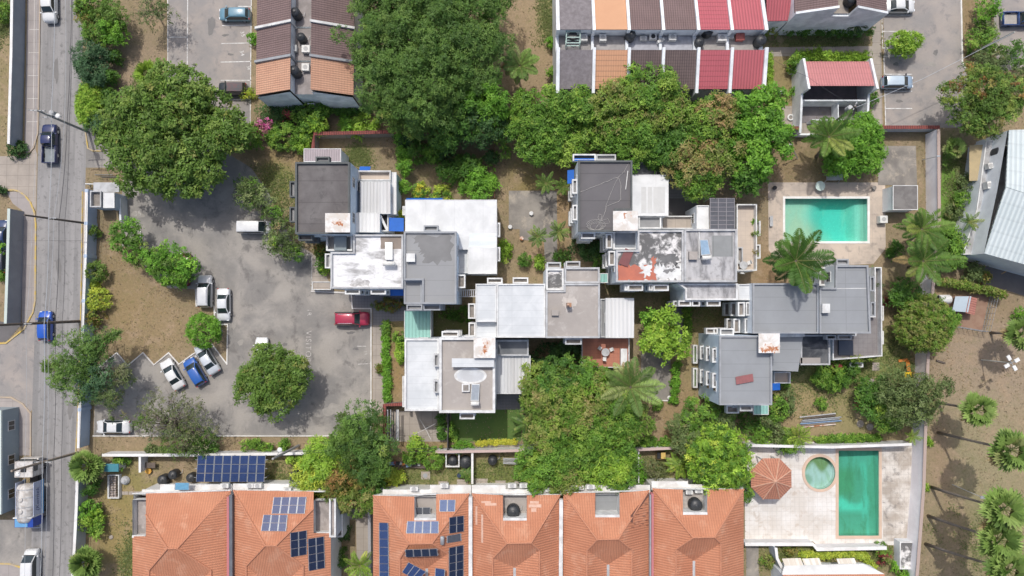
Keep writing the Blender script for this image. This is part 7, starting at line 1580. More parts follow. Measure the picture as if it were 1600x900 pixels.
for px, py, z, r, h, lab in ((466,26,6.2,.6,1.7,"black tank on the service gap of the brown house row, upper"),(474,63,6.2,.55,1.4,"black tank on the service gap beside two white coolers"),(465,116,6.2,.62,1.8,"black tank on a frame by the peach roof slopes"),
   (983,60,6.1,.62,1.5,"black tank left in the coloured row's service gap"),(1103,53,6.1,.64,1.4,"upper of two adjoining black tanks before the red slopes"),(1090,70,6.1,.6,1.3,"lower of two adjoining black tanks before the red slopes"),(1184,68,6.1,.68,1.6,"black tank at the east end of the service gap"),
   (1325,4,6.1,.7,1.5,"black tank in the stepped gable's notch"),(260,747,0,.66,1.4,"front black tank of the pair beside the left tiled house"),(276,739,0,.6,1.4,"rear black tank of the pair beside the left tiled house"),(303,744,0,.6,1.2,"black tank partly tucked under the ground solar array"),(464,742,0,.72,1.4,"black tank near the yellow green tree"),
   (728,720,0,.78,1.3,"black tank touching the white yard divider"),(770,717,0,.6,1.5,"black tank on the pale slab right of the yard divider"),(992,722,0,.66,1.3,"black tank on the brown slab under the lime tinted mango"),(802,796,5.2,.8,1.5,"black tank in the terrace of the pale patched roof"),(1084,786,5.2,.78,1.5,"black tank in the terrace with two white coolers"),
   (1556,240,3.5,.75,1.5,"black tank on the flat roof by the pale teal roof"),(708,718,0,.62,1.2,"black tank boxed in a white pen")):
    water_tank(lab, px, py, z, r, h)
cool = worn("cooler_white", (.70,.70,.67), (.55,.53,.49), .5, 1.5); 
def cooler(label, px, py, z, sx=.9, sy=.75, h=.75, rz=0.0, col=None, top_fan=True, group="air conditioning units"):
    c = P(px, py, z); t = thing("air_conditioner", label, "air conditioner", c, group); t.rotation_euler = (0, 0, 0)
    o = MB().box(c + Vector((0, 0, .08 + h / 2)), (sx, sy, h), rz).build("case", col or cool, t); md = o.modifiers.new("b", 'BEVEL'); md.width = .03; md.segments = 2
    MB().lathe(c + Vector((0, 0, h + .085)), [(.26, 0), (.28, .012), (.22, .014), (.02, .014)], 18).build("fan_grille", blk if 'fan' in label else flat("grille_grey", (.4,.4,.39)), t)
    n = Matrix.Rotation(rz, 3, 'Z'); q = c + n @ Vector((0, -sy / 2 - .012, .08 + h / 2)); MB().box(q, (sx * .8, .02, h * .75), rz).build("side_grille", flat("grille_grey", (.4,.4,.39)), t)
    MB().box(c + Vector((0, 0, .04)), (sx * .9, sy * .9, .08), rz).build("base", rim_g, t)
for px, py, z, sx, sy, h, rz, lab in ((460,78,6.2,.9,.8,.6,0,"white cooler left beside the middle black tank"),(480,79,6.2,1.0,.9,.6,0,"white cooler right beside the middle black tank"),(479,107,6.2,.9,.9,.5,0,"pale cooler right of the framed tank"),
  (912,62,6.1,.8,.8,.7,0,"pale green topped cooler second from the plant cage"),(941,62,6.1,.85,.85,.7,0,"white cooler in front of the peach slopes"),(1004,62,6.1,.8,.5,.5,0,"small white cooler right of the left tank"),(1019,60,6.1,.85,.7,.6,0,"white cooler with open fan, centre of the gap"),(1031,66,6.1,.9,.3,.6,.5,"slanted slim white cooler"),(1049,61,6.1,.9,.8,.7,0,"pale grey cooler alone on the bluish service roof"),(1126,62,6.1,1.1,.85,.7,0,"pale blue topped cooler before the red slopes"),(1140,59,6.1,.7,.5,.5,0,"small white cooler beside the red box vent"),
  (1075,767,5.2,.85,.5,.6,0,"left white cooler in the end house terrace"),(1090,765,5.2,.95,.5,.6,0,"right white cooler in the end house terrace"),(1541,261,3.5,.6,.7,.8,.2,"upper white cooler on the flat roof by the teal shed"),(1538,291,3.5,.5,.9,.9,.1,"lower white cooler on the flat roof by the teal shed"),(1375,344,0,1.0,.95,.9,0,"white framed pump cooler at the turquoise pool's edge"),):
    cooler(lab, px, py, z, sx, sy, h, rz)
for i, (px, py) in enumerate(((648,762),(695,757),(800,757),(818,757),(858,763),(905,760),(922,759),(354,757),(393,757),(405,757),(451,764))):
    c = P(px, py, 3.6); labs = ("wall cooler above the solar house's left yard","wall cooler left of the white yard divider wall","wall cooler right of the yard divider, first","wall cooler right of the yard divider, second","wall cooler beneath the mango's left edge","first of two wall coolers below the mango","second of two wall coolers below the mango","first wall cooler under the ground solar array","second wall cooler under the ground solar array","third wall cooler under the ground solar array","wall cooler near the dark round tank")
    cooler(labs[i], px, py, 5.3, 1.0, .5, .6, 0)
t = thing("roof_vent", "red pyramid topped box vent in the coloured row's service gap", "vent", P(1154, 60, 6.1)); c = P(1154, 60, 6.1); rv = worn("vent_red", (.40,.12,.10), (.34,.1,.09))
MB().box(c + Vector((0, 0, .35)), (.95, .85, .7)).build("box", rv, t); mb = MB(); q = [c + Vector((a * .55, b * .5, .71)) for a, b in ((-1,-1),(1,-1),(1,1),(-1,1))]; ap = c + Vector((0, 0, .98)); [mb.poly([q[k], q[(k + 1) % 4], ap]) for k in range(4)]; mb.build("cap", rv, t)
t = thing("plant_cage", "pale green metal cage with potted plants on the grey shingle house", "cage", P(894, 62, 6.1)); c = P(894, 62, 6.1); mb = MB()
for a in (-.85, .85):
    for b in (-1.0, 1.0): mb.bar(c + Vector((a, b, 0)), c + Vector((a, b, 1.5)), .1, .1)
for z_ in (.6, 1.5):
    for a in (-.85, .85): mb.bar(c + Vector((a, -1, z_)), c + Vector((a, 1, z_)), .1, .1)
    for b in (-1.0, -.3, .4, 1.0): mb.bar(c + Vector((-.85, b, z_)), c + Vector((.85, b, z_)), .1, .1)
mb.build("frame", flat("cage_green", (.42,.55,.50)), t); MB().lathe(c + Vector((0, .1, .62)), [(.5, 0), (.55, .3), (.5, .6), (.02, .62)], 14).build("tank", tank_b, t)
shrub("potted plants in the pale green cage", 894, 69, 5, 7.2, 'mango')
# solar
def solar_mat(name, cell, gap):
    if name in MC: return MC[name]
    m, t, b = nodes(name); tc = N(t, "ShaderNodeTexCoord"); br = t.nodes.new("ShaderNodeTexBrick"); L(t, tc.outputs['UV'], br.inputs[0]); br.offset = 0; br.inputs['Scale'].default_value = 1; br.inputs['Brick Width'].default_value = .16; br.inputs['Row Height'].default_value = .16; br.inputs['Mortar Size'].default_value = .006
    br.inputs['Color1'].default_value = c4(cell); br.inputs['Color2'].default_value = c4(tuple(x * .8 for x in cell)); br.inputs['Mortar'].default_value = c4(gap)
    L(t, br.outputs[0], b.inputs[0]); b.inputs['Roughness'].default_value = .12; b.inputs['Specular IOR Level'].default_value = .55; MC[name] = m; return m
cells_blue = solar_mat("solar_cells_blue", (.025,.05,.15), (.10,.14,.26)); cells_light = solar_mat("solar_cells_light", (.05,.10,.24), (.22,.28,.42)); cells_dark = solar_mat("solar_cells_dark", (.012,.02,.05), (.05,.06,.10)); alu = flat("aluminium", (.40,.42,.44), .45, .3)
def solar(label, corners, nu, nv, pl=None, z=None, cells=None, legs=0.0, zs=None):
    """corners tl,tr,br,bl in photograph pixels, on a roof plane or at heights"""
    q = [PP(*c, pl) + pl[1] * .10 for c in corners] if pl else [P(c[0], c[1], zz) for c, zz in zip(corners, zs)]
    c0 = sum(q, Vector()) / 4; nrm = (q[3] - q[0]).cross(q[1] - q[0]).normalized(); nrm = nrm if nrm.z > 0 else -nrm
    t = thing("solar_array", label, "solar panels", c0, "solar arrays"); g = .018
    at = lambda u, v: q[0].lerp(q[1], u).lerp(q[3].lerp(q[2], u), v)
    for i in range(nu):
        for j in range(nv):
            k = [at((i + g) / nu, (j + g) / nv), at((i + 1 - g) / nu, (j + g) / nv), at((i + 1 - g) / nu, (j + 1 - g) / nv), at((i + g) / nu, (j + 1 - g) / nv)]
            fr = MB(); o_ = [p + nrm * .035 for p in k]; inn = [at((i + .5) / nu + (.5 - .035 * nu / max(nu, 1)) * a / nu * .94, (j + .5) / nv + .5 * b / nv * .94) + nrm * .036 for a, b in ((-1,-1),(1,-1),(1,1),(-1,1))]
            for s in range(4): fr.poly([o_[s], o_[(s + 1) % 4], inn[(s + 1) % 4], inn[s]][::-1]); fr.poly([k[s], k[(s + 1) % 4], o_[(s + 1) % 4], o_[s]][::-1])
            f = fr.build("panel", alu, t); MB().poly([p - nrm * .002 for p in inn][::-1]).build("cells", cells or cells_blue, f)
    rl = MB()
    for v in (.2, .8) if nv == 1 else [(j + .5) / nv for j in range(nv)]: rl.bar(at(-.03, v) - nrm * .03, at(1.03, v) - nrm * .03, .05, .05)
    if legs:
        for u in np.linspace(.04, .96, 5):
            for v in (.06, .94): p = at(u, v); rl.bar(Vector((p.x, p.y, 0)), p - nrm * .04, .09, .09)
    rl.build("rails", alu, t)
solar("large twenty four panel array on posts above the left yard wall", [(309,711.5),(415.5,711.5),(413,753),(306,753)], 8, 3, zs=(3.2,3.2,2.7,2.7), legs=1)
n2, w2, e2 = PL2['n'], PL2['w'], PL2['e']; n3, w3, e3 = PL3['n'], PL3['w'], PL3['e']
solar("eight panel blue array high on the second tiled house", [(428,777),(479.5,776.5),(476.5,803),(424.5,803)], 4, 2, n2)
solar("six panel blue array below the eight panel one", [(412,804.5),(450,804.5),(447.5,830.5),(408,830)], 3, 2, n2)
solar("six panel dark array on the east slope, upper", [(453,832),(479,828),(479,866),(454,870.5)], 2, 3, e2, cells=cells_dark)
solar("eight panel dark array on the east slope, lower", [(480.5,841.5),(506,837.5),(507.5,887),(482,892)], 2, 4, e2, cells=cells_dark)
solar("long single column array down the west slope", [(593,816),(608,816.5),(609,906),(593.5,906)], 1, 7, w3)
solar("four panel pale blue array in the middle of the crowded roof", [(636.5,814.5),(685.5,814.5),(685.5,834),(634.5,834)], 4, 1, n3, cells=cells_light)
solar("two panel pale blue pair near the top of the crowded roof", [(687,781),(712,781),(711,800),(686.5,800)], 2, 1, n3, cells=cells_light)
solar("four panel dark square on the crowded roof's east slope", [(701,808),(724,805),(724,830),(701,833.5)], 2, 2, e3, cells=cells_dark)
solar("eight panel dark array at the crowded roof's lower right", [(700.5,855.5),(723.5,851),(723.5,901),(700.5,905)], 2, 4, e3, cells=cells_dark)
solar("single grey heater panel beside the small silver cylinder", [(697,837),(720,832.5),(720.5,845),(697,848.5)], 1, 1, e3, cells=solar_mat("heater_grey", (.085,.095,.115), (.10,.11,.13)))
zk = ZR - .35
solar("four panel dark row lying over the dark inner slope", [(633,858.5),(683,857),(684.5,868.5),(634,870.5)], 4, 1, zs=(zk+.7,zk+.7,zk+.1,zk+.1), cells=cells_dark)
solar("three panel tilted group above the inner valley", [(638.5,878),(666,893),(652,908),(628,894)], 3, 1, zs=(zk+.1,zk+.1,zk-.2,zk-.2))
solar("lone blue panel right of the inner valley", [(680,887),(695.5,889.5),(695,906),(679,904)], 1, 1, zs=(zk,zk+.2,zk+.1,zk))
solar("two dim panels lying in the crowded roof's terrace", [(648,792.5),(672.5,792.5),(672.5,804),(648,804)], 2, 1, zs=(5.9,5.9,5.5,5.5), cells=solar_mat("heater_grey", (.085,.095,.115), (.10,.11,.13)))
solar("sky blue panel propped over the left house's rear ledge", [(273,754),(296.5,754),(296.5,765.5),(272.5,765.5)], 1, 1, zs=(6.5,6.5,6.2,6.2), cells=flat("panel_sky", (.16,.38,.55), .25))
def heater(label, pan, tank, z, drop=.35, cells=None):
    q = [P(x, y, z + d) for (x, y), d in zip(pan, (.25, .25, .25 + drop, .25 + drop))]; c0 = sum(q, Vector()) / 4; t = thing("solar_heater", label, "solar heater", c0, "solar water heaters on flat roofs")
    lo = [p - Vector((0, 0, .08)) for p in q]; mb = MB(); mb.poly(q[::-1]); [mb.poly([lo[i], lo[(i + 1) % 4], q[(i + 1) % 4], q[i]]) for i in range(4)]
    o = mb.build("collector", alu, t); i_ = [p.lerp(c0, .08) + Vector((0, 0, .012)) for p in q]; MB().poly(i_[::-1]).build("collector_glass", cells or flat("collector_grey", (.20,.24,.29), .2), o)
    a, b = P(tank[0], tank[1], z + .85), P(tank[2], tank[3], z + .85); d = (b - a)
    MB().tube([a - d * .02, a, b, b + d * .02], [.18, .27, .27, .18], 14).build("cylinder", cool, t, smooth=True)
    fr = MB(); [fr.bar(Vector((p.x, p.y, z)), p, .05, .05) for p in q]; [fr.bar(Vector((p.x, p.y, z)), p - Vector((0, 0, .2)), .06, .06) for p in (a, b)]; fr.build("stand", alu, t)
heater("solar heater on the mouldy white roof", [(601.5,378.5),(613,378.5),(613,405.5),(602.5,405.5)], (598.5,412,617,412), 8.45)
heater("solar heater on the grey streaky roof", [(1093.6,374.5),(1106,374.5),(1110,397.5),(1095.5,399)], (1097.5,403,1111.5,402.5), 8.95, cells=flat("collector_blue", (.22,.33,.45), .2))
heater("solar heater on the beige half of the south west roof", [(737,600),(749.5,600),(748,626),(735.5,626)], (736,630.5,748.5,630.5), 8.75)
c = P(691, 845, ZR - .6); tag(MB().tube([P(691,838,ZR - .3), P(691,839,ZR - .3), P(691,850,ZR - .5), P(691,851,ZR - .5)], [.18,.26,.26,.18], 14).build("water_cylinder", alu, loc=c, smooth=True), "silver hot water cylinder lying on the crowded solar roof", "water heater")
# poles and wires
wood = worn("pole_wood", (.14,.11,.09), (.09,.075,.065), .7, 2.0); wood_l = worn("pole_pale_wood", (.30,.25,.20), (.22,.18,.15), .7, 2.0)
def pole(label, bx, by, tx, ty, z, mat, r=.15, arm=None, transformer=False, lamp=None, name="utility_pole"):
    b, tp = P(bx, by, 0), P(tx, ty, z); t = thing(name, label, "pole", b, "utility poles")
    MB().tube([b - Vector((0, 0, .1)), tp], [r * 1.15, r * .8], 10).build("shaft", mat, t)
    for k, (z0, ax, ay, ln) in enumerate(arm or []):
        c = b.lerp(tp, z0); d = Vector((ax, ay, 0)).normalized() * ln / 2; MB().bar(c - d, c + d, .1, .1).build("crossarm", rim_p, t)
        for s in (-1, -.5, .5, 1): MB().lathe(c + d * s + Vector((0, 0, .05)), [(.05, 0), (.06, .1), (.03, .18), (.01, .2)], 8).build("insulator", flat("ceramic", (.5,.5,.48), .3), t)
    if transformer:
        c = b.lerp(tp, .72) + Vector((.1, .42, 0)); MB().lathe(c, [(.28, -.5), (.32, -.45), (.32, .4), (.25, .5), (.02, .52)], 16).build("transformer", rim_p, t)
    if lamp is not None:
        e = P(*lamp); MB().tube([b.lerp(tp, .86), e], .035, 6).build("lamp_arm", alu, t); MB().lathe(e, [(.02, -.12), (.28, -.06), (.3, 0), (.2, .1), (.02, .13)], 14).build("lamp_head", flat("lamp_white", (.75,.75,.73), .4), t)
    return t
pole("wooden utility pole with transformer above the navy pickup", 139, 207, 57, 172, 10.2, worn("pole_conc", (.33,.33,.32), (.24,.24,.24)), .15, [(.98,1,-.05,1.9),(.72,1,.05,2.2)], True, (90,181,8.6))
pole("slim dark pole leaning out at the blue wall's upper part", 136, 349, 38, 336, 10.8, wood, .13, [(.66,1,0,2.4)])
pole("thick dark pole crossing over the bright blue hatchback", 125, 502, -5, 508, 13, wood, .17, [(.72,1,.02,2.2)])
pole("tan wooden pole leaning over the tanker truck's cab", 122, 707, 18, 736, 11.6, wood_l, .16, [(.55,1,0,2.0)], False, (28,741,9))
pole("leaning grey pole with white globe beside the ground solar array", 467, 696, 426, 717, 8.6, worn("pole_conc", (.33,.33,.32)), .16, None, False, (437,703,8.4))
pole("long pale pole over the top right verge shrubs", 1517, 84, 1585, 50, 7.8, worn("pole_grey_green", (.36,.37,.34), (.27,.28,.26)), .13)
pole("dark pole with small transformer south of the pink pavilion", 1297, 195, 1337, 166, 7.4, wood, .12, [(.95,.5,1,1.6)], True)
def wire(label, pts, mat, r=.022, sag=.0):
    mb = MB(); q = [P(*p) for p in pts]; out = []
    for a, b in zip(q, q[1:]):
        for k in range(8): u = k / 8; out.append(a.lerp(b, u) - Vector((0, 0, sag * 4 * u * (1 - u))))
    mb.tube(out + [q[-1]], r, 5); tag(mb.build("overhead_wire", mat, loc=q[0]), label, "wire", "overhead wires along the street")
wl_, wd_ = flat("wire_pale", (.42,.44,.46)), flat("wire_dark", (.05,.05,.055))
for lab, pts, m_, r_ in (("pale cable furthest left over the road lane", [(85,-40,8.8),(80,178,8.4),(76,338,8),(69,506,8),(66,720,8),(60,960,8)], wl_, .035), ("second pale cable over the road lane", [(101,-40,8.6),(101,182,8),(84,340,7.6),(74,506,7.6),(73,735,7.4),(66,960,7.4)], wl_, .02),
   ("twisted dark cable near the middle of the road", [(112,-40,7.6),(105,190,7.2),(92,345,7),(86,506,7),(84,715,6.8),(80,960,6.8)], wd_, .03), ("dark cable nearest the blue wall", [(113,-40,7.2),(108,195,7),(101,348,7),(97,505,7),(96,715,6.6),(90,960,6.6)], wd_, .022),
   ("thin pale cable over the left pavement", [(55,-40,9.6),(55,175,9.4),(50,338,9.4),(40,505,10),(38,735,9.4),(36,960,9.4)], wl_, .016), ("dark service cable crossing the road near the grey wall", [(128,376,2.4),(80,376,6),(28,376,2.8)], wd_, .015),
   ("pale service cable to the tall white gable house", [(1584,51,7.7),(1440,124,6.6),(1337,168,7.3)], wl_, .03), ("dark service cable crossing the pink pavilion", [(1337,167,7.3),(1262,120,6),(1203,90,5)], wd_, .016),
   ("dark cable over the north yards of the tiled houses", [(437,706,8.4),(600,703,6.6),(745,700,7),(880,693,7)], wd_, .02), ("second dark cable over the north yards", [(430,714,8.4),(520,705,6.8),(700,706,6.6)], wd_, .016)):
    wire(lab, pts, m_, r_, .25)
def lamp4():
    b, tp = P(1533, 562, 0), P(1580, 567, 6.2); t = thing("street_lamp", "slim pole lamp with four white heads in the palm lot", "lamp", b)
    MB().tube([b, tp], [.09, .06], 8).build("pole", flat("lamp_pole", (.55,.56,.52)), t)
    for k in range(4):
        a = k * math.pi / 2 + .5; e = tp + Vector((math.cos(a) * .5, math.sin(a) * .5, .08)); MB().bar(tp, e, .06, .06).build("arm", alu, t)
        o = MB().box(e + Vector((math.cos(a) * .22, math.sin(a) * .22, .02)), (.62, .42, .16), a).build("lamp_head", flat("lamp_white", (.75,.75,.73), .4), t); o.modifiers.new("b", 'BEVEL').width = .05
lamp4()
for bx, by, tx, ty, lab in ((1441,250,1466,244,"thin lamp post by the long wall near the concrete pad"),(1246,248,1236,226,"thin lamp post above the turquoise pool")):
    b, tp = P(bx, by, 0), P(tx, ty, 3.6); t = thing("lamp_post", lab, "lamp", b); MB().tube([b, tp], .05, 8).build("pole", rim_p, t); MB().box(tp, (.5, .2, .1)).build("lamp_head", alu, t)
t = thing("lamp_post", "thin lamp post rising between the tall leaning palms", "lamp", P(1490, 760, 0)); MB().tube([P(1488, 757, 0), P(1534, 777, 5.6)], .05, 8).build("pole", flat("lamp_pole", (.55,.56,.52)), t); MB().box(P(1536, 777, 5.6), (.7, .3, .12)).build("lamp_head", alu, t)
t = thing("gate_barrier", "white gate barrier and metal gate frame at the guard house", "gate", P(150, 288, 0)); mb = MB(); a, b = P(134, 287, 1.0), P(182, 289, 1.0); mb.bar(a, b, .12, .12); mb.bar(Vector((a.x, a.y, 0)), a, .14, .14); mb.bar(Vector((b.x, b.y, 0)), b, .14, .14); mb.build("barrier", rim_w, t)
mb = MB(); a, b = P(148, 273, 1.6), P(176, 273, 1.6); dn = Vector((0, 0, -1.5)); mb.bar(a, b, .07, .07); mb.bar(a + dn, b + dn, .07, .07); [mb.bar(a.lerp(b, k / 10), a.lerp(b, k / 10) + dn, .03, .03) for k in range(11)]; mb.build("gate_frame", flat("gate_metal", (.16,.17,.18), .5, .4), t)
# garden and pool small things
def bench(label, px, py, ln, rz, mat, back=False):
    c = P(px, py, 0); t = thing("bench", label, "bench", c); M_ = Matrix.Rotation(rz, 3, 'Z')
    for y in (-.14, .0, .14): MB().box(c + M_ @ Vector((0, y, .45)), (ln, .12, .05), rz).build("seat_slat", mat, t)
    for s in (-1, 1): MB().box(c + M_ @ Vector((s * ln * .36, 0, .21)), (.1, .38, .42), rz).build("leg", mat, t)
bench("curved white bench on dry grass left of the pavilion", 1218, 146, 1.3, .05, rim_w); bench("pale bench on the turquoise pool deck's west edge", 1203.5, 346, 1.4, R(90), rim_p); bench("long pale bench beside the mauve canopy", 466, 234, 1.7, .0, rim_p)
def swing(label, px, py):
    c = P(px, py, 0); t = thing("swing_seat", label, "swing seat", c); MB().box(c + Vector((0, .1, 1.75)), (1.7, 1.1, .06)).build("canopy", rim_p, t); MB().box(c + Vector((0, 0, .5)), (1.4, .5, .07)).build("seat", rim_p, t)
    for s in (-1, 1):
        MB().bar(c + Vector((s * .95, -.6, 0)), c + Vector((s * .8, 0, 1.75)), .06, .06).build("leg", rim_g, t); MB().bar(c + Vector((s * .95, .6, 0)), c + Vector((s * .8, 0, 1.75)), .06, .06).build("leg", rim_g, t)
swing("grey canopied swing seat on the turquoise pool's north edge", 1297, 280)
t = thing("patio_table", "pale oval table on the turquoise pool's north deck", "table", P(1278, 292, 0)); c = P(1278, 292, 0); MB().lathe(c + Vector((0, 0, .72)), [(.62, -.04), (.65, 0), (.02, .01)], 24).build("top", flat("table_green", (.55,.66,.60)), t); MB().tube([c, c + Vector((0, 0, .7))], .06, 8).build("leg", rim_p, t)
for px, py, lab in ((1234,112,"upper white tyre planter beside the leafy corner bush"),(1234.5,184,"lower white tyre planter below the white bench")):
    c = P(px, py, 0); t = thing("tyre_planter", lab, "planter", c); MB().lathe(c, [(.42, .0), (.46, .12), (.42, .26), (.28, .26), (.24, .1)], 20).build("tyre", rim_w, t); MB().lathe(c + Vector((0, 0, .12)), [(.24, 0), (.02, .02)], 12).build("earth", soil, t)
def dog_house():
    c = P(1505, 490, 0); t = thing("dog_house", "small dog house with half blue grey, half red roof inside the wire run", "dog house", c)
    q = [P(1488,486,1.5), P(1510,488,1.5), P(1515,463,1.5), P(1493,463,1.5)]; slope_roof(t, "roof", [p + Vector((0, 0, .0 if k in (0, 3) else .35)) for k, p in enumerate(q)], worn("hut_blue", (.42,.50,.57), (.34,.4,.46)), .08)
    q2 = [P(1509,489,1.85), P(1523,492,1.4), P(1527,466,1.4), P(1514.5,463,1.85)]; slope_roof(t, "roof", q2, worn("hut_red", (.46,.20,.16), (.36,.15,.12), .6, 1, lines=(.3,.3,1,0)), .08)
    MB().prism([P(1491,488,1.4), P(1520,490,1.4), P(1523,467,1.4), P(1495,465,1.4)], 0, 1.4, 0).build("wall", worn("hut_wall", (.33,.22,.17), (.25,.17,.13)), t)
dog_house()
t = thing("wire_fence", "wire fence run with thin posts around the dog house", "fence", P(1510, 505, 0)); mb = MB(); fp = [P(1488,510,0), P(1534,518,0), P(1547,462,0)]; up = Vector((0, 0, 1.7))
for a, b in zip(fp, fp[1:]):
    for k in range(7): p = a.lerp(b, k / 6); mb.bar(p, p + up, .06, .06)
    for zz in (.1, .6, 1.1, 1.65): mb.bar(a + Vector((0, 0, zz)), b + Vector((0, 0, zz)), .03, .03)
mb.build("posts_and_wires", alu, t)
t = thing("wire_fence", "brown wire fence between the shrub garden and the concrete pad", "fence", P(772, 260, 0)); mb = MB(); a, b = P(772, 207, 0), P(773, 311, 0)
for k in range(12): p = a.lerp(b, k / 11); mb.bar(p, p + Vector((0, 0, 1.5)), .07, .07)
for zz in (.3, .9, 1.45): mb.bar(a + Vector((0, 0, zz)), b + Vector((0, 0, zz)), .05, .05)
mb.build("posts_and_rails", flat("fence_rust", (.20,.08,.05)), t)
t = thing("storage_box", "white domed storage box beside the dog house", "box", P(1472, 468, 0)); c = P(1470, 468, 0); MB().box(c + Vector((0, 0, .4)), (1.4, 1.2, .8)).build("case", rim_w, t); MB().tube([c + Vector((-.7, 0, .8)), c + Vector((.7, 0, .8))], .55, 12).build("lid", rim_w, t)
tag(MB().prism(rect(1441,450,1456,465,1.0), 0, 1.0, 0, top=0).build("meter_box", rim_p, loc=P(1448, 458, 0)), "small pale meter box on the wall by the dog run", "box")
def slide():
    c = P(1419, 588, 0); t = thing("play_slide", "orange and yellow children's play slide by the long wall", "slide", c); yl, og = flat("plastic_yellow", (.72,.50,.02), .4), flat("plastic_orange", (.55,.20,.04), .45)
    MB().box(P(1419, 589, 1.4), (.9, 1.2, .1)).build("platform", yl, t)
    for a in (-.45, .45):
        for b in (-.6, .6): MB().bar(P(1419, 589, 0) + Vector((a, b, 0)), P(1419, 589, 0) + Vector((a, b, 2.0)), .09, .09).build("post", og, t)
    MB().bar(P(1420, 580, 1.3), P(1418, 562, .15), .5, .06).build("chute", og, t); MB().bar(P(1404, 564, .2), P(1418, 562, .2), .35, .08).build("step", og, t)
slide()
t = thing("pole_pile", "pile of timber and metal poles on the back lawn", "pile", P(1285, 660, 0))
for k in range(7): a, b = P(1253 + random.uniform(-6, 3), 652 + k * 2.6, .12 + .08 * (k % 3)), P(1312 + random.uniform(-8, 5), 646 + k * 2.8, .12 + .08 * ((k + 1) % 3)); MB().tube([a, b], .09, 6).build("pole", (rim_p, wood, alu, rim_g, flat("pole_blue", (.2,.3,.45)), wood_l, rust)[k], t)
t = thing("manhole_slab", "pale square slab with drain cover at the terrace corner", "slab", P(1368, 573, 0)); MB().prism(rect(1363,566.5,1374,579,.1), 0, .1, 0, top=0).build("slab", conc, t); MB().prism(rect(1366,570,1371,575.5,.13), .1, .13, 0, top=0).build("cover", soil, t)
t = thing("manhole_slab", "pale square slab with round cover in the yard left of the divider", "slab", P(665, 743, 0)); MB().prism(rect(658,737,672,749,.1), 0, .1, 0, top=0).build("slab", conc, t); MB().lathe(P(664.5,743,.1), [(.3, 0), (.3, .05), (.02, .06)], 16).build("cover", rim_g, t)
for i, (x0, y0, x1, y1, lab) in enumerate(((685,752,699,760,"pale slab below the blue barrel left of the divider"),(714,749,731,759,"larger pale slab left against the divider"),(741,748,762,760,"larger pale slab right against the divider"),(804,752,815,763,"pale slab with red post under the mango"),(774,751,790,757,"peach slab right of the divider yard"))):
    t = tag(MB().prism(rect(x0, y0, x1, y1, .12), 0, .12, 0, top=0).build("garden_slab", conc, loc=P(x0, y0, 0)), lab, "slab")
t = thing("water_pen", "white walled pen around a boxed black tank", "pen", P(707, 718, 0)); mb = MB(); rim(mb, rect(696,707,718,730,1.1), .16, 0, 1.1); mb.build("pen_wall", rim_w, t)
for x, y, lab, m_, nm in ((1026,750,"left bright blue barrel on the white yard paving",flat("barrel_blue", (.02,.14,.42), .4),"barrel"),(1036,750.5,"right bright blue barrel on the white yard paving",flat("barrel_blue", (.02,.14,.42), .4),"barrel"),(718,741,"dark blue barrel on the grass by the palm tuft",flat("barrel_navy", (.03,.05,.09), .4),"barrel")):
    c = P(x, y, 0); t = thing(nm, lab, "barrel", c); MB().lathe(c, [(.26, 0), (.28, .1), (.3, .45), (.28, .8), (.26, .9)], 16).build("shell", m_, t, smooth=True); MB().lathe(c + Vector((0, 0, .9)), [(.25, -.01), (.25, .03), (.02, .04)], 16).build("lid", m_, t)
t = thing("crate", "ochre crate standing against the pinkish white wall", "crate", P(1033, 712, 0)); MB().prism(rect(1026,706,1041,718,.9), 0, .9, 0).build("side", worn("crate_side", (.36,.24,.13), (.26,.18,.11)), t); MB().prism(rect(1033,707,1040,717,.95), .86, .95, 0, top=0).build("lid", flat("crate_ochre", (.60,.42,.13)), t); MB().prism(rect(1027,707,1032,717,.8), .7, .8, 0, top=0).build("tray", blk, t)
t = thing("garden_shed", "small teal roofed shed behind the upper fan palm", "shed", P(173, 731, 0)); slope_roof(t, "roof", [P(162,737,1.9), P(185,737,1.9), P(185,725,2.2), P(165,725,2.2)], worn("shed_teal", (.07,.26,.32), (.055,.2,.25))); MB().prism([P(164,736,1.8), P(184,736,1.8), P(184,726,1.8), P(166,726,1.8)], 0, 1.8, 0).build("wall", wall_w, t)
t = thing("cold_frame", "long white frame of stacked trays on the left yard", "frame", P(177, 760, 0)); mb = MB(); rim(mb, rect(168,742,186,779,.6), .14, 0, .6); mb.build("frame", rim_w, t)
tr = MB()
for j in range(9):
    for i in range(3): a = P(170.8 + i * 4.6, 746 + j * 3.7, .3); tr.box(a, (.3, .22, .22), random.uniform(-.3, .3))
tr.build("trays", worn("tray_mix", (.45,.38,.33), (.15,.14,.15), .9, 4), t)
tag(MB().lathe(P(197,750,0), [(.55, 0), (.6, .2), (.45, .5), (.2, .7), (.02, .75)], 12).build("tarpaulin_heap", rim_p, loc=P(197, 750, 0)), "white tarpaulin heap right of the tray frame", "tarpaulin")
tag(MB().lathe(P(174,839,0), [(.25, 0), (.3, .1), (.18, .2), (.02, .22)], 10).build("rock", conc, loc=P(174, 839, 0)), "single pale stone on the left yard lawn", "stone")
for x0, x1, lab in ((187,200,"left stepping slab on the left yard"),(201,220,"right stepping slab on the left yard")): tag(MB().prism(rect(x0,768,x1,773,.06), 0, .06, 0, top=0).build("stepping_slab", conc, loc=P(x0, 770, 0)), lab, "slab")
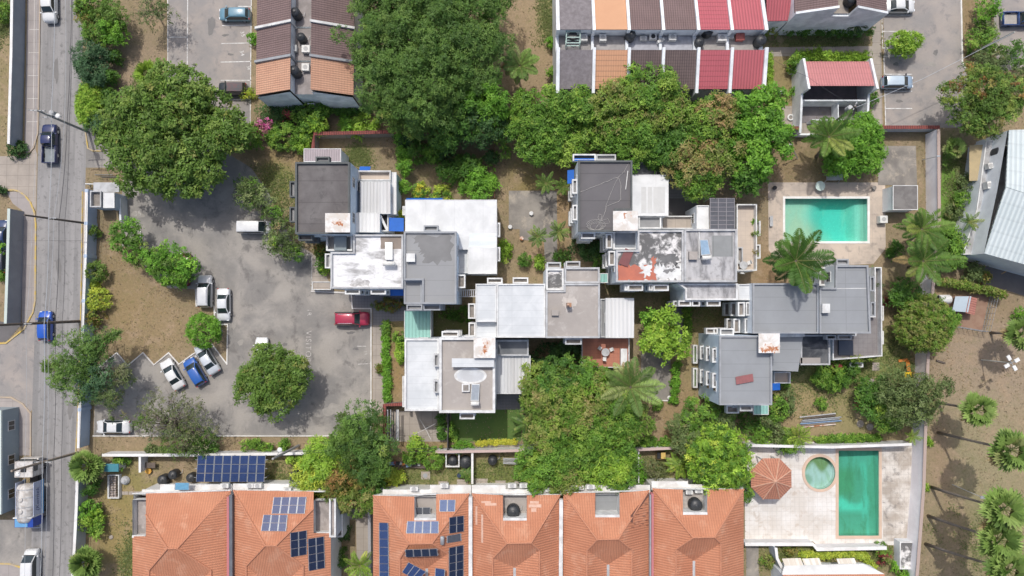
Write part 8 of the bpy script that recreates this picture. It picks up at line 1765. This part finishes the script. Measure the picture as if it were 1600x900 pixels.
t = thing("workbench", "cluttered workbench with an orange tub by the back wall", "workbench", P(235, 733, 0)); MB().box(P(233, 727, .75), (1.6, .7, .06)).build("top", wood, t); [MB().box(P(233, 727, .37) + Vector((a, b, 0)), (.07, .07, .72)).build("leg", wood, t) for a in (-.7, .7) for b in (-.28, .28)]; MB().lathe(P(234, 735, 0), [(.3, 0), (.4, .4), (.02, .38)], 14).build("tub", flat("tub_orange", (.60,.32,.05)), t)
t = thing("scrap_shelf", "low shelf of orange, blue and white scrap in the middle yard", "shelf", P(625, 723, 0)); MB().bar(P(602, 726, .6), P(665, 729, .6), .5, .06).build("shelf_board", wood, t)
for k in range(12): MB().box(P(604 + k * 4.4, 722 + random.uniform(0, 3) + k * .25, .85), (random.uniform(.3, .8), random.uniform(.25, .4), random.uniform(.2, .45)), random.uniform(-.3, .3)).build("scrap", (flat("tub_orange2", (.62,.22,.05)), rim_w, flat("pole_blue", (.2,.3,.45)), maroon, blk, rim_p)[k % 6], t)
t = thing("scrap_rack", "grey rack of piping left of the mango in the right yard", "rack", P(797, 720, 0)); [MB().bar(P(786, 716 + k * 2, .5 + .1 * k), P(808, 717 + k * 2, .5 + .1 * k), .1, .08).build("pipe", (rim_p, alu, rim_g)[k % 3], t) for k in range(5)]
t = thing("clothes_dryer", "rotary clothes line on the shaded patio", "clothes line", P(668, 666, 0)); c = P(668, 666, 0); MB().tube([c, c + Vector((0, 0, 2.0))], .03, 6).build("post", alu, t); [MB().bar(c + Vector((0, 0, 2.0)), c + Vector((math.cos(a) * 1.5, math.sin(a) * 1.5, 2.2)), .035, .035).build("arm", rim_w, t) for a in (.5, 2.1, 3.6, 5.2)]
t = thing("carport_frame", "open metal carport frame next to the red tiled corner wall", "carport", P(612, 660, 0)); [MB().bar(P(606 + k * 4.5, 640, 2.2), P(606 + k * 4.5, 686, 2.2), .1, .1).build("rafter", (rim_g, rim_p, blk)[k % 3], t) for k in range(4)]; [MB().bar(P(605, y, 0), P(605, y, 2.15), .1, .1).build("post", rim_g, t) for y in (641, 663, 686)]; MB().bar(P(622, 640, 2.1), P(622, 688, 2.1), .14, .18).build("beam", rim_w, t)
def table_set(label, px, py, z):
    c = P(px, py, z); t = thing("table_set", label, "table", c); MB().lathe(c + Vector((0, 0, .72)), [(.5, -.03), (.52, 0), (.02, .01)], 18).build("top", rim_p, t); MB().tube([c, c + Vector((0, 0, .7))], .05, 6).build("pedestal", rim_p, t)
    for k in range(3):
        a = k * 2.1 + .4; q = c + Vector((math.cos(a) * .85, math.sin(a) * .85, 0)); ch = thing("garden_chair", "placeholder", "chair", q); n = Vector((math.cos(a), math.sin(a), 0))
        ch['label'] = ("white garden chair ", "second white garden chair ", "third white garden chair ")[k] + "by the round table on the " + label.split(" on the ")[1]; MB().box(q + Vector((0, 0, .44)), (.44, .44, .05), a).build("seat", rim_w, ch); MB().box(q + n * .22 + Vector((0, 0, .68)), (.05, .44, .46), a).build("backrest", rim_w, ch)
        for s in (-1, 1):
            for d in (-1, 1): MB().box(q + n * .18 * s + Vector((-n.y, n.x, 0)) * .18 * d + Vector((0, 0, .21)), (.04, .04, .42), a).build("leg", rim_w, ch)
table_set("round pale table on the terracotta terrace", 945, 550, 3.12); table_set("round pale table on the beige side terrace", 1159, 415, 3.32)
for i, (x, y, lab) in enumerate(((830,334,"small white pot standing on the mottled concrete pad"),(797,355,"white urn at the concrete pad's left corner"),(815,373,"brown urn at the concrete pad's lower corner"),(1045,621,"round white urn at the lower concrete pad's corner"),(1209,294,"dark brazier on the turquoise deck's north west corner"),(1364,294,"yellowish potted plant on the turquoise deck"))):
    c = P(x, y, .05); t = thing("garden_pot", lab, "pot", c); MB().lathe(c, [(.14, 0), (.24, .15), (.28, .4), (.22, .42), (.02, .36)], 14).build("pot", (rim_w, rim_w, rust, rim_w, blk, soil)[i], t, smooth=True)
for i, (x0, y0, x1, y1, lab) in enumerate(((1390,322,1391,327,"tap post beside the pump house"),)):
    pass
for i, (x, y, lab) in enumerate(((1344,662,"left pale stepping stone on the back lawn"),(1359,667,"larger pale stepping stone on the back lawn"),(1361,597,"pale stone by the play slide path"))):
    tag(MB().lathe(P(x, y, 0), [(.45, 0), (.5, .06), (.4, .1), (.02, .11)], 9).build("stepping_stone", conc, loc=P(x, y, 0)), lab, "stone")
tag(MB().bar(P(1463,563,.12), P(1476,567,.12), .22, .2).build("log", wood, loc=P(1470, 565, 0)), "short dark log lying on the palm lot's dry ground", "log")

# ================================================================ GROUND COVER: grass tufts on the open ground, dead leaves under the trees
def inside(pts, poly):
    x, y = pts[:, 0], pts[:, 1]; c = np.zeros(len(pts), bool); j = len(poly) - 1
    for i in range(len(poly)):
        xi, yi, xj, yj = *poly[i], *poly[j]; k = (yi > y) != (yj > y)
        c ^= k & (x < (xj - xi) * (y - yi) / ((yj - yi) if yj != yi else 1e-9) + xi); j = i
    return c
def scatter(name, label, n, centres, spread, cols, ln, wd, up):
    c = centres[rng.integers(0, len(centres), n)]; p = np.concatenate([c[:, :2] + rng.normal(size=(n, 2)) * spread, np.full((n, 1), .012)], 1)
    keep = np.ones(n, bool)
    for poly in PAVED: keep &= ~inside(p, poly)
    for h in HOLES: keep &= ~((p[:, 0] > h[0]) & (p[:, 0] < h[2]) & (p[:, 1] > h[1]) & (p[:, 1] < h[3]))
    p = p[keep]; n = len(p); a = rng.uniform(0, 6.28, n); d = unit(np.stack([np.cos(a), np.sin(a), rng.uniform(*up, n)], 1)); nr = np.array([0, 0, 1.0]) - d * d[:, 2:3]
    col = np.array(cols)[rng.integers(0, len(cols), n)] * rng.uniform(.75, 1.25, (n, 1))
    o = leaf_mesh(name, p, d, unit(nr), ln * rng.uniform(.6, 1.4, n), wd * rng.uniform(.6, 1.4, n), np.clip(col, .01, .8), None); o['kind'] = 'stuff'
gc = np.stack([rng.uniform(-76, 76, 2600), rng.uniform(-42, 44, 2600)], 1)
scatter("dry_grass", "", 42000, gc, 1.1, [(.30,.23,.14),(.27,.22,.12),(.22,.20,.09),(.35,.275,.18),(.23,.185,.11)], .22, .10, (.1, .9))
gg = np.concatenate([np.array([P(px, py, 0).xy]) + rng.normal(size=(60, 2)) * np.array([rx, ry]) * SC * .55 for px, py, rx, ry, c, s in BLOBS if c[1] > c[0] * .92])
scatter("green_grass", "", 42000, gg, .5, [(.15,.20,.06),(.19,.23,.075),(.12,.17,.045),(.22,.24,.09)], .24, .09, (.2, 1.0))
lt = np.array([P(px, py, 0).xy for px, py in ((262,215),(200,240),(330,200),(650,190),(700,200),(640,215),(860,235),(990,240),(1095,285),(1180,290),(1325,265),(415,330),(445,385),(150,590),(175,610),(280,670),(560,770),(900,690),(1035,550),(1095,690),(1420,640),(1445,540),(190,380),(270,440))])
scatter("leaf_litter", "", 9000, lt, 2.2, [(.24,.15,.07),(.30,.20,.09),(.17,.11,.06),(.36,.26,.11)], .2, .11, (-.05, .12))
